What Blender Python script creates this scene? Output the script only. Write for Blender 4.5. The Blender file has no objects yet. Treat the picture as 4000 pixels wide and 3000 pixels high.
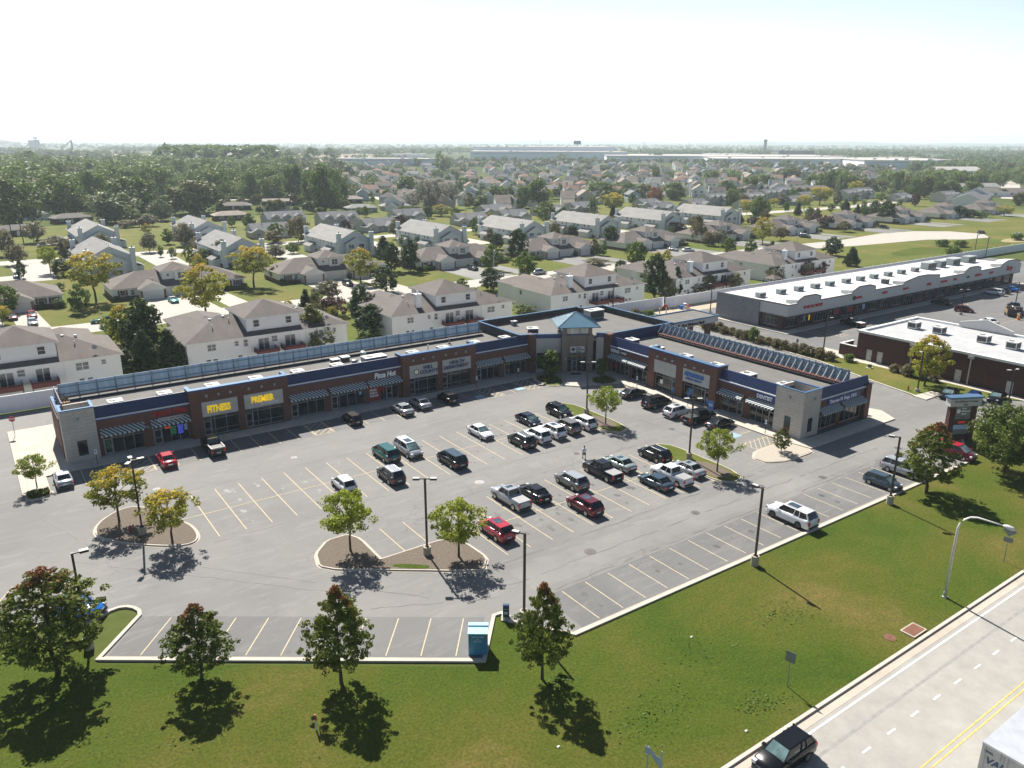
HAZE, SKY, SUN, EXPO, GLOW = 0.00012, 0.05, 5.0, 0.95, 0.44
import bpy, math, random
import numpy as np
from mathutils import Matrix, Vector
random.seed(7)
R = math.radians
sc = bpy.context.scene
COL = sc.collection
PI = math.pi

# ---------------------------------------------------------------- materials
MATS = {}
def nt(name):
    m = bpy.data.materials.new(name); m.use_nodes = True
    t = m.node_tree; b = t.nodes['Principled BSDF']; MATS[name] = m
    return m, t, b
def nd(t, kind, **kw):
    n = t.nodes.new(kind)
    for k, v in kw.items():
        if k.startswith('i_'): n.inputs[k[2:].replace('_', ' ')].default_value = v
        else: setattr(n, k, v)
    return n
def c4(c): return (c[0], c[1], c[2], 1)
def ramp(t, fac, stops):
    r = nd(t, 'ShaderNodeValToRGB'); e = r.color_ramp.elements
    while len(e) < len(stops): e.new(0.5)
    for i, (p, c) in enumerate(stops): e[i].position = p; e[i].color = c4(c) if len(c) == 3 else c
    t.links.new(fac, r.inputs['Fac']); return r.outputs['Color']
def noise(t, scale, detail=4, rough=0.6, co=None, dist=0):
    n = nd(t, 'ShaderNodeTexNoise'); n.inputs['Scale'].default_value = scale
    n.inputs['Detail'].default_value = detail; n.inputs['Roughness'].default_value = rough
    n.inputs['Distortion'].default_value = dist
    if co is not None: t.links.new(co, n.inputs['Vector'])
    return n.outputs['Fac']
def coord(t, kind='Object', scale=None):
    c = nd(t, 'ShaderNodeTexCoord').outputs[kind]
    if scale:
        mp = nd(t, 'ShaderNodeMapping'); mp.inputs['Scale'].default_value = scale
        t.links.new(c, mp.inputs['Vector']); c = mp.outputs['Vector']
    return c
def mixc(t, fac, a, b, mode='MIX'):
    m = nd(t, 'ShaderNodeMix', data_type='RGBA', blend_type=mode)
    for s, v in ((m.inputs[0], fac), (m.inputs[6], a), (m.inputs[7], b)):
        if isinstance(v, (int, float)): s.default_value = v
        elif isinstance(v, tuple): s.default_value = c4(v)
        else: t.links.new(v, s)
    return m.outputs[2]
def bump(t, b, h, dist=0.05, strength=0.5):
    n = nd(t, 'ShaderNodeBump'); n.inputs['Distance'].default_value = dist; n.inputs['Strength'].default_value = strength
    t.links.new(h, n.inputs['Height']); t.links.new(n.outputs[0], b.inputs['Normal'])
def paint(name, c, rough=0.5, metal=0.0, coat=0.0, var=0.12, vs=1.5, spec=0.5):
    m, t, b = nt(name)
    f = noise(t, vs, 5, 0.65, coord(t))
    lo = tuple(x*(1-var) for x in c); hi = tuple(min(1, x*(1+var)) for x in c)
    t.links.new(ramp(t, f, [(0.3, lo), (0.7, hi)]), b.inputs['Base Color'])
    b.inputs['Roughness'].default_value = rough; b.inputs['Metallic'].default_value = metal
    b.inputs['Coat Weight'].default_value = coat if sum(c) > .12 or coat == 0 else .22; b.inputs['Coat Roughness'].default_value = 0.04
    b.inputs['Specular IOR Level'].default_value = spec
    return m
def emit(name, c, s):
    m, t, b = nt(name); b.inputs['Base Color'].default_value = c4(c)
    b.inputs['Emission Color'].default_value = c4(c); b.inputs['Emission Strength'].default_value = s; return m

# asphalt with stains, sealed seams and hairline cracks
def asphalt(name, c0, c1, crack=0.5, light=(0.3, 0.29, 0.27), lf=0.35):
    m, t, b = nt(name); co = coord(t)
    base = ramp(t, noise(t, 0.06, 6, 0.65, co, 0.6), [(0.3, c0), (0.7, c1)])
    base = mixc(t, 0.5, base, ramp(t, noise(t, 22, 3, 0.8, co), [(0.3, (0.35,)*3), (0.7, (0.66,)*3)]), 'OVERLAY')
    streak = ramp(t, noise(t, 0.9, 6, 0.75, coord(t, 'Object', (0.22, 1.0, 1)), 1.2), [(0.52, (0, 0, 0)), (0.75, (1, 1, 1))])
    base = mixc(t, ramp(t, streak, [(0, (0, 0, 0)), (1, (lf,)*3)]), base, light)
    blot = ramp(t, noise(t, 0.35, 5, 0.7, co, 0.3), [(0.62, (0, 0, 0)), (0.8, (0.45,)*3)])
    base = mixc(t, blot, base, tuple(x*0.6 for x in c0))
    wv = nd(t, 'ShaderNodeTexVoronoi', feature='DISTANCE_TO_EDGE'); wv.inputs['Scale'].default_value = 0.10
    nn = nd(t, 'ShaderNodeTexNoise'); nn.inputs['Scale'].default_value = 0.5; nn.inputs['Detail'].default_value = 5
    t.links.new(co, nn.inputs['Vector'])
    va = nd(t, 'ShaderNodeVectorMath', operation='MULTIPLY_ADD'); va.inputs[1].default_value = (6, 6, 0)
    t.links.new(nn.outputs['Color'], va.inputs[0]); t.links.new(co, va.inputs[2]); t.links.new(va.outputs[0], wv.inputs['Vector'])
    ck = ramp(t, wv.outputs['Distance'], [(0.0, (crack,)*3), (0.006, (0, 0, 0))])
    ck = mixc(t, ramp(t, noise(t, 0.11, 3, 0.5, co), [(0.48, (0, 0, 0)), (0.62, (1, 1, 1))]), (0, 0, 0), ck)
    base = mixc(t, ck, base, (0.03, 0.03, 0.03))
    t.links.new(base, b.inputs['Base Color']); b.inputs['Roughness'].default_value = 0.85
    b.inputs['Specular IOR Level'].default_value = 0.35
    bump(t, b, noise(t, 30, 3, 0.7, co), 0.01, 0.4)
    return m
asphalt('asphalt', (0.155, 0.153, 0.150), (0.215, 0.208, 0.195), 0.45, (0.33, 0.315, 0.29), 0.45)
asphalt('asphalt_dark', (0.118, 0.117, 0.117), (0.168, 0.166, 0.162), 0.3, (0.28, 0.27, 0.255), 0.5)
asphalt('asphalt_old', (0.17, 0.168, 0.16), (0.24, 0.235, 0.22), 0.3)

def concrete(name, c, joint=0.0):
    m, t, b = nt(name); co = coord(t)
    lo = tuple(x*0.82 for x in c); hi = tuple(min(1, x*1.08) for x in c)
    base = ramp(t, noise(t, 0.5, 7, 0.7, co), [(0.3, lo), (0.7, hi)])
    if joint:
        br = nd(t, 'ShaderNodeTexBrick'); br.offset = 0; br.inputs['Scale'].default_value = 1
        br.inputs['Brick Width'].default_value = joint; br.inputs['Row Height'].default_value = joint
        br.inputs['Mortar Size'].default_value = 0.03; t.links.new(co, br.inputs['Vector'])
        base = mixc(t, br.outputs['Fac'], base, tuple(x*0.72 for x in c))
    t.links.new(base, b.inputs['Base Color']); b.inputs['Roughness'].default_value = 0.9
    bump(t, b, noise(t, 12, 4, 0.7, co), 0.01, 0.3)
    return m
concrete('concrete', (0.50, 0.455, 0.385), 1.8)
concrete('kerb_concrete', (0.52, 0.47, 0.40))
concrete('drive_concrete', (0.43, 0.40, 0.35), 3.0)
concrete('road_concrete', (0.335, 0.32, 0.29))
paint('track_grey', (0.265, 0.26, 0.245), 0.8, var=.2)
concrete('gutter_concrete', (0.46, 0.40, 0.33))
concrete('base_concrete', (0.40, 0.36, 0.29))
concrete('white_membrane', (0.60, 0.60, 0.59))
concrete('gray_membrane', (0.145, 0.138, 0.128))
concrete('pale_membrane', (0.42, 0.425, 0.43))

def grass(name, cols, big=0.05, bs=0.04):
    m, t, b = nt(name); co = coord(t)
    a = noise(t, big, 6, 0.65, co, 0.4); f = noise(t, 1.3, 8, 0.75, co); g = noise(t, 4.5, 7, 0.85, co)
    base = ramp(t, a, [(0.33, cols[0]), (0.45, cols[1]), (0.56, cols[2]), (0.68, cols[3])])
    base = mixc(t, ramp(t, f, [(0.42, (0, 0, 0)), (0.68, (0.55,)*3)]), base, cols[2])
    base = mixc(t, 0.7, base, ramp(t, g, [(0.36, (0.2,)*3), (0.64, (0.80,)*3)]), 'OVERLAY')
    t.links.new(base, b.inputs['Base Color']); b.inputs['Roughness'].default_value = 0.95
    b.inputs['Specular IOR Level'].default_value = 0.1
    ad = nd(t, 'ShaderNodeMath', operation='ADD'); t.links.new(f, ad.inputs[0]); t.links.new(g, ad.inputs[1])
    bump(t, b, ad.outputs[0], bs*3, 0.8)
    return m
grass('lawn', [(0.165, 0.125, 0.040), (0.098, 0.102, 0.018), (0.064, 0.094, 0.011), (0.032, 0.070, 0.007)])
grass('yard', [(0.19, 0.155, 0.05), (0.135, 0.135, 0.03), (0.105, 0.125, 0.024), (0.075, 0.108, 0.02)])
# distant country: squares of crop, stubble and pasture
m, t, b = nt('country'); co = coord(t)
vo = nd(t, 'ShaderNodeTexVoronoi', distance='CHEBYCHEV'); vo.inputs['Scale'].default_value = 0.0017; t.links.new(co, vo.inputs['Vector'])
fld = ramp(t, vo.outputs['Color'], [(0.2, (0.055, 0.075, 0.022)), (0.45, (0.085, 0.095, 0.035)), (0.6, (0.20, 0.165, 0.10)), (0.8, (0.06, 0.08, 0.03))])
near = ramp(t, noise(t, 0.02, 6, 0.7, co), [(0.3, (0.06, 0.085, 0.02)), (0.7, (0.10, 0.115, 0.035))])
sx = nd(t, 'ShaderNodeSeparateXYZ'); t.links.new(co, sx.inputs[0])
ln = nd(t, 'ShaderNodeVectorMath', operation='LENGTH'); t.links.new(co, ln.inputs[0])
mr = nd(t, 'ShaderNodeMapRange'); mr.inputs['From Min'].default_value = 600; mr.inputs['From Max'].default_value = 1400
t.links.new(ln.outputs['Value'], mr.inputs['Value'])
cc = mixc(t, mr.outputs[0], near, fld)
cc = mixc(t, 0.4, cc, ramp(t, noise(t, 0.35, 6, 0.7, co), [(0.3, (0.3,)*3), (0.7, (0.7,)*3)]), 'OVERLAY')
t.links.new(cc, b.inputs['Base Color']); b.inputs['Roughness'].default_value = 1; b.inputs['Specular IOR Level'].default_value = 0.05

def mulchy(name, a, b2):
    m, t, b = nt(name); co = coord(t)
    base = ramp(t, noise(t, 7, 6, 0.85, co), [(0.3, a), (0.7, b2)])
    t.links.new(base, b.inputs['Base Color']); b.inputs['Roughness'].default_value = 1
    bump(t, b, noise(t, 9, 5, 0.8, co), 0.06, 0.8)
mulchy('mulch', (0.05, 0.038, 0.028), (0.23, 0.185, 0.14))
mulchy('gravel', (0.28, 0.24, 0.19), (0.55, 0.50, 0.42))
mulchy('groundcover_leaf', (0.045, 0.055, 0.01), (0.19, 0.20, 0.05))
mulchy('tall_weed', (0.03, 0.05, 0.012), (0.15, 0.14, 0.06))

def brick(name, c1, c2, mortar, sc_=1.0, wall_axis=True):
    m, t, b = nt(name); co = coord(t)
    s = nd(t, 'ShaderNodeSeparateXYZ'); t.links.new(co, s.inputs[0])
    ad = nd(t, 'ShaderNodeMath', operation='ADD'); t.links.new(s.outputs[0], ad.inputs[0]); t.links.new(s.outputs[1], ad.inputs[1])
    cb = nd(t, 'ShaderNodeCombineXYZ'); t.links.new(ad.outputs[0], cb.inputs[0]); t.links.new(s.outputs[2], cb.inputs[1])
    br = nd(t, 'ShaderNodeTexBrick'); t.links.new(cb.outputs[0], br.inputs['Vector'])
    br.inputs['Scale'].default_value = sc_; br.inputs['Brick Width'].default_value = 0.30; br.inputs['Row Height'].default_value = 0.10
    br.inputs['Mortar Size'].default_value = 0.010; br.inputs['Color1'].default_value = c4(c1); br.inputs['Color2'].default_value = c4(c2)
    br.inputs['Mortar'].default_value = c4(mortar)
    base = mixc(t, 0.35, br.outputs['Color'], ramp(t, noise(t, 0.6, 6, 0.7, co), [(0.3, (0.35,)*3), (0.7, (0.65,)*3)]), 'OVERLAY')
    t.links.new(base, b.inputs['Base Color']); b.inputs['Roughness'].default_value = 0.85
    return m
brick('red_brick', (0.165, 0.066, 0.044), (0.125, 0.050, 0.034), (0.15, 0.10, 0.08))
brick('dark_brick', (0.085, 0.028, 0.022), (0.06, 0.022, 0.018), (0.09, 0.05, 0.045))
brick('house_brick', (0.19, 0.085, 0.06), (0.14, 0.06, 0.045), (0.2, 0.15, 0.12))
brick('stone_block', (0.50, 0.465, 0.42), (0.46, 0.43, 0.39), (0.40, 0.37, 0.33), 0.22)
brick('grey_block', (0.27, 0.27, 0.275), (0.23, 0.23, 0.235), (0.2, 0.2, 0.2), 0.35)
def shingle(name, c):
    m, t, b = nt(name); co = coord(t)
    base = ramp(t, noise(t, 0.35, 7, 0.75, coord(t, 'Object', (1.6, 0.5, 1))), [(0.3, tuple(x*0.72 for x in c)), (0.7, tuple(x*1.15 for x in c))])
    wv = nd(t, 'ShaderNodeTexWave', bands_direction='Z'); wv.inputs['Scale'].default_value = 2.2; wv.inputs['Distortion'].default_value = 0.4
    t.links.new(co, wv.inputs['Vector'])
    base = mixc(t, 0.22, base, ramp(t, wv.outputs['Color'], [(0.0, (0.3,)*3), (0.5, (0.6,)*3)]), 'OVERLAY')
    base = mixc(t, 0.4, base, ramp(t, noise(t, 14, 3, 0.8, co), [(0.3, (0.3,)*3), (0.7, (0.7,)*3)]), 'OVERLAY')
    oi = nd(t, 'ShaderNodeObjectInfo'); base = mixc(t, 0.5, base, ramp(t, oi.outputs['Random'], [(0, (0.36, 0.36, 0.38)), (0.5, (0.5, 0.5, 0.5)), (1, (0.63, 0.6, 0.57))]), 'OVERLAY')
    t.links.new(base, b.inputs['Base Color']); b.inputs['Roughness'].default_value = 0.9
    bump(t, b, noise(t, 14, 3, 0.7, co), 0.02, 0.4)
shingle('brown_shingle', (0.125, 0.106, 0.095)); shingle('grey_shingle', (0.24, 0.235, 0.225)); shingle('slate_shingle', (0.155, 0.16, 0.17))
shingle('rust_shingle', (0.26, 0.15, 0.11)); shingle('tan_shingle', (0.27, 0.22, 0.18)); shingle('dark_shingle', (0.10, 0.09, 0.09))
def siding(name, c):
    m, t, b = nt(name); co = coord(t)
    wv = nd(t, 'ShaderNodeTexWave', bands_direction='Z', wave_profile='SAW'); wv.inputs['Scale'].default_value = 1.6
    t.links.new(co, wv.inputs['Vector'])
    base = mixc(t, 0.10, c, ramp(t, wv.outputs['Color'], [(0.0, (0.1,)*3), (0.25, (0.6,)*3)]), 'OVERLAY')
    base = mixc(t, 0.25, base, ramp(t, noise(t, 0.7, 5, 0.7, co), [(0.3, (0.4,)*3), (0.7, (0.6,)*3)]), 'OVERLAY')
    t.links.new(base, b.inputs['Base Color']); b.inputs['Roughness'].default_value = 0.7
siding('cream_siding', (0.77, 0.76, 0.74)); siding('white_siding', (0.80, 0.80, 0.79)); siding('blue_siding', (0.44, 0.50, 0.56))
siding('grey_siding', (0.62, 0.66, 0.70)); siding('olive_siding', (0.42, 0.42, 0.40)); siding('sage_siding', (0.27, 0.31, 0.27)); siding('tan_siding', (0.5, 0.44, 0.36))
def ribbed(name, c, sc_, rough=0.45):
    m, t, b = nt(name); co = coord(t)
    s = nd(t, 'ShaderNodeSeparateXYZ'); t.links.new(co, s.inputs[0])
    ad = nd(t, 'ShaderNodeMath', operation='ADD'); t.links.new(s.outputs[0], ad.inputs[0]); t.links.new(s.outputs[1], ad.inputs[1])
    cb = nd(t, 'ShaderNodeCombineXYZ'); t.links.new(ad.outputs[0], cb.inputs[0])
    wv = nd(t, 'ShaderNodeTexWave'); wv.inputs['Scale'].default_value = sc_; t.links.new(cb.outputs[0], wv.inputs['Vector'])
    base = ramp(t, wv.outputs['Color'], [(0.0, tuple(x*1.3 for x in c)), (0.12, c), (0.9, c), (1, tuple(x*0.6 for x in c))])
    t.links.new(base, b.inputs['Base Color']); b.inputs['Roughness'].default_value = rough
    bump(t, b, wv.outputs['Color'], 0.05, 0.5)
    return m
ribbed('blue_metal', (0.009, 0.025, 0.10), 0.8); ribbed('screen_panel', (0.36, 0.44, 0.52), 0.13)
m = MATS['screen_panel']; t = m.node_tree; b = t.nodes['Principled BSDF']; b.inputs['Roughness'].default_value = .5
tr = nd(t, 'ShaderNodeBsdfTranslucent'); tr.inputs['Color'].default_value = (.34, .42, .50, 1); mx = nd(t, 'ShaderNodeMixShader'); mx.inputs[0].default_value = .45; t.links.new(b.outputs[0], mx.inputs[1]); t.links.new(tr.outputs[0], mx.inputs[2]); t.links.new(mx.outputs[0], t.nodes['Material Output'].inputs['Surface'])
ribbed('white_panel', (0.62, 0.60, 0.56), 0.3)
ribbed('trailer_panel', (0.55, 0.58, 0.62), 0.5)
def stripes(name, a, bcol, width):
    m, t, b = nt(name); co = coord(t)
    s = nd(t, 'ShaderNodeSeparateXYZ'); t.links.new(co, s.inputs[0])
    ad = nd(t, 'ShaderNodeMath', operation='ADD'); t.links.new(s.outputs[0], ad.inputs[0]); t.links.new(s.outputs[1], ad.inputs[1])
    mm = nd(t, 'ShaderNodeMath', operation='PINGPONG'); mm.inputs[1].default_value = width; t.links.new(ad.outputs[0], mm.inputs[0])
    g = nd(t, 'ShaderNodeMath', operation='GREATER_THAN'); g.inputs[1].default_value = width*0.52; t.links.new(mm.outputs[0], g.inputs[0])
    t.links.new(mixc(t, g.outputs[0], a, bcol), b.inputs['Base Color']); b.inputs['Roughness'].default_value = 0.8
    return m
stripes('awning_cloth', (0.56, 0.58, 0.57), (0.012, 0.04, 0.045), 0.27)

paint('blue_trim', (0.018, 0.05, 0.20), 0.35, var=0.05); paint('light_blue_metal', (0.12, 0.225, 0.30), 0.3, var=0.06)
paint('cap_blue', (0.075, 0.16, 0.27), 0.28, 0.3, var=0.05)
paint('parapet_dark', (0.035, 0.037, 0.045), 0.8); paint('eifs', (0.50, 0.475, 0.44), 0.9, var=0.05); paint('eifs_brown', (0.235, 0.185, 0.155), 0.9)
paint('eifs_white', (0.56, 0.55, 0.53), 0.9, var=0.04); paint('eifs_trim', (0.17, 0.16, 0.15), 0.8)
paint('window_frame', (0.34, 0.335, 0.32), 0.5); paint('white_trim', (0.72, 0.72, 0.70), 0.5, var=0.03); paint('dark_steel', (0.035, 0.03, 0.028), 0.5)
paint('bronze', (0.045, 0.03, 0.028), 0.4); paint('lamp_gray', (0.50, 0.50, 0.48), 0.4); paint('galvanised', (0.45, 0.46, 0.46), 0.35, 0.6)
paint('hvac_white', (0.66, 0.65, 0.62), 0.5); paint('hvac_grey', (0.33, 0.37, 0.36), 0.5); paint('hvac_dark', (0.06, 0.065, 0.07), 0.7)
paint('white_vinyl', (0.86, 0.87, 0.90), 0.45, var=0.03); paint('red_steel', (0.15, 0.05, 0.035), 0.6); paint('rust', (0.17, 0.075, 0.045), 0.9)
paint('deck_wood', (0.36, 0.22, 0.12), 0.8); paint('deck_red', (0.12, 0.03, 0.025), 0.8); paint('shutter_red', (0.10, 0.02, 0.022), 0.7)
paint('garage_white', (0.66, 0.65, 0.62), 0.6, var=0.03); paint('chimney_grey', (0.50, 0.53, 0.55), 0.7); paint('bark', (0.075, 0.055, 0.042), 0.95, var=0.3)
paint('bark_light', (0.16, 0.13, 0.11), 0.95, var=0.3)
paint('yellow_line', (0.50, 0.42, 0.26), 0.8, var=0.2, vs=3); paint('pale_line', (0.56, 0.45, 0.27), 0.85, var=0.25, vs=3)
paint('road_yellow', (0.60, 0.41, 0.12), 0.7, var=0.3, vs=4); paint('white_line', (0.70, 0.70, 0.68), 0.7, var=0.12, vs=3); paint('blue_mark', (0.25, 0.38, 0.45), 0.8)
paint('tyre', (0.018, 0.018, 0.018), 0.85); paint('rim', (0.42, 0.42, 0.43), 0.25, 0.8); paint('rim_dark', (0.08, 0.08, 0.085), 0.3, 0.6)
paint('black_plastic', (0.02, 0.02, 0.021), 0.6); paint('plate', (0.55, 0.6, 0.62), 0.5); paint('iron', (0.10, 0.09, 0.085), 0.7, var=0.25, vs=6)
paint('iron_pale', (0.36, 0.35, 0.33), 0.8, var=0.25, vs=6); paint('sky_bin', (0.045, 0.22, 0.37), 0.45, var=0.08); paint('sky_bin_top', (0.33, 0.62, 0.72), 0.3)
paint('mail_blue', (0.02, 0.05, 0.13), 0.4); paint('sign_aluminium', (0.22, 0.23, 0.24), 0.5, 0.3); paint('sign_bluegrey', (0.25, 0.34, 0.42), 0.45)
paint('stop_red', (0.45, 0.03, 0.04), 0.5); paint('hydrant_red', (0.38, 0.03, 0.03), 0.5); paint('green_box', (0.03, 0.12, 0.05), 0.5)
paint('far_warehouse', (0.82, 0.86, 0.90), 0.8); paint('far_roof', (0.40, 0.375, 0.35), 0.9); paint('orange_plastic', (0.7, 0.22, 0.02), 0.5)  # far_warehouse wall colour lightened to fade with distance like haze
paint('plywood', (0.22, 0.15, 0.07), 0.8, var=0.3); paint('skin', (0.35, 0.2, 0.14), 0.6); paint('hair', (0.02, 0.015, 0.012), 0.7)
paint('shirt_white', (0.72, 0.73, 0.75), 0.9); paint('shorts_dark', (0.03, 0.035, 0.045), 0.9); paint('field_tan', (0.24, 0.19, 0.12), 1.0, var=0.2, vs=0.02)
paint('dry_grass', (0.30, 0.24, 0.12), 1, var=0.3); paint('sand', (0.42, 0.35, 0.26), 1)
paint('sign_blue', (0.02, 0.07, 0.25), 0.4); paint('ad_red', (0.33, 0.015, 0.015), 0.5); paint('tonneau', (0.28, 0.28, 0.28), 0.6)
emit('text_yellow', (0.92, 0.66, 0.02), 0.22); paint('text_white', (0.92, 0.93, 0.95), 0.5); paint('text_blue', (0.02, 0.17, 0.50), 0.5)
paint('text_red', (0.55, 0.012, 0.02), 0.5); paint('text_navy', (0.05, 0.09, 0.16), 0.6); paint('text_dark', (0.03, 0.03, 0.035), 0.6)
paint('text_pale', (0.40, 0.55, 0.75), 0.5); paint('text_green', (0.04, 0.16, 0.08), 0.6)
emit('neon_red', (0.8, 0.05, 0.04), 0.6); emit('neon_green', (0.05, 0.3, 0.12), 0.25); emit('neon_blue', (0.08, 0.12, 0.8), 0.6); emit('led_red', (0.7, 0.03, 0.03), 0.15)
def glass(name, c, rough=0.06, spec=0.5):
    m, t, b = nt(name); co = coord(t)
    f = noise(t, 0.6, 3, 0.6, co)  # paler patches in the colour stand for faintly lit interiors behind shop panes
    t.links.new(ramp(t, f, [(0.35, tuple(x*0.5 for x in c)), (0.7, tuple(min(.9, x*3.2) for x in c))]), b.inputs['Base Color'])
    b.inputs['Roughness'].default_value = rough; b.inputs['Specular IOR Level'].default_value = spec
    return m
glass('shop_glass', (0.014, 0.016, 0.018), 0.05, 0.5); glass('house_glass', (0.03, 0.035, 0.04), 0.08); glass('car_glass', (0.012, 0.015, 0.017), 0.04, 0.6)
glass('windscreen', (0.07, 0.11, 0.11), 0.05, 0.6); glass('headlamp', (0.5, 0.52, 0.55), 0.1, 0.8); glass('tail_red', (0.35, 0.01, 0.012), 0.15, 0.8)
glass('sun_roof', (0.03, 0.045, 0.06), 0.04, 0.8)
CARCOL = dict(black=(0.004, 0.004, 0.005), navy=(0.005, 0.012, 0.028), white=(0.72, 0.73, 0.74), silver=(0.40, 0.42, 0.44), grey=(0.16, 0.165, 0.165), darkgrey=(0.022, 0.025, 0.028),
    slate=(0.045, 0.075, 0.095), red=(0.38, 0.012, 0.03), darkred=(0.14, 0.008, 0.015), teal=(0.0, 0.09, 0.08), mint=(0.03, 0.36, 0.33), green=(0.01, 0.12, 0.065), blue=(0.0, 0.14, 0.52), deepblue=(0.01, 0.035, 0.16),
    palegreen=(0.30, 0.38, 0.36), bronze=(0.20, 0.185, 0.165), brown=(0.06, 0.05, 0.045))
for k, v in CARCOL.items(): paint('car_'+k, v, 0.22, 0.0 if k in ('white', 'red', 'blue', 'black', 'navy', 'darkgrey', 'teal') else 0.3, 0.6, var=0.02)

def leafmat(name, a, b2, tip=None, tz=0.55):
    m, t, b = nt(name)
    g = nd(t, 'ShaderNodeNewGeometry'); oi = nd(t, 'ShaderNodeObjectInfo')
    col = ramp(t, g.outputs['Random Per Island'], [(0.0, a), (1.0, b2)])
    h = ramp(t, oi.outputs['Random'], [(0, (0.40, 0.42, 0.42)), (1, (0.6, 0.57, 0.52))])
    col = mixc(t, 0.6, col, h, 'OVERLAY')
    if tip:
        co = coord(t, 'Generated'); s = nd(t, 'ShaderNodeSeparateXYZ'); t.links.new(co, s.inputs[0])
        n = noise(t, 9.0, 3, 0.75, co)
        ad = nd(t, 'ShaderNodeMath', operation='MULTIPLY_ADD'); t.links.new(s.outputs[2], ad.inputs[0]); ad.inputs[1].default_value = 0.55; t.links.new(n, ad.inputs[2])
        f = ramp(t, ad.outputs[0], [(tz+0.22, (0, 0, 0)), (tz+0.36, (0.9,)*3)])
        col = mixc(t, f, col, tip)
    t.links.new(col, b.inputs['Base Color']); b.inputs['Roughness'].default_value = 0.6; b.inputs['Specular IOR Level'].default_value = 0.25
    tr = nd(t, 'ShaderNodeBsdfTranslucent'); t.links.new(col, tr.inputs['Color'])
    mx = nd(t, 'ShaderNodeMixShader'); mx.inputs[0].default_value = 0.36 if name in ('leaf_wood', 'leaf_woody', 'leaf_woodg', 'leaf_dark', 'leaf_pine', 'leaf_oak') else 0.28 if name == 'leaf_maple' else 0.48 if name.startswith('leaf_loc') else 0.38
    out = t.nodes['Material Output']; t.links.new(b.outputs[0], mx.inputs[1]); t.links.new(tr.outputs[0], mx.inputs[2]); t.links.new(mx.outputs[0], out.inputs['Surface'])
leafmat('leaf_maple', (0.08, 0.12, 0.015), (0.20, 0.23, 0.04), (0.22, 0.075, 0.03), 0.765)
leafmat('leaf_locust', (0.18, 0.24, 0.025), (0.32, 0.36, 0.05), (0.42, 0.33, 0.04), 0.8)
leafmat('leaf_locor', (0.18, 0.21, 0.03), (0.34, 0.34, 0.06), (0.58, 0.42, 0.06), 0.64)
leafmat('leaf_locyel', (0.22, 0.24, 0.03), (0.38, 0.37, 0.06), (0.5, 0.32, 0.05), 0.75)
leafmat('leaf_oak', (0.07, 0.11, 0.018), (0.16, 0.19, 0.04), (0.3, 0.15, 0.03), 0.8)
leafmat('leaf_dark', (0.03, 0.06, 0.015), (0.08, 0.12, 0.03)); leafmat('leaf_pine', (0.03, 0.055, 0.018), (0.07, 0.095, 0.03))
leafmat('leaf_spruce', (0.03, 0.055, 0.035), (0.06, 0.09, 0.06)); leafmat('leaf_green', (0.08, 0.14, 0.02), (0.17, 0.23, 0.045))
leafmat('leaf_yelpyr', (0.11, 0.13, 0.02), (0.22, 0.22, 0.04), (0.4, 0.28, 0.04), 0.8); leafmat('leaf_purple', (0.055, 0.028, 0.022), (0.11, 0.06, 0.04))
leafmat('leaf_tan', (0.12, 0.11, 0.045), (0.22, 0.19, 0.09)); leafmat('leaf_bare', (0.15, 0.14, 0.08), (0.25, 0.23, 0.14))
leafmat('leaf_wood', (0.085, 0.14, 0.03), (0.19, 0.25, 0.06)); leafmat('leaf_woody', (0.10, 0.12, 0.028), (0.20, 0.20, 0.05))
leafmat('leaf_woodg', (0.10, 0.14, 0.055), (0.20, 0.22, 0.10)); leafmat('leaf_silver', (0.17, 0.18, 0.14), (0.33, 0.31, 0.26)); leafmat('leaf_rust', (0.17, 0.075, 0.025), (0.32, 0.14, 0.045))
leafmat('leaf_weed', (0.075, 0.14, 0.012), (0.12, 0.20, 0.025))

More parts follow.
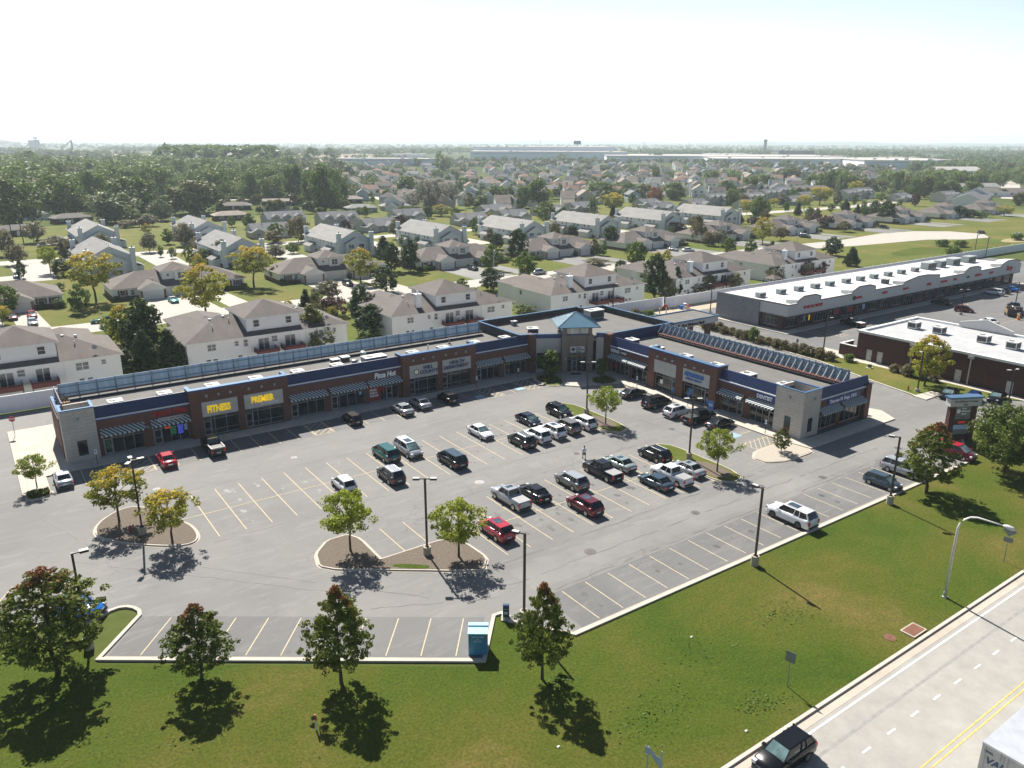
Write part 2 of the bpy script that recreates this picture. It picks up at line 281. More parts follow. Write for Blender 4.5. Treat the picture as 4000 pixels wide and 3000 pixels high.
# ---------------------------------------------------------------- mesh helper
class MB:
    def __init__(s, T=None): s.v = []; s.f = []; s.mi = []; s.T = T or Matrix.Identity(4); s.cur = 0
    def p(s, x, y, z): s.v.append(tuple(s.T @ Vector((x, y, z)))); return len(s.v)-1
    def face(s, pts, m=None):
        s.f.append([s.p(*q) for q in pts]); s.mi.append(s.cur if m is None else m); return s
    def box(s, x0, x1, y0, y1, z0, z1, m=None):
        if x0 > x1: x0, x1 = x1, x0
        if y0 > y1: y0, y1 = y1, y0
        i = [s.p(x, y, z) for z in (z0, z1) for (x, y) in ((x0, y0), (x1, y0), (x1, y1), (x0, y1))]
        for q in ((3, 2, 1, 0), (4, 5, 6, 7), (0, 1, 5, 4), (1, 2, 6, 5), (2, 3, 7, 6), (3, 0, 4, 7)):
            s.f.append([i[k] for k in q]); s.mi.append(s.cur if m is None else m)
        return s
    def prism(s, poly, z0, z1, m=None, side=None):
        a = sum(poly[i][0]*poly[(i+1) % len(poly)][1]-poly[(i+1) % len(poly)][0]*poly[i][1] for i in range(len(poly)))
        if a < 0: poly = poly[::-1]
        n = len(poly); lo = [s.p(x, y, z0) for x, y in poly]; hi = [s.p(x, y, z1) for x, y in poly]
        m = s.cur if m is None else m
        s.f.append(hi); s.mi.append(m); s.f.append(lo[::-1]); s.mi.append(m)
        for i in range(n): s.f.append([lo[i], lo[(i+1) % n], hi[(i+1) % n], hi[i]]); s.mi.append(m if side is None else side)
        return s
    def xprism(s, prof, x0, x1, m=None):   # profile in (y,z) extruded along x
        n = len(prof); a = [s.p(x0, y, z) for y, z in prof]; b = [s.p(x1, y, z) for y, z in prof]
        m = s.cur if m is None else m
        s.f.append(a[::-1]); s.f.append(b); s.mi += [m, m]
        for i in range(n): s.f.append([a[i], a[(i+1) % n], b[(i+1) % n], b[i]]); s.mi.append(m)
        return s
    def cyl(s, x, y, z0, z1, r, n=12, r2=None, m=None):
        r2 = r if r2 is None else r2; m = s.cur if m is None else m
        lo = [s.p(x+r*math.cos(2*PI*i/n), y+r*math.sin(2*PI*i/n), z0) for i in range(n)]
        hi = [s.p(x+r2*math.cos(2*PI*i/n), y+r2*math.sin(2*PI*i/n), z1) for i in range(n)]
        s.f.append(lo[::-1]); s.f.append(hi); s.mi += [m, m]
        for i in range(n): s.f.append([lo[i], lo[(i+1) % n], hi[(i+1) % n], hi[i]]); s.mi.append(m)
        return s
    def tube(s, pts, rs, n=8, m=None):
        m = s.cur if m is None else m; rings = []
        P = [Vector(q) for q in pts]
        if not hasattr(rs, '__len__'): rs = [rs]*len(P)
        for i, q in enumerate(P):
            d = (P[min(i+1, len(P)-1)]-P[max(i-1, 0)]).normalized()
            a = d.cross(Vector((0, 0, 1)) if abs(d.z) < 0.9 else Vector((1, 0, 0))).normalized(); b = d.cross(a)
            rings.append([s.p(*(q+(a*math.cos(2*PI*k/n)+b*math.sin(2*PI*k/n))*rs[i])) for k in range(n)])
        for A, B in zip(rings, rings[1:]):
            for k in range(n): s.f.append([A[k], A[(k+1) % n], B[(k+1) % n], B[k]]); s.mi.append(m)
        s.f.append(rings[0][::-1]); s.f.append(rings[-1]); s.mi += [m, m]
        return s
    def mesh(s, name, mats, smooth=False):
        me = bpy.data.meshes.new(name); me.from_pydata(s.v, [], s.f)
        if isinstance(mats, str): mats = [mats]
        for q in mats: me.materials.append(MATS[q])
        me.polygons.foreach_set('material_index', s.mi)
        if smooth: me.polygons.foreach_set('use_smooth', [True]*len(s.f))
        me.update(); return me
    def build(s, name, mats, parent=None, smooth=False):
        return link(name, s.mesh(name, mats, smooth), parent)
def link(name, me, parent=None):
    o = bpy.data.objects.new(name, me); COL.objects.link(o)
    if parent is not None: o.parent = parent
    return o
def tag(o, label, cat, group=None):
    o['label'] = label; o['category'] = cat
    if group: o['group'] = group
    return o
def thing(name, label, cat, loc=(0, 0, 0), rz=0, group=None):
    o = bpy.data.objects.new(name, None); COL.objects.link(o); o.location = loc; o.rotation_euler = (0, 0, rz)
    return tag(o, label, cat, group)
def struct(o, kind='structure'): o['kind'] = kind; return o
def kids(o): return KIDS.setdefault(o.name, [c for c in bpy.data.objects if c.parent == o])
KIDS = {}
def dup(root, loc, rz=0, label=None, group=None, scale=None):
    r = root.copy(); COL.objects.link(r); r.location = loc; r.rotation_euler = (0, 0, rz)
    if scale: r.scale = scale
    if label: r['label'] = label
    if group: r['group'] = group
    for ch in kids(root):
        c = ch.copy(); COL.objects.link(c); c.parent = r
        for g in kids(ch):
            d = g.copy(); COL.objects.link(d); d.parent = c
    return r
def FR(ox, oy, deg=0, oz=0):   # facade frame: x along the wall, y OUT of the wall is -y
    return Matrix.Translation((ox, oy, oz)) @ Matrix.Rotation(R(deg), 4, 'Z')
def text(name, s, size, T, x, y, z, mat, parent, extrude=0.04, bold=0.0, shear=0, flat=False, align='LEFT', sx=1.0):
    cu = bpy.data.curves.new(name, 'FONT'); cu.body = s; cu.size = size; cu.extrude = extrude; cu.offset = bold; cu.shear = shear; cu.align_x = align
    cu.resolution_u = 3
    o = bpy.data.objects.new('tmp', cu); COL.objects.link(o)
    dg = bpy.context.evaluated_depsgraph_get(); me = bpy.data.meshes.new_from_object(o.evaluated_get(dg))
    bpy.data.objects.remove(o); bpy.data.curves.remove(cu)
    M = T @ Matrix.Translation((x, y, z)) @ (Matrix.Identity(4) if flat else Matrix.Rotation(R(90), 4, 'X')) @ Matrix.Diagonal((sx, 1, 1, 1))
    me.transform(M); me.materials.clear(); me.materials.append(MATS[mat]); me.name = name
    return link(name, me, parent)
CA = R(35.2)
CAMH = 39.0
PITCH = math.atan(947/3043.0)
def px(u, w, z=0):
    X = u*math.cos(CA)-w*math.sin(CA); Y = u*math.sin(CA)+w*math.cos(CA); d = Y*math.cos(PITCH)-(z-CAMH)*math.sin(PITCH)
    return 2000+X/d*3043
ORD = 'leftmost second third fourth fifth sixth seventh eighth ninth tenth eleventh twelfth thirteenth fourteenth fifteenth sixteenth seventeenth eighteenth nineteenth twentieth'.split()
def ordn(i):
    if i < 20: return ORD[i] if i == 0 else ORD[i]+' from left'
    n = i+1; return '%d%s from left' % (n, 'th' if n % 100 in (11, 12, 13) else {1: 'st', 2: 'nd', 3: 'rd'}.get(n % 10, 'th'))
_link = link
def link(name, me, parent=None):
    o = _link(name, me, parent)
    if parent is not None and parent.get('wb'): o.matrix_parent_inverse = Matrix.Translation(-parent.location)
    return o
def wthing(name, label, cat, loc, group=None):
    o = thing(name, label, cat, loc, 0, group); WB.append(o); o['wb'] = 1; return o
WB = []
def offset(pts, d, closed=True):
    n = len(pts); out = []
    for i in range(n):
        p = Vector(pts[i]); a = Vector(pts[i-1]) if (closed or i > 0) else None; b = Vector(pts[(i+1) % n]) if (closed or i < n-1) else None
        e1 = (p-a).normalized() if a is not None else None; e2 = (b-p).normalized() if b is not None else None
        if e1 is None: e1 = e2
        if e2 is None: e2 = e1
        n1 = Vector((-e1.y, e1.x)); n2 = Vector((-e2.y, e2.x)); m = n1+n2
        if m.length < 1e-6: m = n1
        m.normalize(); k = max(0.45, m.dot(n1)); out.append(tuple(p+m*(d/k)))
    return out
def ccw(p):
    a = sum(p[i][0]*p[(i+1) % len(p)][1]-p[(i+1) % len(p)][0]*p[i][1] for i in range(len(p)))
    return p if a > 0 else p[::-1]
def chaikin(p, k=2, closed=True):
    for _ in range(k):
        q = []; n = len(p)
        for i in range(n if closed else n-1):
            a, b = p[i], p[(i+1) % n]
            q += [(a[0]*.75+b[0]*.25, a[1]*.75+b[1]*.25), (a[0]*.25+b[0]*.75, a[1]*.25+b[1]*.75)]
        p = q if closed else [p[0]]+q+[p[-1]]
    return p
def strip(mb, pts, d0, d1, z0, z1, closed=False):
    a = offset(pts, d0, closed); b = offset(pts, d1, closed); n = len(pts)
    for i in range(n if closed else n-1):
        j = (i+1) % n; mb.prism([a[i], a[j], b[j], b[i]], z0, z1)
def sheet(name, poly, z, mat, kind='structure'):
    mb = MB(); mb.face([(x, y, z) for x, y in ccw(list(poly))]); o = mb.build(name, mat); o['kind'] = kind; return o
def slab(name, poly, z0, z1, mats, kind='structure'):
    mb = MB(); mb.prism(list(poly), z0, z1, 0, 1 if isinstance(mats, list) else None); o = mb.build(name, mats); o['kind'] = kind; return o
CR, SR = math.cos(-CA), math.sin(-CA)
def pic(X, Y):  # ground point given in the camera's own ground axes
    return (X*math.cos(CA)+Y*math.sin(CA), -X*math.sin(CA)+Y*math.cos(CA))

# ================================================================ GROUND
mb = MB(); N = 24; E0 = 16000
mb.face([(-E0, -E0, -0.05), (E0, -E0, -0.05), (E0, E0, -0.05), (-E0, E0, -0.05)])
struct(mb.build('ground', 'country'))
sheet('yard_grass', [(-140, 133.5), (480, 133.5), (620, 330), (260, 440), (-20, 430), (-140, 300)], -0.02, 'yard')
sheet('lawn', [(-60, 25.75), (260, 25.75), (260, 46), (111.5, 46), (101, 41.9), (36.4, 42.2), (33.6, 46.9), (33.2, 48.2), (32.3, 48.2), (27.8, 43.2), (3.4, 60.6), (2.5, 66), (-60, 78)], -0.01, 'lawn')
# main asphalt: the parking lot and its drives
LOT = [(-70, 84), (-3, 70.6), (3.5, 67.2), (4.6, 67.7), (5.3, 68.1), (6.1, 68.2), (6.8, 67.9), (7.3, 67.3), (7.6, 66.5), (7.5, 65.7), (3.7, 61.2), (28.2, 43.9), (32.2, 48.5), (33.2, 48.4), (33.1, 46.9), (36.4, 42.4), (101.1, 41.9), (104.5, 44.0), (111.5, 48.2), (130, 46), (250, 46),
       (250, 47), (134, 49), (131.5, 57.8), (121.6, 58.6), (124.2, 70), (127.6, 81.4), (129.8, 108), (131.5, 132.4), (-70, 132.4)]
sheet('parking_lot', LOT, 0.0, 'asphalt')
sheet('shopping_lot', [(131.5, 86), (137, 83), (137, 80.6), (300, 80.6), (300, 132.4), (132.6, 132.4), (131.2, 108)], 0.0, 'asphalt_dark')
sheet('side_lot', [(157, 30), (300, 30), (300, 80.6), (157, 80.6)], 0.0, 'asphalt_dark')
# resealed darker stall bands
sheet('sealed_stalls', [(37.5, 42.6), (98, 42.6), (98, 48.2), (37.5, 48.2)], 0.006, 'asphalt_dark')
a = [pic(-31.9, 52.4), pic(-2.5, 52.4), pic(-2.3, 57.9), pic(-31.6, 57.9)]
sheet('sealed_stalls', a, 0.006, 'asphalt_dark')
for w0, w1, x0, x1 in ((103.1, 98.2, 7.2, 77), ):
    sheet('sealed_stalls', [(x0, w1), (x1, w1), (x1, w0), (x0, w0)], 0.005, 'asphalt_dark')
sheet('patched_asphalt', [(37.5, 49.4), (100, 49.4), (100, 53.6), (37.5, 53.6)], 0.004, 'asphalt_old')
for (x0, x1, y0, y1) in ((44.7, 47.7, 70.9, 73.6), (9.5, 13, 93.8, 96.6), (53.9, 55.6, 71.8, 73.3), (96.6, 99.8, 48.2, 50.8)):
    sheet('patched_asphalt', [(x0, y0), (x1, y0), (x1, y1), (x0, y1)], 0.008, 'asphalt_old')

# kerbs, sidewalks, islands
mb = MB()
strip(mb, [(-60, 82.6), (-3, 70.6), (3.5, 67.2), (4.6, 67.7), (5.3, 68.1), (6.1, 68.2), (6.8, 67.9), (7.3, 67.3), (7.6, 66.5), (7.5, 65.7), (3.7, 61.2), (28.2, 43.9), (32.2, 48.5), (33.2, 48.4), (33.1, 46.9), (36.4, 42.4), (101.1, 41.9), (104.5, 44.0), (111.5, 48.2), (130, 46)], -0.32, 0.0, -0.04, 0.13)
strip(mb, [(131.5, 57.8), (121.6, 58.6), (124.2, 70), (127.6, 81.4), (129.8, 108), (131.3, 131)], -0.32, 0.0, -0.04, 0.13)
strip(mb, [(137, 80.9), (136.5, 84), (131.9, 86.5), (131.9, 108), (133, 120)], 0.0, 0.25, -0.04, 0.13)
struct(mb.build('kerb', 'kerb_concrete'))
strip_mb = MB(); strip(strip_mb, [(3.8, 61.2), (28.2, 43.95)], 0, 0.22, 0, 0.012); strip(strip_mb, [(36.4, 42.4), (101.1, 41.9)], 0, 0.28, 0, 0.012)
struct(strip_mb.build('gutter', 'gutter_concrete'))
def island(label_name, pts, fill, k=2, inset=0.17, smooth=True):
    p = chaikin(ccw(pts), k) if smooth else ccw(pts)
    slab('kerb', p, -0.02, 0.14, 'kerb_concrete')
    o = offset(p, -0.42)
    slab('gutter', offset(p, -0.2), -0.02, 0.014, 'gutter_concrete')
    q = offset(p, inset); s = slab(label_name, q, 0.0, 0.165, fill); return s
IA = [(6.3, 84.6), (7.6, 87.2), (10.2, 89.0), (12.3, 87.6), (12.3, 83.4), (14.9, 81.9), (15.4, 77.6), (14.2, 75.8), (11.4, 77.3), (7.0, 81.8)]
island('mulch_bed', IA, 'mulch', 2)
IB = [(22.9, 65.2), (23.8, 67.4), (26.2, 69.2), (28.5, 69.0), (28.5, 62.6), (35.6, 62.6), (36.9, 61.5), (37.4, 57.4), (36.2, 55.2), (33.5, 56.0), (27.8, 60.2), (24.4, 62.6)]
IB = [(23.0, 64.6), (23.6, 67.0), (25.6, 69.0), (27.9, 69.0), (28.6, 67.4), (28.5, 62.5), (35.8, 62.5), (37.0, 60.6), (37.2, 56.8), (35.6, 55.0), (33.6, 56.2), (27.6, 60.6), (24.2, 63.0)]
def soft(pts, keep): # chaikin that leaves the listed corners sharp
    q = []; n = len(pts)
    for i in range(n):
        a, b, c = pts[i-1], pts[i], pts[(i+1) % n]
        if i in keep: q.append(b)
        else:
            for t_ in (0.35, 0.15): q.append((b[0]+(a[0]-b[0])*t_, b[1]+(a[1]-b[1])*t_))
            for t_ in (0.15, 0.35): q.append((b[0]+(c[0]-b[0])*t_, b[1]+(c[1]-b[1])*t_))
    return q
island('mulch_bed', soft(IB, {5}), 'mulch', smooth=False)
sheet('grass_patch', chaikin([(29.2, 60.7), (30.8, 59.5), (31.8, 58.4), (31.2, 58.2), (29.4, 59.6), (28.6, 60.6)], 2), 0.172, 'lawn')
IC = [(71.0, 88.4), (72.6, 89.8), (74.0, 87.6), (74.0, 78.0), (73.4, 75.4), (71.4, 74.8), (70.0, 76.4), (70.0, 84)]
island('island_grass', soft(IC, set()), 'yard', smooth=False)
ID = [(71.0, 67.6), (72.6, 69.0), (74.0, 67.0), (74.0, 57.6), (73.2, 55.0), (71.2, 54.6), (69.8, 56.2), (69.8, 64)]
island('island_grass', soft(ID, set()), 'yard', smooth=False)
for c in ((72.0, 80.2), (71.8, 59.2)):
    sheet('mulch_bed', chaikin([(c[0]-1.6, c[1]-3.3), (c[0]+1.5, c[1]-3.3), (c[0]+1.6, c[1]+2), (c[0]-1.5, c[1]+3)], 2), 0.172, 'mulch')
IE = [(81.2, 59.6), (87.3, 59.6), (87.9, 55.9), (87.2, 55.0), (82.0, 55.0), (79.4, 56.2), (79.2, 58.2)]
island('gravel_bed', soft(IE, {1, 2}), 'gravel', smooth=False)
# sidewalks (one slab each, with control joints)
slab('sidewalk', [(1.1, 98.4), (1.1, 123.5), (6.6, 123.5), (6.6, 103.3), (3.9, 103.3), (3.9, 98.4)], -0.02, 0.15, 'concrete')
slab('sidewalk', [(6.6, 103.3), (6.6, 107.2), (80, 107.2), (91, 99), (91, 58.4), (107, 58.4), (107, 61.6), (109.9, 61.0), (110.6, 59.2), (108.6, 55.9), (88.2, 55.9), (87.4, 60.3), (87.4, 92.2), (85.6, 93.0), (82.7, 94.0), (80.8, 94.2), (78.6, 96.8), (77, 99), (77, 103.3)], -0.02, 0.15, 'concrete')
island('groundcover_bed', [(1.4, 98.6), (3.9, 98.6), (4.0, 97.6), (3.0, 96.6), (1.5, 96.8)][::1], 'groundcover_leaf', 1)
island('groundcover_bed', [(77.0, 103.0), (80.4, 101.8), (80.4, 98.4), (78.4, 96.7), (76.5, 97.2), (76.3, 99.6)], 'groundcover_leaf', 1)
island('groundcover_bed', [(83.2, 94.6), (85.4, 97.4), (87.9, 95.2), (87.8, 93.2), (85.9, 92.7)], 'groundcover_leaf', 1)
slab('sidewalk', [(140.6, 119), (140.6, 98.0), (252, 98.0), (252, 100.6), (143, 100.6), (143, 119)], -0.02, 0.14, 'concrete')
slab('sidewalk', [(133.6, 48.6), (135.2, 48.6), (135.2, 78.6), (137.4, 78.6), (137.4, 87), (133.2, 86.0), (132.9, 82.0)], -0.02, 0.12, 'concrete')
slab('sidewalk', [(121.3, 58.0), (126.3, 58.0), (126.6, 59.8), (121.6, 60.3)], -0.02, 0.135, 'concrete')
# grass strips
slab('grass_strip', [(121.9, 60.3), (126.6, 59.8), (126.4, 57.6), (133.6, 49), (133.6, 78), (132.6, 85), (131.9, 86.5), (131.9, 118), (131.0, 118), (130.1, 108), (127.9, 81.4), (124.5, 70)], -0.03, 0.10, 'yard')
# bare soil play area by the back fence
sheet('bare_soil', [(133, 126), (156, 126), (156, 132.3), (133, 132.3)], 0.01, 'sand')

# markings
yl = MB(); pl = MB()
def line(mb, a, b, wd=0.092, z=0.012):
    a = Vector(a); b = Vector(b); d = (b-a).normalized(); n = Vector((-d.y, d.x))*wd/2
    mb.face([(a.x-n.x, a.y-n.y, z), (b.x-n.x, b.y-n.y, z), (b.x+n.x, b.y+n.y, z), (a.x+n.x, a.y+n.y, z)])
for k in range(-3, 17):
    u = 25.2+2.755*k
    if u < 16.5: continue
    line(pl, (u, 76.2), (u, 88.3))
line(pl, (14.6, 82.35), (69.2, 82.35), 0.09, 0.016)
for k in range(0, 12): u = 39.2+2.77*k; line(pl, (u, 56.1), (u, 68.4))
line(pl, (37.2, 62.2), (69.6, 62.2), 0.09, 0.016)
for u in (31.2, 33.9): line(pl, (u, 62.7), (u, 68.3))
for k in range(0, 22):
    u = 39.5+2.76*k
    if u < 99: line(yl, (u, 42.9), (u, 48.0))
for k in range(0, 10):
    X = -29.4+2.78*k
    line(yl, pic(X, 52.6), pic(X+0.3, 57.7))
def hatch(mb, x0, x1, y0, y1, step=1.1, k=1.0):
    line(mb, (x0, y0), (x1, y0)); line(mb, (x0, y0), (x0, y1)); line(mb, (x1, y0), (x1, y1)); c = x0-(y1-y0)
    while c < x1:
        a = max(x0, c); b = min(x1, c+(y1-y0))
        if b-a > 0.2: line(mb, (a, y0+(a-c)), (b, y0+(b-c)), z=0.014)
        c += step
for k in range(27):
    u = 7.6+2.6*k
    if 12.9 < u < 14: continue
    line(pl, (u, 98.1), (u, 103.2))
hatch(pl, 12.9, 15.3, 98.2, 103.1); hatch(pl, 36.0, 38.6, 98.2, 103.1); hatch(pl, 65.4, 67.9, 98.2, 103.1); hatch(pl, 73.0, 75.6, 98.2, 103.1)
for k in range(12): line(pl, (82.2, 62.2+2.75*k), (87.3, 62.2+2.75*k))
hatch(yl, 82.2, 87.2, 59.9, 62.6, 0.9); hatch(pl, 82.0, 87.2, 90.0, 92.0, 1.2)
for k in range(8): line(yl, (-3.5-2.3*k, 73.0+1.3*k), (-1.2-2.3*k, 77.4+1.3*k))
for i in range(40):  # lot in front of the long white-roofed shops
    line(pl, (146+2.75*i, 92.4), (146+2.75*i, 97.6))
for k in range(16): line(yl, (184+2.75*k, 74.5), (184+2.75*k, 80))
line(yl, (184, 77.2), (226, 77.2)); line(yl, (123.3, 54.6), (126.6, 57.4)); line(yl, (126.2, 52.4), (129.5, 55.2))
hatch(yl, 148.6, 151.4, 90.5, 92.4); hatch(yl, 203, 207, 92.2, 94.6)
struct(yl.build('parking_lines', 'yellow_line')); struct(pl.build('parking_lines', 'pale_line'))
ar = MB()
ar.face([(132.9, 99.0, 0.012), (133.3, 99.0, 0.012), (133.3, 102.2, 0.012), (132.9, 102.2, 0.012)]); ar.face([(132.2, 99.0, 0.012), (133.1, 96.8, 0.012), (134.0, 99.0, 0.012)])
struct(ar.build('lane_arrow', 'road_yellow'))
am = MB()
for x, y in ((71.0, 98.9), (63.2, 98.9), (83.2, 88.4), (83.2, 64.4)):
    am.face([(x, y, 0.013), (x+1.5, y, 0.013), (x+1.5, y+1.5, 0.013), (x, y+1.5, 0.013)])
struct(am.build('parking_mark', 'blue_mark'))
# main road
RX0, RX1 = -90, 330
sheet('road', [(RX0, 2), (RX1, 2), (RX1, 25.0), (RX0, 25.0)], 0.0, 'road_concrete')
mb = MB(); mb.box(RX0, RX1, 25.35, 25.62, -0.1, 0.15); struct(mb.build('kerb', 'kerb_concrete'))
mb = MB(); mb.box(RX0, RX1, 24.65, 25.35, -0.1, 0.012); struct(mb.build('gutter', 'gutter_concrete'))
mb = MB(); mb.face([(RX0, 24.18, .012), (RX1, 24.18, .012), (RX1, 24.34, .012), (RX0, 24.34, .012)])
u = -60
while u < 200:
    mb.face([(u, 21.05, .012), (u+0.95, 21.05, .012), (u+0.95, 21.2, .012), (u, 21.2, .012)]); u += 3.05
mb.face([(29.5, 21.05, .013), (32.8, 21.05, .013), (32.8, 21.2, .013), (29.5, 21.2, .013)])
struct(mb.build('lane_lines', 'white_line'))
mb = MB()
for y in (17.75, 18.15): mb.face([(RX0, y, .012), (RX1, y, .012), (RX1, y+.11, .012), (RX0, y+.11, .012)])
mb.face([(36.5, 17.0, .012), (45.8, 17.0, .012), (45.8, 17.1, .012), (36.5, 17.1, .012)])
struct(mb.build('road_centre_lines', 'road_yellow'))
mb = MB()
for y in (22.55,): mb.face([(RX0, y, .006), (RX1, y, .006), (RX1, y+.22, .006), (RX0, y+.22, .006)])
struct(mb.build('tyre_tracks', 'track_grey'))

# residential streets and drives (pale concrete)
ST = [(-120, 183.4), (255, 183.4), (290, 176), (335, 171), (350, 162), (366, 160), (378, 168), (376, 182), (362, 192), (340, 195), (300, 190), (260, 193.6), (-120, 193.6)]
sheet('street', ST, 0.0, 'drive_concrete')
sheet('street', [(-120, 262), (20, 268), (20, 277), (-120, 271)], 0.0, 'drive_concrete')
for i, p in enumerate([
    [(-60, 302), (120, 303), (200, 305), (330, 302), (330, 311), (200, 313), (120, 313), (-60, 312)],
    [(330, 290), (480, 286), (560, 300), (556, 312), (480, 297), (330, 300)],
    [(10, 194), (16, 262), (22, 262), (19, 194)]][:2]):
    sheet('street', p, 0.002+0.002*i, 'drive_concrete')
for i, c in enumerate((17, 56, 95, 133, 171, 209, 248, 288)):
    sheet('driveway', [(c-4.5, 262), (c+5, 262), (c+6, 302), (c-5, 302)], 0.004, 'drive_concrete')
sheet('street', [(150, 560), (420, 470), (425, 476), (155, 570)], 0.0, 'drive_concrete'); sheet('street', [(228, 455), (236, 455), (285, 610), (275, 612)], 0.004, 'drive_concrete')
sheet('street', [(-5, 380), (16, 372), (18, 440), (2, 460)], 0.0, 'drive_concrete')
sheet('street', [(700, 420), (760, 395), (1240, 540), (1230, 552), (790, 425), (720, 440)], 0.0, 'drive_concrete')
sheet('street', [(640, 262), (960, 400), (1200, 455), (1190, 462), (940, 412), (636, 275)], 0.002, 'drive_concrete')
sheet('field', [(760, 400), (960, 425), (1230, 530), (1220, 470), (950, 415)], 0.01, 'dry_grass')
sheet('field', [(205, 1330), (420, 1180), (560, 1350), (380, 1620)], 0.0, 'field_tan')
sheet('field', [(560, 1500), (900, 1500), (1500, 3400), (900, 3700)], 0.0, 'field_tan')
sheet('field', [(170, 2000), (420, 1700), (620, 2400), (250, 2700)], 0.0, 'field_tan')
sheet('dry_grass', chaikin([(352, 146), (375, 142), (386, 148), (372, 154), (356, 152)], 2), 0.01, 'dry_grass')
sheet('dry_grass', chaikin([(270, 150), (330, 140), (360, 146), (330, 158), (290, 160)], 2), 0.005, 'lawn')

# manhole covers, drain
for i, (x, y, r, mt, lb) in enumerate([(30.7, 92.2, .42, 'iron_pale', 'pale round manhole cover in the aisle by the yellow fitness signs'), (46.2, 72.2, .6, 'iron_pale', 'round drain grate set in a pale square patch mid lot'),
    (61.6, 72.6, .4, 'iron', 'dark manhole cover beside the walking person'), (78.6, 71.9, .42, 'iron', 'dark manhole cover in the aisle facing the right wing shops'),
    (46.3, 52.0, .62, 'iron', 'large dark drain cover below the red hatchback in the lower aisle'), (61.4, 51.9, .5, 'iron', 'dark manhole cover beside a pothole in the lower aisle'),
    (81.4, 49.6, .5, 'iron', 'dark manhole cover in front of the grey hatchback at the kerb'), (98.2, 49.5, .5, 'iron', 'dark manhole cover on a pale patch near the lot exit'),
    (14.1, 92.1, .42, 'iron_pale', 'pale round manhole cover near the two orange topped island trees'), (3.2, 75.1, .5, 'iron_pale', 'pale round manhole cover by the lamp post at far left'),
    (57.4, 27.1, .5, 'rust', 'rusty round cover in the lawn beside the roadside drain')]):
    mb = MB(); mb.cyl(0, 0, 0.0, 0.02, r, 18); mb.cyl(0, 0, 0.02, 0.03, r*.72, 14)
    for q in range(4): a = q*PI/4; line(mb, (-r*.6*math.cos(a), -r*.6*math.sin(a)), (r*.6*math.cos(a), r*.6*math.sin(a)), .06, .035)
    o = mb.build('manhole_cover', mt); o.location = (x, y, 0.0); tag(o, lb, 'manhole cover', 'manhole covers')
t_ = thing('storm_drain', 'rusty rectangular storm drain with pale concrete rim beside the road kerb', 'storm drain', (59.9, 26.5, 0))
mb = MB(); mb.box(-1.0, 1.0, -.62, .62, -.05, .10); mb.build('rim', 'gutter_concrete', t_)
mb = MB(); mb.box(-.85, .85, -.5, .5, .10, .12)
mb.build('grate', 'rust', t_)

paint('oil_stain', (0.07, 0.068, 0.066), 0.6, var=.3)
os_ = MB(); rnd = random.Random(13)
for k in range(150):
    r_ = rnd.random()
    x, y = (39.2+2.77*rnd.randrange(0, 11)+1.38+rnd.uniform(-.4, .4), rnd.choice((58.2, 60.6, 64.0, 66.4))+rnd.uniform(-.5, .5)) if r_ < .35 else (25.2+2.755*rnd.randrange(-2, 16)+1.38+rnd.uniform(-.4, .4), rnd.choice((78.0, 80.4, 84.2, 86.6))+rnd.uniform(-.5, .5)) if r_ < .7 else (39.5+2.76*rnd.randrange(0, 21)+1.38, 45.6+rnd.uniform(-1.4, 1.2)) if r_ < .85 else (7.6+2.6*rnd.randrange(0, 26)+1.3, 100.5+rnd.uniform(-1, 1))
    n = 9; a = rnd.uniform(.12, .42); os_.face([(x+a*rnd.uniform(.5, 1.1)*math.cos(2*PI*i/n), y+a*1.4*rnd.uniform(.5, 1.1)*math.sin(2*PI*i/n), .0105+k*1e-5) for i in range(n)])
struct(os_.build('oil_stains', 'oil_stain'))
# cracks filled / worn in the aisles: thin dark polylines
ck = MB(); rnd = random.Random(3)
for (x0, y0, x1, y1) in ((0, 97.8, 92, 97.6), (14, 89.5, 70, 89.0), (16, 75.3, 70, 75.0), (38, 69.9, 70, 70.2), (38, 55.1, 80, 55.0), (38, 48.6, 100, 48.7), (36, 51.5, 96, 51.2), (75, 92, 80.5, 58), (4, 79, 24, 58), (2, 92, 7, 78), (24, 55.4, 34, 50.5), (12, 73, 30, 53)):
    P = []; n = int(math.hypot(x1-x0, y1-y0)/1.2)
    for i in range(n+1): f = i/n; P.append((x0+(x1-x0)*f+rnd.uniform(-.12, .12), y0+(y1-y0)*f+rnd.uniform(-.14, .14)))
    for i in range(n):
        if rnd.random() < 0.8: line(ck, P[i], P[i+1], rnd.uniform(.03, .13), .010)
struct(ck.build('asphalt_cracks', 'iron'))

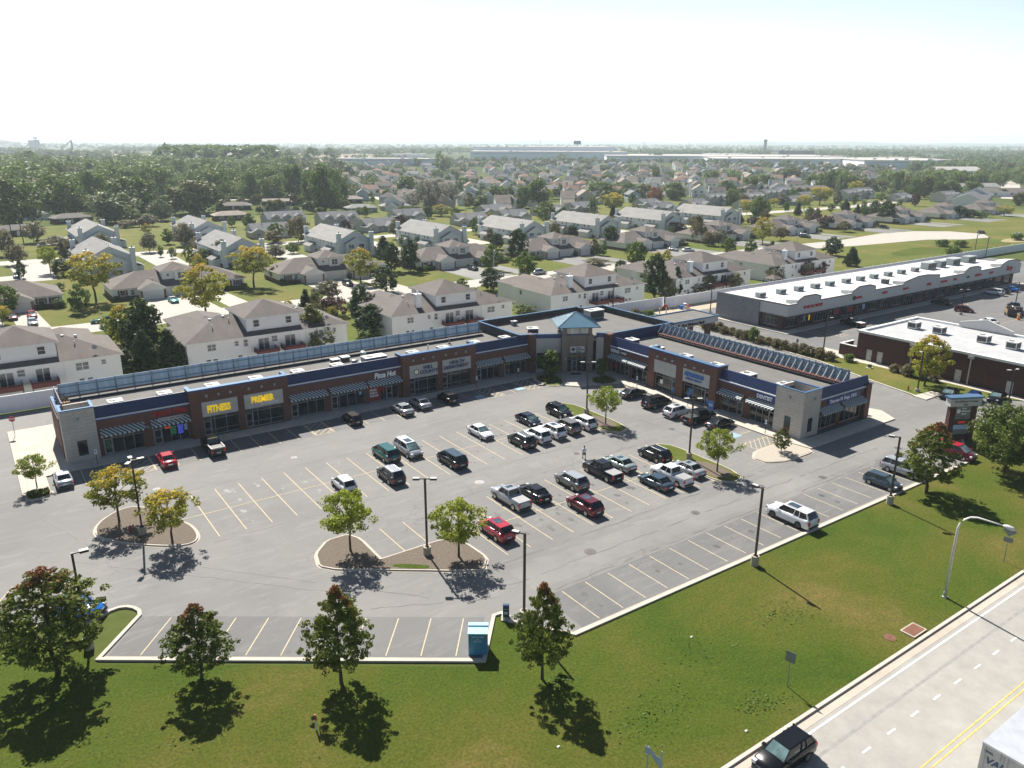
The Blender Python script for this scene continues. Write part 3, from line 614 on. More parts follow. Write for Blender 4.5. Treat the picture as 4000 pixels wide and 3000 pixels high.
# ================================================================ STRIP MALL
def wall(mb, s0, s1, z0, z1, ops, th=0.3, y=0.0):
    ops = sorted(ops); c = s0
    for (a, b, zb, zt) in ops:
        if a > c: mb.box(c, a, y, y+th, z0, z1)
        if zb > z0: mb.box(a, b, y, y+th, z0, zb)
        if zt < z1: mb.box(a, b, y, y+th, zt, z1)
        c = b
    if c < s1: mb.box(c, s1, y, y+th, z0, z1)
def storefront(P, T, a, b, zt=2.75, door=None, depth=0.16, n=None, z0=0.15, transom=0.6, mid=False):
    """glazing with mullions between a and b; door = (x0, x1)"""
    mb = MB(T); mb.box(a, b, depth, depth+0.05, z0, zt); w = mb.build('window', 'shop_glass', P)
    fr = MB(T); n = n or max(2, round((b-a)/1.25)); e = .06; d0, d1 = depth-.05, depth-.002
    xs = [a+(b-a)*i/n for i in range(n+1)]
    if door: xs = [x for x in xs if not (door[0]-.25 < x < door[1]+.25)]+[door[0], door[1]]
    for x in xs: fr.box(x-e/2, x+e/2, d0, d1, z0, zt)
    fr.box(a, b, d0-.004, d1-.004, zt-.07, zt); fr.box(a, b, d0-.004, d1-.004, z0, z0+.12)
    if transom: fr.box(a, b, d0-.003, d1-.003, zt-transom-.03, zt-transom+.03)
    if mid: fr.box(a, b, d0-.003, d1-.003, z0+.75, z0+.80)
    fr.build('frame', 'window_frame', w)
    if door:
        d = MB(T); x0, x1 = door
        for q in ((x0+.03, x0+.13), (x1-.13, x1-.03)): d.box(q[0], q[1], d0-.03, d0-.008, z0+.03, z0+2.1)
        d.box(x0+.03, x1-.03, d0-.028, d0-.009, z0+2.0, z0+2.1); d.box(x0+.03, x1-.03, d0-.028, d0-.009, z0+.03, z0+.25); d.box(x0+.03, x1-.03, d0-.028, d0-.009, z0+.95, z0+1.02)
        dd = d.build('door', 'window_frame', P); h = MB(T); h.box(x1-.2, x1-.16, d0-.07, d0-.03, z0+.9, z0+1.3); h.build('handle', 'galvanised', dd)
def awning(P, T, a, b, z1=3.62, z0=2.92, out=1.0):
    mb = MB(T); mb.xprism([(0, z1), (-out, z0+.12), (-out, z0-.10), (-out+.03, z0-.10), (-out+.03, z0+.08), (0, z1-.05)], a, b); mb.build('awning', 'awning_cloth', P)
def goose(P, T, s, z):
    mb = MB(T); mb.box(s-.14, s+.14, -.26, 0, z-.18, z+.14); mb.box(s-.08, s+.08, -.3, -.262, z-.1, z+.06); mb.build('wall_lamp', 'hvac_grey', P)
mall = wthing('strip_mall', 'long L shaped brick strip mall with blue metal roof bands and a square entrance tower', 'shopping centre', (80, 106, 0)); B = mall
TL = FR(0, 106.4, 0); TR = FR(90.6, 0, -90); TE = FR(0, 59.2, 0)
# left wing openings: (a, b, ztop, door, awning?)
LO = [(10.9, 15.7, (10.95, 11.95), 1), (16.9, 21.3, (16.95, 17.95), 1), (35.6, 40.8, (35.7, 36.7), 1), (41.8, 47.2, (41.9, 42.9), 1), (48.0, 53.1, (51.0, 52.0), 1), (67.6, 72.4, (67.7, 68.7), 1), (73.4, 78.1, (73.5, 74.5), 1)]
PO = [(23.2, 27.9, (23.3, 24.3)), (28.9, 34.3, (29.0, 30.0)), (54.8, 59.8, (54.9, 55.9)), (60.8, 66.1, (60.9, 61.9))]
mb = MB(TL)
wall(mb, 10.3, 22.4, 0.1, 5.1, [(a, b, 0.15, 2.85) for a, b, d, w in LO[:2]])
wall(mb, 34.6, 54.4, 0.1, 5.1, [(a, b, 0.15, 2.85) for a, b, d, w in LO[2:5]])
wall(mb, 66.6, 79.3, 0.1, 5.1, [(a, b, 0.15, 2.85) for a, b, d, w in LO[5:]])
for (s0, s1, ops) in ((21.7, 35.2, PO[:2]), (53.5, 67.2, PO[2:])):
    wall(mb, s0, s1, 0.1, 6.95, [(a, b, 0.15, 5.15) for a, b, d in ops], 0.45, -0.7)
    mb.box(s0, s0+.4, -.25, 1.6, 5.1, 6.95); mb.box(s1-.4, s1, -.25, 1.6, 5.1, 6.95); mb.box(s0, s0+.3, -.25, 0, .1, 5.1); mb.box(s1-.3, s1, -.25, 0, .1, 5.1)
    for a, b, d in ops: mb.box(a, b, 0, .3, 5.1, 6.9)
mb.T = FR(6.75, 0, 90); mb.box(108.2, 117.8, -.0, .3, 0.1, 5.4)           # left end wall
mb.T = FR(0, 118.0, 0); mb.box(6.9, 76.5, -.3, 0, 0.1, 5.6)              # rear wall
# right wing
RO = [(-98.0, -93.6, (-94.7, -93.7), 1), (-93.0, -89.2, (-90.3, -89.3), 1), (-73.3, -69.3, (-70.4, -69.4), 1), (-68.1, -63.7, (-64.8, -63.8), 1)]
RP = [(-86.9, -82.2, (-83.3, -82.3)), (-80.6, -75.3, (-76.4, -75.4))]
mb.T = TR
wall(mb, -98.6, -87.4, 0.1, 4.85, [(a, b, 0.15, 2.85) for a, b, d, w in RO[:2]])
wall(mb, -74.6, -63.2, 0.1, 4.85, [(a, b, 0.15, 2.85) for a, b, d, w in RO[2:]])
wall(mb, -88.4, -73.9, 0.1, 6.75, [(a, b, 0.15, 5.05) for a, b, d in RP], 0.45, -0.75)
for s0 in (-88.4, -74.3): mb.box(s0, s0+.4, -.3, 1.6, 4.85, 6.75)
for a, b, d in RP: mb.box(a, b, 0, .3, 5.0, 6.7)
mb.box(-88.4, -88.1, -.3, 0, .1, 4.9); mb.box(-74.2, -73.9, -.3, 0, .1, 4.9)
# end face
mb.T = TE; EO = [(94.0, 98.6), (99.5, 104.6)]
wall(mb, 93.6, 106.2, 0.1, 4.95, [(a, b, 0.35, 2.85) for a, b in EO]); mb.box(104.95, 106.2, -.45, 0, 0.1, 5.3)
mb.T = Matrix.Identity(4); mb.box(105.9, 106.2, 59.6, 98.3, .1, 5.3); mb.box(105.5, 105.8, 98.4, 117.6, .1, 6.0)
# bank block piers either side of the entrance
mb.box(78.3, 79.5, 105.4, 107.2, .1, 6.95); mb.box(90.0, 91.2, 98.3, 99.8, .1, 6.95)
mb.box(76.5, 100.4, 119.4, 119.7, .1, 6.1); mb.box(100.1, 100.4, 117.9, 119.4, .1, 6.1); mb.box(100.4, 105.5, 117.6, 117.9, .1, 6.1)
mb.build('wall', 'red_brick', B)
# roofs
mb = MB()
mb.face([(7.0, 106.6, 5.35), (78.5, 106.6, 5.35), (78.5, 118, 5.35), (7.0, 118, 5.35)])
mb.face([(90.9, 59.5, 5.3), (105.9, 59.5, 5.3), (105.9, 98.3, 5.3), (90.9, 98.3, 5.3)])
mb.face([(76.6, 107, 5.85), (79.4, 105.8, 5.85), (83.5, 104.0, 5.85), (89.0, 100.6, 5.85), (91.4, 98.5, 5.85), (105.6, 98.5, 5.85), (105.6, 117.7, 5.85), (100.3, 117.7, 5.85), (100.3, 119.5, 5.85), (76.6, 119.5, 5.85)])
mb.build('roof', 'gray_membrane', B)
# blue standing-seam bands (sloping slightly back)
def band(T, a, b, z0, z1, n=0):
    mb = MB(T); mb.xprism([(-.12, z0), (0.35, z1), (0.55, z1), (0.3, z0)], a, b); o = mb.build('roof_band', 'blue_metal', B)
    g = MB(T); g.box(a, b, -.26, -.12, z0-.14, z0+.02); g.build('gutter', 'white_trim', o)
    g = MB(T); g.box(a, b, -.30, -.005, z0-.3, z0-.145); g.build('fascia', 'blue_trim', o)
band(TL, 10.3, 21.7, 5.3, 6.75); band(TL, 35.2, 53.5, 5.3, 6.75); band(TL, 67.2, 78.3, 5.3, 6.75)
band(TR, -98.6, -88.4, 4.95, 6.45); band(TR, -73.9, -63.3, 4.95, 6.45); band(TE, 93.7, 106.0, 5.05, 6.4)
# copings
def coping(T, a, b, y0, y1, z, mat='cap_blue'):
    mb = MB(T); mb.box(a, b, y0, y1, z, z+.10); mb.box(a-.01, b+.01, y0-.05, y0-.002, z-.16, z+.102, 1); mb.build('coping', [mat, 'blue_trim'], B)
coping(TL, 21.6, 35.3, -.75, .1, 6.95); coping(TL, 53.4, 67.3, -.75, .1, 6.95); coping(TR, -88.5, -73.8, -.8, .1, 6.75)
for T_, s in ((TL, 21.6), (TL, 34.8), (TL, 53.4), (TL, 66.8), (TR, -88.5), (TR, -74.3)):
    mb = MB(T_); z = 6.95 if T_ is TL else 6.75; mb.box(s, s+.5, .12, 1.7, z, z+.10); mb.build('coping', 'cap_blue', B)
# bank block parapets (dark inside, pale blue cap)
pp = [(76.5, 106.4), (76.5, 119.7), (100.4, 119.7), (100.4, 117.9), (105.8, 117.9), (105.8, 98.3), (91.2, 98.3)]
mb = MB(); cp = MB()
for p, q in zip(pp, pp[1:]):
    strip(mb, [p, q], -.28, 0.0, 5.4, 7.0); strip(cp, [p, q], -.36, .06, 7.0, 7.1)
strip(mb, [(79.4, 106.6), (84.0, 104.0)], -.25, 0, 5.4, 6.9); strip(cp, [(76.5, 106.3), (79.5, 105.3)], -.4, .2, 7.1, 7.18)
mb.build('parapet', 'parapet_dark', B); cp.build('coping', 'cap_blue', B)
mb = MB(); strip(mb, [(76.45, 106.9), (79.4, 106.2)], 0, .1, 5.3, 7.0); mb.build('roof_band', 'blue_metal', B); mb = MB(); mb.box(91.0, 105.9, 98.1, 98.29, 5.3, 6.9); mb.build('roof_band', 'blue_metal', B)
# roof-edge screens with struts (left rear, right rear)
mb = MB(); mb.box(7.6, 75.2, 117.0, 117.1, 5.75, 7.55); s_ = mb.build('roof_screen', 'screen_panel', B)
f = MB(); n = 29
for i in range(n+1):
    x = 7.7+i*(75.0-7.7)/n; f.box(x-.05, x+.05, 116.88, 116.99, 5.4, 7.6)
    f.tube([(x, 116.9, 6.9), (x, 115.9, 5.5)], .035, 4)
f.box(7.6, 75.2, 116.84, 116.88, 6.1, 6.22); f.box(7.6, 75.2, 116.84, 116.88, 7.1, 7.2); f.build('screen_frame', 'light_blue_metal', s_)
f = MB(); f.box(7.6, 75.2, 115.6, 116.2, 5.36, 5.5); f.build('curb', 'parapet_dark', s_)
mb = MB(); mb.box(102.3, 102.4, 60.2, 97.6, 5.75, 7.55); s_ = mb.build('roof_screen', 'screen_panel', B)
f = MB(); g = MB(); n = 34
for i in range(n+1):
    y = 60.4+i*(97.4-60.4)/n; f.box(102.18, 102.29, y-.05, y+.05, 5.5, 7.7)
    g_ = MB(); g_.tube([(102.1, y, 7.25), (101.1, y, 5.95)], .085, 4); g_.build('strut', 'white_trim', s_)
f.box(102.14, 102.18, 60.2, 97.6, 6.2, 6.3); f.box(102.14, 102.18, 60.2, 97.6, 7.0, 7.1); f.build('screen_frame', 'light_blue_metal', s_)
f = MB(); f.box(100.9, 101.3, 60.2, 97.6, 5.75, 5.92); f.box(101.3, 102.1, 60.2, 97.6, 5.72, 5.78); f.build('beam', 'red_steel', s_)
f = MB()
for i in range(13): f.box(100.6, 100.7, 61+i*3, 61.1+i*3, 5.3, 5.75)
f.box(100.6, 101.0, 60.2, 97.6, 5.6, 5.68); f.build('beam', 'dark_steel', s_)
mb = MB(); mb.box(7.1, 7.2, 108.4, 117.0, 5.4, 7.4); s_ = mb.build('roof_screen', 'blue_metal', B)
for i in range(5): f = MB(); f.tube([(7.3, 109.2+i*1.8, 7.0), (8.5, 109.2+i*1.8, 5.6)], .05, 4); f.box(7.6, 8.6, 109.15+i*1.8, 109.8+i*1.8, 5.5, 5.62); f.build('brace', 'deck_wood', s_)
mb = MB(); mb.box(6.6, 6.95, 108.0, 118.2, 5.4, 5.75); mb.build('coping', 'cap_blue', B)
mb = MB(TE); mb.box(98.9, 106.3, -.55, .4, 5.3, 5.36) if 0 else mb.box(104.8, 106.35, -.55, .4, 5.3, 5.38); mb.build('coping', 'parapet_dark', B)
# stone corner towers
def corner(x0, x1, y0, y1, h, holes):
    mb = MB(); th = .3
    mb.T = FR(0, y0, 0); wall(mb, x0, x1, .1, h, holes[0])
    mb.T = FR(x0, 0, -90); wall(mb, -y1, -y0-.3, .1, h, holes[1])
    mb.T = Matrix.Identity(4); mb.box(x1-.3, x1, y0+.3, y1, .1, h); mb.box(x0+.3, x1-.3, y1-.3, y1, 4.0, h)
    mb.build('corner_block', 'stone_block', B)
    for T_, hs in ((FR(0, y0, 0), holes[0]), (FR(x0, 0, -90), holes[1])):
        for a, b, zb, zt in hs:
            m = MB(T_); m.box(a, b, .12, .16, zb, zt); w = m.build('window', 'shop_glass', B)
            m = MB(T_)
            for q in ((a, a+.06, zb, zt), (b-.06, b, zb, zt), (a+.06, b-.06, zt-.06, zt), (a+.06, b-.06, zb, zb+.06)): m.box(q[0], q[1], .05, .12, q[2], q[3])
            m.build('frame', 'window_frame', w)
    m = MB()
    for q in ((x0-.06, x1+.06, y0-.06, y0+.3), (x0-.06, x0+.3, y0+.3, y1), (x1-.3, x1+.06, y0+.3, y1)): m.box(q[0], q[1], q[2], q[3], h, h+.12)
    m.build('coping', 'cap_blue', B)
corner(6.55, 10.35, 105.85, 109.0, 7.0, ([(7.9, 9.1, .85, 2.95)], [(-108.0, -107.2, .85, 2.95)]))
corner(89.75, 93.65, 58.75, 63.3, 6.75, ([(91.1, 92.3, .75, 2.9)], [(-61.6, -60.5, .75, 2.9)]))
goose(B, FR(0, 105.85, 0), 8.4, 5.75); goose(B, FR(89.75, 0, -90), -61.0, 5.6); goose(B, FR(0, 58.75, 0), 92.0, 5.6)
for a, b, d, w in LO: storefront(B, TL, a, b, 2.85, d); awning(B, TL, a-.25, b+.25, 3.75, 3.0)
for a, b, d, w in RO: storefront(B, TR, a, b, 2.85, d); awning(B, TR, a-.2, b+.2, 3.6, 2.95)
for T_, L in ((TL, PO), (TR, RP)):
    for a, b, d in L:
        storefront(B, T_, a, b, 3.05, d, depth=-.2, n=3, mid=True)
        mb = MB(T_); mb.box(a-.04, b+.04, -.76, -.5, 3.05, 5.15)
        o = mb.build('sign_panel', 'eifs', B)
        g = MB(T_)
        for i in range(1, 4): x = a+(b-a)*i/4; g.box(x-.012, x+.012, -.764, -.761, 3.05, 5.15)
        g.box(a, b, -.764, -.761, 4.09, 4.11); g.build('joint', 'eifs_trim', o)
for x in (23.9, 25.5, 27.1, 29.6, 31.4, 33.2, 55.4, 57.2, 59.0, 61.3, 63.2, 65.1): goose(B, FR(0, 105.7, 0), x, 6.05)
for x in (86.2, 84.5, 82.9, 80.1, 78.3, 76.4): goose(B, FR(89.85, 0, -90), -x, 5.75)
for x in (16.3, 41.3, 47.6, 72.9): goose(B, TL, x, 3.0)
for x in (68.7, ): goose(B, TR, -x, 3.0)
for a, b in EO:
    storefront(B, TE, a, b, 2.85, None, z0=.35); awning(B, TE, a-.15, b+.15, 3.65, 2.9)
# bank entrance: two angled walls and the tower
def seg(p, q): return FR(p[0], p[1], math.degrees(math.atan2(q[1]-p[1], q[0]-p[0]))), math.hypot(q[0]-p[0], q[1]-p[1])
T1, L1_ = seg((79.4, 105.6), (84.2, 102.9)); T2, L2_ = seg((88.9, 100.3), (90.7, 99.2))
mb = MB(T1); wall(mb, 0, L1_, .1, 6.2, [(.3, L1_-.4, .6, 3.6)]); mb.T = T2; mb.box(0, L2_, 0, .3, .1, 6.2); mb.build('wall', 'eifs', B)
mb = MB(T1); mb.box(0, L1_, -.02, .35, 6.2, 6.35); mb.box(0, L1_, .05, .35, 6.35, 6.9); mb.build('fascia', 'blue_trim', B); mb = MB(); mb.T = T2; mb.box(0, L2_, -.02, .35, 6.2, 6.9); mb.build('fascia', 'blue_trim', B)
mb = MB(T1); mb.box(-.05, L1_, -.1, .4, 6.9, 7.0); mb.T = T2; mb.box(0, L2_, -.1, .4, 6.9, 7.0); mb.build('coping', 'cap_blue', B)
storefront(B, T1, .3, L1_-.4, 3.6, None, n=4, z0=.6)
ang = -29.0; TT = FR(86.55, 103.4, ang)    # tower frame: centre, -y is out
mb = MB(TT)
for sx in (-1, 1):
    x0, x1 = (sx*2.75, sx*1.75); mb.box(x0, x1, -2.75, -1.7, .1, 6.9); mb.box(sx*2.55, sx*1.9, -2.6, -1.9, 6.9, 8.5); mb.box(sx*2.55, sx*1.9, 1.9, 2.6, 5.6, 8.5)
mb.box(-1.75, 1.75, -2.55, -2.2, 5.9, 6.9); mb.box(-1.75, 1.75, -2.45, -2.1, 3.6, 5.9); mb.box(-2.75, -1.76, -1.69, 2.7, .1, 6.8); mb.box(1.76, 2.75, -1.69, 2.7, .1, 6.8)
mb.box(-1.75, 1.75, 2.4, 2.7, 5.6, 6.9); mb.box(-2.56, 2.56, -2.62, 2.62, 8.3, 8.55); tw = mb.build('entrance_tower', 'eifs_brown', B)
mb = MB(TT); mb.box(-1.9, 1.9, -2.35, -2.3, 7.1, 8.3); mb.box(-1.9, 1.9, 2.3, 2.35, 7.1, 8.3); mb.box(-2.35, -2.3, -1.9, 1.9, 7.1, 8.3); mb.box(2.3, 2.35, -1.9, 1.9, 7.1, 8.3); mb.build('window', 'white_panel', tw)
mb = MB(TT); mb.box(-2.1, 2.1, -2.5, -2.36, 6.9, 7.1); mb.box(-2.5, -2.36, -1.9, 1.9, 6.9, 7.1); mb.build('trim', 'blue_trim', tw)
mb = MB(TT); q = 3.75; e = [(-q, -q, 8.55), (q, -q, 8.55), (q, q, 8.55), (-q, q, 8.55)]; ap = (0, 0, 10.55)
for i in range(4): mb.face([e[i], e[(i+1) % 4], ap])
mb.face(e[::-1]); 
for i in range(4):
    a, b = e[i], e[(i+1) % 4]
    for k in range(1, 14):
        f_ = k/14; p0 = [a[j]+(b[j]-a[j])*f_ for j in range(3)]; tt = 1-abs(2*f_-1)
        p1 = [p0[j]+(ap[j]-(a[j]+b[j])/2)*tt for j in range(3)]; p0[2] += .03; p1[2] += .03
        mb.tube([p0, p1], .03, 3)
    mb.tube([a, ap], .07, 5)
rf = mb.build('tower_roof', 'light_blue_metal', tw)
mb = MB(TT); mb.box(-q-.03, q+.03, -q-.03, q+.03, 8.42, 8.54); mb.build('tower_eave', 'cap_blue', tw)
mb = MB(TT)
storefront(B, TT @ Matrix.Translation((0, -2.3, 0)), -1.7, 1.7, 3.6, (-.85, .05), n=4, z0=.15, transom=1.1)
mb.box(-1.35, 1.35, -2.58, -2.5, 3.75, 5.0); o = mb.build('sign_board', 'eifs_white', B)
mb = MB(TT); mb.box(-1.36, -1.3, -2.6, -2.58, 3.75, 5.0); mb.box(1.3, 1.36, -2.6, -2.58, 3.75, 5.0); mb.box(-1.36, 1.36, -2.6, -2.58, 4.95, 5.02); mb.box(-1.36, 1.36, -2.6, -2.58, 3.72, 3.79)
g = mb; g.face([(-1.1, -2.59, 4.38), (-.72, -2.59, 4.0), (-.34, -2.59, 4.38), (-.72, -2.59, 4.76)]); g.build('emblem', 'text_dark', o)
for i, s in enumerate(('First', 'Midwest', 'Bank')): text('lettering', s, .40, TT, -.18, -2.6, 4.52-.34*i, 'text_dark', o, .02, .008)
for sx in (-1, 1):
    mb = MB(TT); mb.box(sx*2.2-.15, sx*2.2+.15, -3.0, -2.75, 2.6, 2.95); mb.build('wall_lamp', 'hvac_grey', B)
mb = MB(TT); mb.box(-1.2, .6, -3.9, -2.9, .15, .17); mb.build('door_mat', 'rust', B)
# shop signs
def sign(s, size, T, x, z, mat, y=-.06, **k): return text('sign_lettering', s, size, T, x, y, z, mat, B, .05, **k)
sign("Lacey's Place", 1.0, TL, 17.1, 4.22, 'text_red', shear=.25, bold=.03, sx=.80)
mb = MB(TL); mb.box(17.5, 20.7, -1.0, -.9, 3.68, 4.1); o = mb.build('sign_board', 'eifs_white', B); text('lettering', 'SLOTS & VIDEO POKER', .30, TL, 17.58, -1.01, 3.8, 'text_dark', o, .01, .006)
yk = -.80
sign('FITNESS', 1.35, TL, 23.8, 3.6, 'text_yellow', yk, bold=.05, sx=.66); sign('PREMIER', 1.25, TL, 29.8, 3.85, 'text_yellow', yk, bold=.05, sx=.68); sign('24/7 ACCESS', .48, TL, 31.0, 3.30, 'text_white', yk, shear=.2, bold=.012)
sign('Pizza Hut', 1.15, TL, 49.0, 3.95, 'text_white', bold=.045, shear=.15, sx=.82)
sign('WILL', .78, TL, 57.1, 4.3, 'text_navy', yk, bold=.03, shear=.2); sign('COUNTY', .78, TL, 56.5, 3.55, 'text_navy', yk, bold=.03, shear=.2)
sign('HEALTH', .76, TL, 62.0, 4.32, 'text_navy', yk, bold=.03, shear=.2); sign('DEPARTMENT', .74, TL, 60.9, 3.58, 'text_navy', yk, bold=.03, shear=.2)
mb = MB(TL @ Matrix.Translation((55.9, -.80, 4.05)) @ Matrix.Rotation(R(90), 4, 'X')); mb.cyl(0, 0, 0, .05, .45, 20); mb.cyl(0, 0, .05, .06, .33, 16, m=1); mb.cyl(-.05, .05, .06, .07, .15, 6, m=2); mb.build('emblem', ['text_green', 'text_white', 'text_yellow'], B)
for T_, a, b, rows in ((TL, 48.05, 49.9, ('PIZZA', 'PASTA', 'WINGS')), ):
    mb = MB(T_); mb.box(a, b+.1, .08, .10, .3, 2.7); o = mb.build('window_poster', 'ad_red', B)
    for i, s in enumerate(rows): text('lettering', s, .44, T_, a+.1, .07, 1.95-.48*i, 'text_white', o, .01, .018)
for (T_, x0, x1, z0, z1, mt) in ((TL, 18.4, 19.0, 2.2, 2.4, 'neon_red'), (TL, 19.1, 19.7, 1.3, 2.3, 'neon_green'), (TL, 20.0, 20.6, 1.2, 2.4, 'neon_blue'), (TL, 20.8, 21.2, 1.5, 2.4, 'text_pale'), (TL, 50.2, 50.7, 1.6, 2.3, 'ad_red'), (TL, 46.4, 46.8, 1.8, 2.3, 'text_pale'), (TL, 11.2, 11.7, .9, 2.1, 'text_green'), (TR, -85.9, -85.3, 1.2, 1.9, 'text_white'), (TR, -79.6, -78.9, 1.2, 2.0, 'text_blue'), (TR, -72.3, -71.9, 1.3, 2.1, 'sign_blue'), (TR, -97.2, -96.6, 1.2, 2.0, 'text_red')):
    mb = MB(T_); y = -.27 if T_ is TR and x0 < -74 and x0 > -88 else .06; e = .03
    if mt.startswith('neon'):
        for q in ((x0, x1, z0, z0+e), (x0, x1, z1-e, z1), (x0, x0+e, z0+e, z1-e), (x1-e, x1, z0+e, z1-e)): mb.box(q[0], q[1], y, y+.02, q[2], q[3])
        for i in range(int((z1-z0)/.2)): mb.box(x0+.08, x1-.08, y, y+.02, z0+.1+.2*i, z0+.15+.2*i)
    else: mb.box(x0, x1, y, y+.02, z0, z1)
    mb.build('window_poster', mt, B)
sign('MASSAGE', .80, TR, -98.4, 3.9, 'text_white', -.06, bold=.03, sx=.66); sign('WORKS', .50, TR, -95.8, 4.0, 'text_white', -.06, bold=.012, sx=.8)
sign('ATHLETICO', .85, TR, -80.3, 4.12, 'text_blue', -.83, bold=.045, sx=.86); sign('PHYSICAL THERAPY', .36, TR, -80.0, 3.55, 'text_blue', -.83, bold=.01)
mb = MB(TR); mb.box(-67.1, -63.6, -.14, -.02, 3.78, 4.62); o = mb.build('sign_board', 'sign_blue', B); text('lettering', 'DENTIST', .80, TR, -66.95, -.16, 3.92, 'text_white', o, .02, .03, sx=.84)
mb = MB(TE); mb.box(96.0, 103.8, -.16, -.02, 3.75, 4.60); o = mb.build('sign_board', 'sign_blue', B); text('lettering', 'Therese M. Bogs, DDS', .72, TE, 96.25, -.18, 3.97, 'text_white', o, .02, .012, sx=.98)
# drive-through canopy
can = B
mb = MB(); mb.box(105.82, 123.2, 102.3, 109.2, 4.3, 5.45); mb.build('canopy', 'eifs_white', can)
mb = MB()
for q in ((105.9, 123.3, 102.2, 102.5), (105.9, 123.3, 109.0, 109.3), (123.0, 123.3, 102.5, 109.0)): mb.box(*q, 5.46, 5.7)
mb.build('coping', 'cap_blue', can); mb = MB(); mb.face([(106, 102.4, 5.5), (123, 102.4, 5.5), (123, 109.1, 5.5), (106, 109.1, 5.5)]); mb.build('roof', 'gray_membrane', can)
for x, y in ((121.5, 103.4), (121.5, 108), (114, 103.4)): mb = MB(); mb.box(x-.5, x+.5, y-.4, y+.4, .0, 4.29); mb.build('column', 'red_brick', can)
text('sign_lettering', 'First Midwest Bank', .85, FR(0, 102.3, 0), 112.6, -.06, 4.5, 'text_dark', can, .04, .01)
mb = MB(FR(0, 102.3, 0)); mb.face([(111.4, -.03, 4.85), (111.8, -.03, 4.45), (112.2, -.03, 4.85), (111.8, -.03, 5.25)]); mb.build('emblem', 'text_dark', can)

# ---------------------------------------------------------------- rooftop units
def unit(w, d, h, body='hvac_white', side='hvac_grey', lab='', loc=(0, 0, 0), rz=0, grp=None, fan=True):
    t = thing('rooftop_unit', lab, 'air conditioner', loc, rz, grp)
    mb = MB(); mb.box(-w/2, w/2, -d/2, d/2, .12, h, 1); mb.box(-w/2-.05, w/2+.05, -d/2-.05, d/2+.05, h, h+.09, 0); mb.build('casing', [body, side], t)
    mb = MB(); mb.box(-w/2+.1, w/2-.1, -d/2-.012, -d/2-.002, .3, h-.12); mb.box(w/2+.002, w/2+.012, -d/2+.15, d/2-.15, .3, h-.12)
    mb.build('grille', 'hvac_dark', t)
    mb = MB(); mb.box(-w/2+.05, w/2-.05, -d/2+.05, d/2-.05, 0, .12); mb.build('curb', 'hvac_dark', t)
    if fan: mb = MB(); mb.cyl(-w*.2, 0, h+.09, h+.13, min(w, d)*.28, 16); mb.cyl(-w*.2, 0, h+.13, h+.14, min(w, d)*.07, 8, m=1); mb.build('fan', ['hvac_dark', 'hvac_grey'], t)
    return t
xs = [13.3, 19.4, 25.7, 31.8, 38.0, 44.2, 57.3, 63.0, 69.1, 75.4]
whr = ['above the first awning shop at the left end', 'above the red script sign', 'above the yellow fitness sign', 'above the yellow premier sign', 'above the awning shop right of the premier sign', 'above the middle awning between two brick portals', 'above the county sign', 'above the health department sign', 'above the awning right of the health department sign', 'above the last awning before the bank']
u0_ = None
for i, x in enumerate(xs):
    lb = 'low white rooftop unit '+whr[i]
    if u0_ is None: u0_ = unit(1.7, 1.5, .95, lab=lb, loc=(x, 109.3, 5.37), grp='white units along the left wing roof')
    else: dup(u0_, (x, 109.3, 5.37), 0, lb)
whr = ['right behind the massage sign', 'at the left end of the blank sign panel', 'between the two right wing sign panels', 'above the physical therapy sign', 'above the striped awning left of the dentist', 'above the dentist sign']
for i, y in enumerate((95.5, 89.1, 82.8, 76.4, 70.3, 63.9)):
    lb = 'white topped rooftop unit '+whr[i]
    if i == 0: u1_ = unit(1.9, 1.7, .95, side='hvac_dark', lab=lb, loc=(92.9, y, 5.32), rz=R(-90), grp='white units along the right wing roof')
    else: dup(u1_, (92.5, y, 5.32), R(-90), lb)
unit(3.6, 1.9, 1.25, lab='largest grey and white rooftop unit above the pizza shop', loc=(50.5, 109.4, 5.37))
unit(1.9, 1.6, 1.35, lab='green grey rooftop unit left of the square tower', loc=(81.2, 108.8, 5.87), rz=R(-29))
unit(1.0, .8, .75, lab='smallest white unit near the left parapet of the bank roof', loc=(83.2, 117.4, 5.87))
unit(3.6, 2.0, 1.7, lab='big green grey unit behind the square tower on the bank roof', loc=(99.6, 113.4, 5.87))
for k, (x, y, l) in enumerate(((45.6, 113.3, 'left'), (47.5, 113.8, 'right'))):
    t_ = thing('roof_hatch', 'black sided white topped roof vent box, %s one of the pair above the pizza shop' % l, 'roof vent', (x, y, 5.37))
    mb = MB(); mb.box(-.6, .6, -.5, .5, 0, .6, 1); mb.box(-.7, .7, -.6, .6, .6, .72, 0); mb.build('box', ['hvac_white', 'hvac_dark'], t_)
t_ = thing('exhaust_fan', 'round metal exhaust fan with wide cap on the left wing roof', 'exhaust fan', (47.8, 110.8, 5.37))
mb = MB(); mb.cyl(0, 0, 0, .35, .55, 14); mb.cyl(0, 0, .35, .65, .35, 14, .6); mb.cyl(0, 0, .65, .8, .62, 14, .3); mb.build('hood', 'galvanised', t_, True)
t_ = thing('satellite_dish', 'grey satellite dish on a short mast beside the round exhaust fan', 'satellite dish', (49.6, 111.6, 5.37))
mb = MB(); mb.tube([(0, 0, 0), (0, 0, 1.0)], .05, 6); mb.box(-.6, .6, -.4, .4, 0, .1); mb.build('mast', 'galvanised', t_)
mb = MB(Matrix.Translation((0, -.1, 1.3)) @ Matrix.Rotation(R(60), 4, 'X')); mb.cyl(0, 0, 0, .18, .12, 16, .55); mb.build('dish', 'hvac_grey', t_, True)
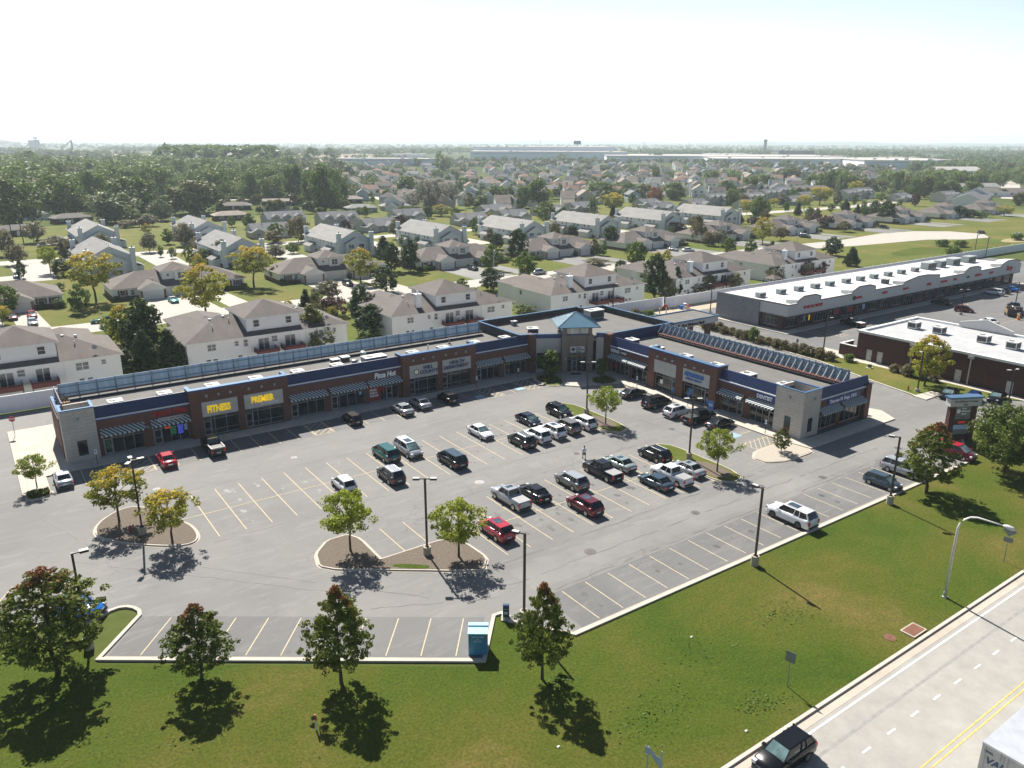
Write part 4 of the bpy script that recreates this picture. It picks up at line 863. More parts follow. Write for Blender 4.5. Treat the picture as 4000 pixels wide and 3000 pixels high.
for x, y, l in ((61.4, 111.5, 'thin vent pipe between the county and health department units'), (66.9, 113.8, 'thin vent pipe furthest back above the health department')):
    t_ = thing('vent_pipe', l, 'vent pipe', (x, y, 5.36)); mb = MB(); mb.cyl(0, 0, 0, .9, .09, 8); mb.cyl(0, 0, .9, 1.05, .16, 8); mb.build('pipe', 'galvanised', t_); mb = MB(); mb.cyl(0, 0, 0, .15, .25, 8); mb.build('flashing', 'hvac_dark', t_)

# ================================================================ SECOND SHOPPING ROW (white roof)
m2 = wthing('shopping_row', 'long white roofed shopping row with stepped gables and red signs on its fascia', 'shopping centre', (196, 109, 0)); B2 = m2
mb = MB(); mb.box(142.0, 142.3, 106.8, 118.8, 0, 6.0); mb.box(142.3, 250, 118.5, 118.8, 0, 5.7); mb.build('wall', 'grey_block', B2)
mb = MB(FR(0, 100.9, 0)); wops = []
x = 143.6; k = 0
while x < 248: wops.append((x, min(x+4.2, 249.2), .5, 3.0)); x += 5.3; k += 1
wall(mb, 143.0, 250, 0, 3.6, wops); mb.T = FR(142.6, 0, -90); wall(mb, -106.8, -100.9, 0, 3.6, [(-106.2, -102.2, .8, 3.0)]); mb.T = Matrix.Identity(4); mb.box(249.7, 250, 101, 118.5, 0, 5.6); mb.build('wall', 'dark_brick', B2)
for i, (a, b, z, zt) in enumerate(wops): storefront(B2, FR(0, 100.9, 0), a, b, 3.0, (a+.1, a+1.1) if i % 2 else None, n=4, z0=.5 if not i % 2 else .15)
storefront(B2, FR(142.6, 0, -90), -106.2, -102.2, 3.0, None, n=4, z0=.8)
gb = [(145.4, 153.6), (165.9, 175.1), (187.8, 204.5), (217.7, 226.3), (238.3, 249.5)]
mb = MB(FR(0, 99.6, 0)); prof = [(142.2, 3.3), (250.6, 3.3), (250.6, 6.0)]
for a, b in gb[::-1]: c = (a+b)/2; q = min(2.2, (b-a)*.25); prof += [(b, 6.0), (b, 6.9), (c+q, 7.45), (c-q, 7.45), (a, 6.6), (a, 6.0)]
prof += [(142.2, 6.0)]
# fascia as concave polygon extruded
mf = MB(FR(0, 99.6, 0)); A_ = [mf.p(x, 0, z) for x, z in prof]; B_ = [mf.p(x, .35, z) for x, z in prof]
mf.f.append(A_); mf.f.append(B_[::-1]); mf.mi += [0, 0]
for i in range(len(prof)): mf.f.append([A_[i], B_[i], B_[(i+1) % len(prof)], A_[(i+1) % len(prof)]]); mf.mi.append(0)
mf.T = FR(142.2, 0, -90); mf.box(-106.9, -99.96, 0, .35, 3.3, 6.0); mf.build('fascia', 'eifs_white', B2)
tr = MB(FR(0, 99.6, 0))
for i in range(2, len(prof)):
    p, q = prof[i], prof[(i+1) % len(prof)]
    if i == len(prof)-1: break
    dx, dz = q[0]-p[0], q[1]-p[1]; L = math.hypot(dx, dz); n_ = (-dz/L*.22, dx/L*.22)
    tr.face([(p[0], -.05, p[1]), (q[0], -.05, q[1]), (q[0]+(0 if abs(dz) < .01 else 0), -.05, q[1]-.25), (p[0], -.05, p[1]-.25)] if abs(dx) > .01 else [(p[0]-.12, -.06, p[1]), (p[0]+.12, -.06, p[1]), (q[0]+.12, -.06, q[1]), (q[0]-.12, -.06, q[1])])
tr.box(142.1, 250.6, -.08, -.003, 3.25, 3.4); tr.T = FR(142.2, 0, -90); tr.box(-106.9, -99.6, -.06, -.003, 5.75, 6.02); tr.box(-106.9, -99.6, -.06, -.003, 3.25, 3.4); tr.build('trim', 'eifs_trim', B2)
mb = MB(); mb.face([(142.4, 99.9, 5.6), (250, 99.9, 5.6), (250, 118.6, 5.6), (142.4, 118.6, 5.6)]); mb.build('roof', 'white_membrane', B2)
mb = MB()
for a, b in gb:
    c = (a+b)/2; q = min(2.2, (b-a)*.25); mb.xprism([(0, 0), (0, 0), (0, 0)], 0, 0) if 0 else None
    for (xa, za, xb, zb) in ((a, 6.6, c-q, 7.4), (c-q, 7.4, c+q, 7.4), (c+q, 7.4, b, 6.9)):
        for dx in (0,):
            mb.face([(xa, 99.98, za), (xb, 99.98, zb), (xb, 102.6, zb-.25), (xa, 102.6, za-.25)])
    mb.face([(a, 99.98, 5.6), (a, 99.98, 6.6), (a, 102.6, 6.35), (a, 102.6, 5.6)]); mb.face([(b, 99.98, 5.6), (b, 102.6, 5.6), (b, 102.6, 6.65), (b, 99.98, 6.9)])
    mb.face([(a, 102.6, 5.6), (a, 102.6, 6.35), (c-q, 102.6, 7.15), (c+q, 102.6, 7.15), (b, 102.6, 6.65), (b, 102.6, 5.6)])
mb.build('gable', 'white_membrane', B2)
for x, s, sz, cm in ((147.6, 'MORE ALL SMOKE', .85, 'text_red'), (167.4, 'BARBER', .7, 'text_red'), (178.3, 'VIDEO', .75, 'text_red'), (187.4, 'TACOS', .75, 'text_red'), (198.6, 'NAILS', .8, 'text_red'), (205.4, 'CLEANERS', .7, 'text_red'), (212.0, 'Slots', .9, 'text_red'), (218.9, 'SUBS', .7, 'text_green'), (223.5, 'LIQUORS', .85, 'text_red'), (231.5, 'PIZZA', .8, 'text_red'), (241.5, 'Stop', 2.0, 'text_red')):
    text('sign_lettering', s, sz, FR(0, 99.6, 0), x, -.08, 4.55, cm, B2, .05, .03)
for x in (166.6, ): mb = MB(FR(x, 99.5, 0, 4.85) @ Matrix.Rotation(R(90), 4, 'X')); mb.cyl(0, 0, 0, .1, .55, 14); mb.build('emblem', 'text_dark', B2)
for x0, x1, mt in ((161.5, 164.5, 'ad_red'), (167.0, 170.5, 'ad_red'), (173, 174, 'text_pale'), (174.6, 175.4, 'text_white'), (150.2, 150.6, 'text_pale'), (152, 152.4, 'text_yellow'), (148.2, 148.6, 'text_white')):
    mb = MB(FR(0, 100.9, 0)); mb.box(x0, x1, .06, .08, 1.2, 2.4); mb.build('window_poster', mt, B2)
g2 = 'units in a line along the white roof'
for i, x in enumerate((146.3, 153.7, 160.3, 166.8, 172.7, 179.6, 185.8, 191.9, 198.5, 205.0, 211.8)):
    lb = 'boxy grey green unit on the white roof, %s' % ordn(i)
    if i == 0: u2_ = unit(2.2, 1.3, 1.0, body='hvac_grey', lab=lb, loc=(x, 110.0, 5.61), grp=g2, fan=False)
    else: dup(u2_, (x, 110.0, 5.61), 0, lb)
unit(1.4, 1.4, 1.1, side='hvac_dark', lab='dark square vent unit near the front edge of the white roof', loc=(186.7, 103.9, 5.61))
for i, (x, w_) in enumerate(((219.5, 4.5), (225.6, 3.0), (233, 4.2), (242, 4.5))):
    unit(w_, 2.2, 1.7, body='hvac_grey', lab='large grey green unit at the far end of the white roof, '+ordn(i), loc=(x, 110.4, 5.61), grp='large units at the far end of the white roof', fan=False)
# ================================================================ BROWN BRICK BUILDING (right)
b3 = wthing('brick_building', 'low dark brown brick building with flat pale roof at the right edge', 'building', (145, 54, 0)); B3 = b3
mb = MB(); mb.box(135.4, 135.7, 24, 79, 0, 5.1); mb.box(135.7, 155.7, 78.7, 79, 0, 5.1); mb.box(155.7, 156, 24, 79, 0, 5.1); mb.box(135.7, 155.7, 24, 24.3, 0, 5.1)
mb.box(135.6, 139.6, 82.2, 82.5, 0, 2.2); mb.box(135.3, 135.6, 79.0, 82.5, 0, 2.2); mb.build('wall', 'dark_brick', B3)
mb = MB(); mb.box(135.2, 136.0, 23.8, 79.2, 5.1, 5.5); mb.box(136, 156.1, 78.6, 79.2, 5.1, 5.5); mb.box(155.4, 156.1, 24, 78.6, 5.1, 5.5); mb.box(135.2, 139.7, 82.1, 82.6, 2.2, 2.3); mb.box(135.2, 135.7, 79.0, 82.1, 2.2, 2.3); mb.build('coping', 'white_trim', B3)
mb = MB(); mb.face([(136, 24, 5.15), (155.4, 24, 5.15), (155.4, 78.6, 5.15), (136, 78.6, 5.15)]); mb.build('roof', 'pale_membrane', B3)
mb = MB(FR(155.6, 0, 90)); mb.f.clear(); mb.mi.clear(); mb.v.clear()
pr = [(60.8, 5.4), (70.4, 5.4), (70.4, 6.2), (65.6, 7.4), (60.8, 6.0)]
A_ = [mb.p(y, .0, z) for y, z in pr]; B_ = [mb.p(y, .5, z) for y, z in pr]; mb.f += [A_, B_[::-1]]; mb.mi += [0, 0]
for i in range(5): mb.f.append([A_[i], B_[i], B_[(i+1) % 5], A_[(i+1) % 5]]); mb.mi.append(0)
mb.build('gable', 'eifs_white', B3)
for y in (76.4, 74.3, 52.0, 60.2, 38): mb = MB(FR(135.4, 0, -90)); mb.box(-y-.5, -y+.5, -.05, -.004, .1, 2.2); d = mb.build('door', 'lamp_gray', B3); mb = MB(FR(135.4, 0, -90)); mb.box(-y+.3, -y+.4, -.09, -.05, 1.0, 1.15); mb.build('handle', 'dark_steel', d)
for y in (68.5, 58.5, 48.5, 38.0):
    mb = MB(FR(135.4, 0, -90)); mb.box(-y-.09, -y+.09, -.18, -.004, .1, 4.6); mb.box(-y-.45, -y+.45, -.4, -.004, 4.6, 5.02); mb.build('downpipe', 'lamp_gray', B3)
g3 = 'units on the pale roof of the brick building'
for i, (x, y) in enumerate(((146.6, 74.6), (146.4, 69.7), (146.2, 61.7), (145.6, 56.6), (145.4, 50.5))):
    lb = 'square white unit with dark louvres on the brick building roof, '+ordn(i)
    if i == 0: u3_ = unit(1.7, 1.9, 1.25, side='hvac_white', lab=lb, loc=(x, y, 5.17), rz=R(-90), grp=g3)
    else: dup(u3_, (x, y, 5.17), R(-90), lb)
# ================================================================ VEHICLES
KIND = {  # L, W, belt height, roof height, hood height, profile of cabin (rear base, rear top, front top, front base), wheel radius, wheelbase
 'sedan': (4.75, 1.82, .95, 1.45, .88, (-1.75, -1.05, .35, 1.15), .33, 2.75),
 'hatch': (4.2, 1.74, .97, 1.52, .90, (-1.98, -1.55, .40, 1.20), .32, 2.6),
 'suv': (4.7, 1.88, 1.12, 1.70, 1.05, (-2.20, -1.75, .42, 1.12), .37, 2.75),
 'bigsuv': (5.5, 2.02, 1.25, 1.93, 1.18, (-2.62, -2.25, .62, 1.30), .42, 3.2),
 'van': (5.1, 1.98, 1.12, 1.76, .98, (-2.42, -2.05, .70, 1.75), .34, 3.05),
 'pickup': (5.7, 1.98, 1.22, 1.88, 1.18, (-.75, -.55, .75, 1.35), .41, 3.6),
 'classic': (5.1, 1.9, .88, 1.32, .85, (-1.75, -1.1, .05, .65), .34, 2.9)}
MC = {}
def cm(key, fn, mats, smooth=False):
    k = (key, tuple(mats) if isinstance(mats, list) else mats)
    if k not in MC: mb = MB(); fn(mb); MC[k] = mb.mesh(key[1] if isinstance(key, tuple) else key, mats, smooth)
    return MC[k]
def body_fn(kind):
    L, W, belt, H, hood, cab, r, wb = KIND[kind]; hw = W/2; h = L/2
    rr, _, _, ff = cab
    if kind == 'pickup': st = [(-h, .72, .90), (-h+.06, 1.02, .97), (-h+.1, 1.14, .98), (-.95, 1.14, .98), (-.85, belt, .98), (.9, belt, .98), (1.45, hood+.02, .98), (h-.35, hood-.06, .96), (h-.1, hood-.2, .93), (h, .62, .86)]
    elif kind in ('sedan', 'classic'): st = [(-h, .58, .82), (-h+.08, .84, .92), (-h+.25, belt, .96), (rr, belt+.04, 1), (0, belt, 1), (ff, hood+.03, 1), (h-.55, hood-.1, .97), (h-.18, hood-.22, .90), (h, .5, .78)]
    else: st = [(-h, .6, .86), (-h+.06, belt-.15, .94), (-h+.16, belt, .97), (rr+.3, belt+.02, 1), (0, belt, 1), (ff, hood+.04, 1), (h-.5, hood-.08, .96), (h-.15, hood-.24, .90), (h, .55, .80)]
    def fn(mb):
        rings = []
        for x, zt, k in st:
            w = hw*k; half = [(w*.86, .2), (w*.98, .34), (w, zt*.62), (w*.965, zt-.07), (w*.84, zt)]
            ring = [mb.p(x, y, z) for y, z in half]+[mb.p(x, 0, zt+.025)]+[mb.p(x, -y, z) for y, z in half[::-1]]; rings.append(ring)
        for A, B in zip(rings, rings[1:]):
            n = len(A)
            for i in range(n): mb.f.append([A[i], A[(i+1) % n], B[(i+1) % n], B[i]]); mb.mi.append(0)
        mb.f.append(rings[0][::-1]); mb.f.append(rings[-1]); mb.mi += [0, 0]
    return fn
def P2(kind):
    L, W, belt, H, hood, (a, b, c, d), r, wb = KIND[kind]; hb = W/2*.90; hr = W/2*.70
    z0 = belt-.03
    base = [(a, hb*.92, z0), (d, hb*.90, z0-.04)]; top = [(b, hr, H-.05), (c, hr*.98, H-.05)]
    return a, b, c, d, hb, hr, z0, H
def make_car(kind, col, label, loc, deg, group=None, cat=None, rim='rim', roofcol=None, sunroof=False, tonneau=None, rack=False):
    L, W, belt, H, hood, cab, r, wb = KIND[kind]; a, b, c, d, hb, hr, z0, _ = P2(kind); cc = 'car_'+col; rc = 'car_'+(roofcol or col)
    nm = {'pickup': 'pickup_truck', 'van': 'minivan', 'suv': 'suv', 'bigsuv': 'suv', 'hatch': 'hatchback', 'sedan': 'sedan', 'classic': 'classic_car'}[kind]
    ct = cat or {'pickup': 'pickup truck', 'van': 'minivan', 'suv': 'suv', 'bigsuv': 'suv'}.get(kind, 'car')
    t = thing(nm, label, ct, (loc[0], loc[1], loc[2] if len(loc) > 2 else 0.012), R(deg), group)
    link('body', cm((kind, 'body'), body_fn(kind), cc, True), t)
    zr = H-.05
    def roof(mb):   # roof skin and pillars
        x0, x1 = b, c; y = hr
        pts = [(x0-.03, y*.97), (x0+.15, y+.02), (x1-.15, y+.02), (x1+.05, y*.95)]
        A = [mb.p(x, q, zr-.02) for x, q in pts]+[mb.p(x, -q, zr-.02) for x, q in pts[::-1]]; B = [mb.p(x*.98, q*.90, zr+.045) for x, q in pts]+[mb.p(x*.98, -q*.90, zr+.045) for x, q in pts[::-1]]
        n = len(A); mb.f.append(B); mb.f.append(A[::-1]); mb.mi += [0, 0]
        for i in range(n): mb.f.append([A[i], B[i], B[(i+1) % n], A[(i+1) % n]][::-1]); mb.mi.append(0)
        for s in (-1, 1):
            for (p, q, rad) in (((d, s*hb*.93, z0), (c, s*hr*1.0, zr), .045), ((a, s*hb*.95, z0), (b, s*hr*1.0, zr), .09 if kind != 'sedan' else .07), (((a+d)/2-.1, s*hb*1.0, z0), ((b+c)/2-.1, s*(hr+.03), zr), .035)):
                mb.tube([p, q], [rad*1.15, rad], 5)
            if kind in ('van', 'bigsuv', 'suv'): mb.tube([((a*2+d)/3-.15, s*hb, z0), ((b*2+c)/3-.15, s*(hr+.03), zr)], .04, 5)
    link('roof', cm((kind, 'roof'), roof, rc), t)
    e = .015
    def ws(mb): mb.face([(d, -hb*.88, z0), (d, hb*.88, z0), (c+.02, hr*.93, zr), (c+.02, -hr*.93, zr)]); mb.face([(c, hr*.9, zr-.03), (d-.05, hb*.85, z0), (d-.05, -hb*.85, z0), (c, -hr*.9, zr-.03)])
    def rw(mb): mb.face([(a, hb*.88, z0), (a, -hb*.88, z0), (b-.02, -hr*.93, zr), (b-.02, hr*.93, zr)])
    link('windshield', cm((kind, 'windshield'), ws, 'windscreen'), t); link('rear_window', cm((kind, 'rear_window'), rw, 'car_glass'), t)
    for s in (-1, 1):
        def sw(mb):
            q = [(a, s*hb*.93, z0), (d, s*hb*.93, z0), (c, s*hr*.99, zr), (b, s*hr*.99, zr)]; m_ = [((a+d)/2, s*(hb*.98), z0), ((b+c)/2, s*(hr+.01), zr)]
            q = [q[0], m_[0], q[1], q[2], m_[1], q[3]]; mb.face(q if s < 0 else q[::-1])
        link('side_window', cm((kind, 'side_window', s), sw, 'car_glass'), t)
        link('headlight', cm((kind, 'headlight', s), lambda mb: mb.box(L/2-.30, L/2-.06, s*(W/2*.55), s*(W/2*.885), .62 if kind not in ('pickup', 'bigsuv') else .8, hood-.17), 'headlamp'), t)
        link('taillight', cm((kind, 'taillight', s), lambda mb: mb.box(-L/2-.01, -L/2+.25, s*(W/2*.66), s*(W/2*.935), .68, belt-.14), 'tail_red'), t)
        link('mirror', cm((kind, 'mirror', s), lambda mb: mb.box(d-.35, d-.12, s*(W/2*.93), s*(W/2+.14), z0, z0+.16), cc), t)
        for x in (-wb/2, wb/2):
            x_ = x+(.08 if kind != 'pickup' else -.05)
            wo = link('wheel', cm((kind, 'tyre'), lambda mb: (setattr(mb, 'T', Matrix.Rotation(R(90), 4, 'X')), mb.cyl(0, 0, -.11, .11, r, 16)), 'tyre'), t); wo.location = (x_, s*(W/2-.085), r)
            ro = link('rim', cm((kind, 'rim', s), lambda mb: (setattr(mb, 'T', Matrix.Rotation(R(90), 4, 'X')), mb.cyl(0, 0, -.125 if s > 0 else .111, -.111 if s > 0 else .125, r*.64, 10)), rim), wo)
    link('bumper', cm((kind, 'bumper'), lambda mb: (mb.box(-L/2-.05, -L/2+.1, -W/2*.82, W/2*.82, .3, .52), mb.box(L/2-.08, L/2+.04, -W/2*.76, W/2*.76, .28, .46), mb.box(-wb/2+.5, wb/2-.4, -W/2-.005, W/2+.005, .22, .36)), 'black_plastic'), t)
    link('license_plate', cm((kind, 'license_plate'), lambda mb: mb.box(-L/2-.065, -L/2-.052, -.26, .26, .58, .74), 'plate'), t)
    link('grille', cm((kind, 'grille'), lambda mb: mb.box(L/2-.05, L/2+.012, -W/2*.45, W/2*.45, .5, .68), 'black_plastic'), t)
    if sunroof: link('sunroof', cm((kind, 'sunroof'), lambda mb: mb.box((b+c)/2-.1, c-.2, -hr*.62, hr*.62, zr+.046, zr+.056), 'sun_roof'), t)
    if rack or kind in ('bigsuv', ):
        link('roof_rack', cm((kind, 'rack'), lambda mb: [mb.tube([(b+.15, s*hr*.82, zr+.09), (c-.3, s*hr*.82, zr+.09)], .025, 5) for s in (-1, 1)], 'galvanised'), t)
    if kind == 'pickup':
        if tonneau: link('bed_cover', cm((kind, 'bed_cover'), lambda mb: mb.box(-L/2+.08, -.98, -W/2*.8, W/2*.8, 1.155, 1.20), tonneau), t)
        else:
            def bd(mb):
                for q in ((-L/2+.05, -1.0, -W/2*.9, -W/2*.78), (-L/2+.05, -1.0, W/2*.78, W/2*.9), (-L/2+.05, -L/2+.15, -W/2*.78, W/2*.78)): mb.box(*q, 1.15, 1.34)
            link('bed_rail', cm((kind, 'bed_rail'), bd, 'rim' if col == 'black' else cc), t)
            link('cargo_bed', cm((kind, 'cargo_bed'), lambda mb: mb.box(-L/2+.15, -1.0, -W/2*.78, W/2*.78, 1.15, 1.19), 'black_plastic'), t)
    return t
G1 = 'cars parked in the main lot'
def near_side(x, y, kind, deg):  # the measured point is the middle of the visible side
    w = KIND[kind][1]/2-.05
    return (x+w, y) if deg in (90, -90) else (x, y+w)
CARS = [
 ('sedan', 'navy', 62.3, 85.3, -90, 'navy sedan facing the camera, left of the black crossover by the grass island', {}),
 ('sedan', 'white', 53.9, 85.2, -90, 'white sedan parked alone facing the camera in the upper double row', {}),
 ('suv', 'black', 68.1, 85.5, -90, 'glossy black crossover facing the camera at the tip of the upper grass island', {'rim': 'rim'}),
 ('suv', 'white', 67.9, 79.9, 90, 'white crossover with rounded rear beside the upper island tree, rightmost of its row', {}),
 ('suv', 'bronze', 65.0, 80.0, 90, 'bronze silver crossover parked between two white crossovers', {}),
 ('suv', 'white', 62.2, 79.7, 90, 'white crossover with a dark glass roof, between white and bronze ones', {'sunroof': True}),
 ('suv', 'white', 59.4, 79.5, 90, 'white crossover right next to the dark grey one in the five car row', {}),
 ('suv', 'darkgrey', 56.6, 79.2, 90, 'dark grey sport utility with silver roof rails, leftmost of the five car row', {'rack': True, 'roofcol': 'grey'}),
 ('suv', 'black', 67.8, 65.5, 90, 'black sport utility with shiny roof at the tip of the lower grass island', {'rack': True}),
 ('pickup', 'black', 58.7, 65.3, 90, 'black crew pickup with pale grey bed cover behind the walking person', {'tonneau': 'tonneau'}),
 ('sedan', 'palegreen', 62.2, 66.0, 90, 'pale silver green older sedan just right of the black crew pickup', {'sunroof': True}),
 ('suv', 'grey', 53.8, 65.2, 90, 'grey compact crossover parked above the dark red wagon', {'roofcol': 'silver'}),
 ('pickup', 'white', 64.7, 59.6, 90, 'white pickup with grey covered bed between the slate and silver sedans', {'tonneau': 'tonneau'}),
 ('sedan', 'slate', 62.0, 59.4, 90, 'slate blue grey sedan with dark wheels left of the white pickup', {'rim': 'rim_dark'}),
 ('sedan', 'silver', 68.0, 60.0, 90, 'silver sedan with sunroof beside the lamp base on the lower grass island', {'sunroof': True, 'rim': 'rim_dark'}),
 ('pickup', 'silver', 45.2, 65.6, 90, 'silver white extended cab pickup with folding bed cover', {'tonneau': 'tonneau', 'sunroof': True}),
 ('sedan', 'black', 48.3, 65.2, 90, 'black sedan with dark wheels right beside the silver white pickup', {'rim': 'rim_dark'}),
 ('suv', 'darkred', 50.9, 59.4, 90, 'dark red wagon with sunroof parked alone below the grey crossover', {'sunroof': True}),
 ('suv', 'red', 39.7, 60.3, 90, 'bright red crossover with sunroof partly behind the yellow green island tree', {'sunroof': True}),
 ('van', 'teal', 39.5, 85.5, 90, 'dark green minivan with a teal roof beside the silver minivan', {}),
 ('van', 'silver', 42.6, 85.2, -90, 'silver minivan with white roof facing the camera next to the green one', {'roofcol': 'white', 'sunroof': True}),
 ('van', 'black', 45.5, 79.0, 90, 'black minivan with slate roof parked alone mid lot', {'roofcol': 'slate'}),
 ('suv', 'darkgrey', 37.0, 79.0, 90, 'dark grey four wheel drive with silver roof and rack below the green minivan', {'roofcol': 'silver', 'rack': True}),
 ('hatch', 'white', 31.4, 79.9, 90, 'white compact hatchback parked above the left island tree', {}),
 ('hatch', 'black', 41.5, 100.2, 90, 'black hatchback with a tan reflection coloured into its roof before the awning shops', {'roofcol': 'brown'}),  # brown roof colour stands in for a reflection on black paint
 ('sedan', 'silver', 49.5, 99.9, 90, 'dark silver sedan parked in front of the pizza shop', {}),
 ('sedan', 'silver', 53.0, 100.9, 90, 'silver sedan with white rear just right of the other silver sedan', {}),
 ('hatch', 'black', 57.8, 100.7, 90, 'black boxy hatchback parked in front of the county sign', {'roofcol': 'brown'}),
 ('sedan', 'silver', 4.6, 100.3, 90, 'silver sedan at the left end beside the small island tree', {'roofcol': 'white'}),
 ('sedan', 'red', 16.0, 99.5, 90, 'red sedan parked before the script signed slots shop', {}),
 ('pickup', 'black', 21.9, 100.6, 90, 'black pickup with open bed and bright rails before the fitness shop', {}),
 ('sedan', 'darkgrey', 84.4, 85.0, 0, 'dark silver coupe nearest the massage shop in the right wing row', {'roofcol': 'grey'}),
 ('van', 'black', 84.0, 79.3, 0, 'black minivan facing the blank sign panel on the right wing', {}),
 ('suv', 'white', 83.5, 74.6, 0, 'silver white crossover with sunroof beside the black pickup, right wing row', {'sunroof': True}),
 ('pickup', 'black', 84.2, 71.0, 0, 'black pickup between the silver white crossover and the dark coupe', {'tonneau': 'black_plastic'}),
 ('sedan', 'darkgrey', 84.9, 67.7, 0, 'low dark grey coupe at the right end of the right wing row', {}),
 ('bigsuv', 'white', 67.5, 44.7, 90, 'large white sport utility with long sunroof at the lawn kerb', {'sunroof': True, 'rim': 'rim_dark'}),
 ('hatch', 'slate', 84.2, 44.0, -90, 'dark slate fastback backed out from the lawn kerb beside a lamp post', {}),
 ('van', 'silver', 89.6, 44.6, -90, 'silver minivan half hidden behind the large lawn tree', {}),
 ('van', 'darkred', 100.7, 43.9, -90, 'dark red minivan half hidden between the two big lawn trees', {'roofcol': 'red'}),
]
for k, col, x, y, dg, lb, kw in CARS:
    p = near_side(x, y, k, dg); make_car(k, col, lb, p, dg, G1, **kw)
make_car('sedan', 'black', 'black sedan facing the lot on the grass verge beside the brick building', (126.0, 56.8), 188, G1)
make_car('hatch', 'deepblue', 'dark blue hatchback beside the black sedan, partly behind the monument sign', (126.6, 53.6), 188, G1)
make_car('sedan', 'black', 'dark car whose roof shows behind the monument sign', (130.5, 51.6), 188, G1)
make_car('suv', 'blue', 'bright blue off road wagon mostly hidden behind the big left maple', (2.85, 68.75), -32, G1)
make_car('suv', 'black', 'black sport utility driving on the road at the bottom edge', (38.7, 23.7), 180, None, sunroof=False)
G2 = 'cars in the shopping row lot'
make_car('pickup', 'black', 'black pickup with pale bed cover in the shade of the white roofed shops', (159.9, 95.0), 82, G2, tonneau='hvac_white')
make_car('suv', 'black', 'black crossover in the shade of the white roofed shopping row', (200.3, 96.1), 90, G2)
make_car('van', 'white', 'white minivan parked before the far shops, left of a dark one', (226.0, 95.2), 90, G2)
make_car('suv', 'darkgrey', 'dark grey crossover between the white minivan and the blue car', (230.0, 95.2), 90, G2)
make_car('sedan', 'blue', 'blue car furthest right in front of the far shops', (235.0, 95.2), 90, G2)
make_car('hatch', 'darkred', 'red car driving in the aisle of the shopping row lot', (196.4, 88.6), -65, G2)
make_car('sedan', 'white', 'white sedan parked behind the raised gable of the brick building', (187.0, 78.6), 60, G2)
make_car('pickup', 'black', 'black pickup towing the plywood sided trailer', (208.8, 82.6), 40, G2)
make_car('sedan', 'black', 'black sedan beside the orange barrel at the right edge', (201.5, 76.8), 40, G2)
t = thing('utility_trailer', 'flat trailer with brown plywood sides in the shopping row lot', 'trailer', (201.6, 80.4, 0.01), R(30))
mb = MB(); mb.box(-2.2, 2.2, -1, 1, .45, .6); mb.box(2.2, 3.6, -.05, .05, .45, .55); mb.build('bed', 'dark_steel', t)
mb = MB(); mb.box(-2.2, 2.2, -1, -.93, .6, 1.6); mb.box(-2.2, 2.2, .93, 1, .6, 1.6); mb.box(2.13, 2.2, -.93, .93, .6, 1.6); mb.build('side_board', 'plywood', t)
mb = MB(); mb.box(-2.6, -2.25, -.95, .95, .4, 1.9); mb.build('ramp', 'dark_steel', t)
for s in (-1, 1):
    for x in (-.5, .3): mb = MB(Matrix.Translation((x, s*1.1, .3)) @ Matrix.Rotation(R(90), 4, 'X')); mb.cyl(0, 0, -.09, .09, .3, 12); mb.build('wheel', 'tyre', t)
t = thing('traffic_barrel', 'orange plastic barrel beside the black sedan at the right edge', 'barrel', (197.6, 76.9, .01)); mb = MB(); mb.cyl(0, 0, 0, .1, .42, 12); mb.cyl(0, 0, .1, 1.1, .34, 12, .27); mb.build('barrel', 'orange_plastic', t); mb = MB(); mb.cyl(0, 0, .55, .7, .325, 12, .315); mb.build('band', 'white_line', t)
G3 = 'cars in the housing estate'
for k, col, x, y, dg, lb, kw in [
 ('classic', 'mint', 41.9, 208, -90, 'turquoise classic car with white roof on the drive of a brown duplex', {'roofcol': 'white'}),
 ('classic', 'green', 23.6, 192.4, 178, 'green vintage car parked on the street at left', {}),
 ('sedan', 'darkred', 7.2, 207.5, -90, 'dark red car on the drive left of the red one', {}),
 ('sedan', 'red', 11.0, 207.5, -90, 'red car right by the garage on the leftmost drive', {}),
 ('sedan', 'silver', 10.4, 198.6, -90, 'silver car parked behind the red car on the leftmost drive', {}),
 ('hatch', 'silver', 12.4, 272, -90, 'silver car shining on the pale drive of the far left court', {}),
 ('sedan', 'white', 26.5, 348, 0, 'white car parked before the furthest left two storey condo', {}),
 ('sedan', 'white', 29, 295, 0, 'white and blue car beside the near left condo', {}),
 ('sedan', 'white', 78.0, 201, -90, 'white sedan on the drive of the second brown duplex from the left', {}),
 ('suv', 'darkgrey', 87.9, 205.2, -90, 'dark crossover on the drive beside a yellow tree', {}),
 ('suv', 'darkgrey', 132, 209, -90, 'dark crossover before the garages of the third brown duplex', {}),
 ('suv', 'silver', 144.9, 190.9, 0, 'silver crossover driving on the residential street', {}),
 ('sedan', 'silver', 219.2, 206, -90, 'silver sedan on a dark drive mid estate', {}),
 ('sedan', 'white', 222.6, 201.6, -20, 'low white car beside the silver sedan mid estate', {}),
 ('van', 'darkgrey', 297.5, 204, -90, 'dark wagon with pale roof on the drive near the street lamp', {'roofcol': 'silver'}),
 ('suv', 'black', 342, 206.5, -90, 'black car before the duplex near the two purple trees', {}),
 ('suv', 'black', 362, 206, -90, 'black car further right near the two dark oval trees', {}),
 ('sedan', 'white', 516, 305, -90, 'white car at the distant grey condos', {}),
 ('sedan', 'black', 379, 169.5, 0, 'dark grey car beside the turning circle at right', {}),
 ('sedan', 'silver', 384, 156, 0, 'pale car at the right edge near the turning circle', {})]:
    make_car(k, col, lb, (x, y), dg, G3, **kw)
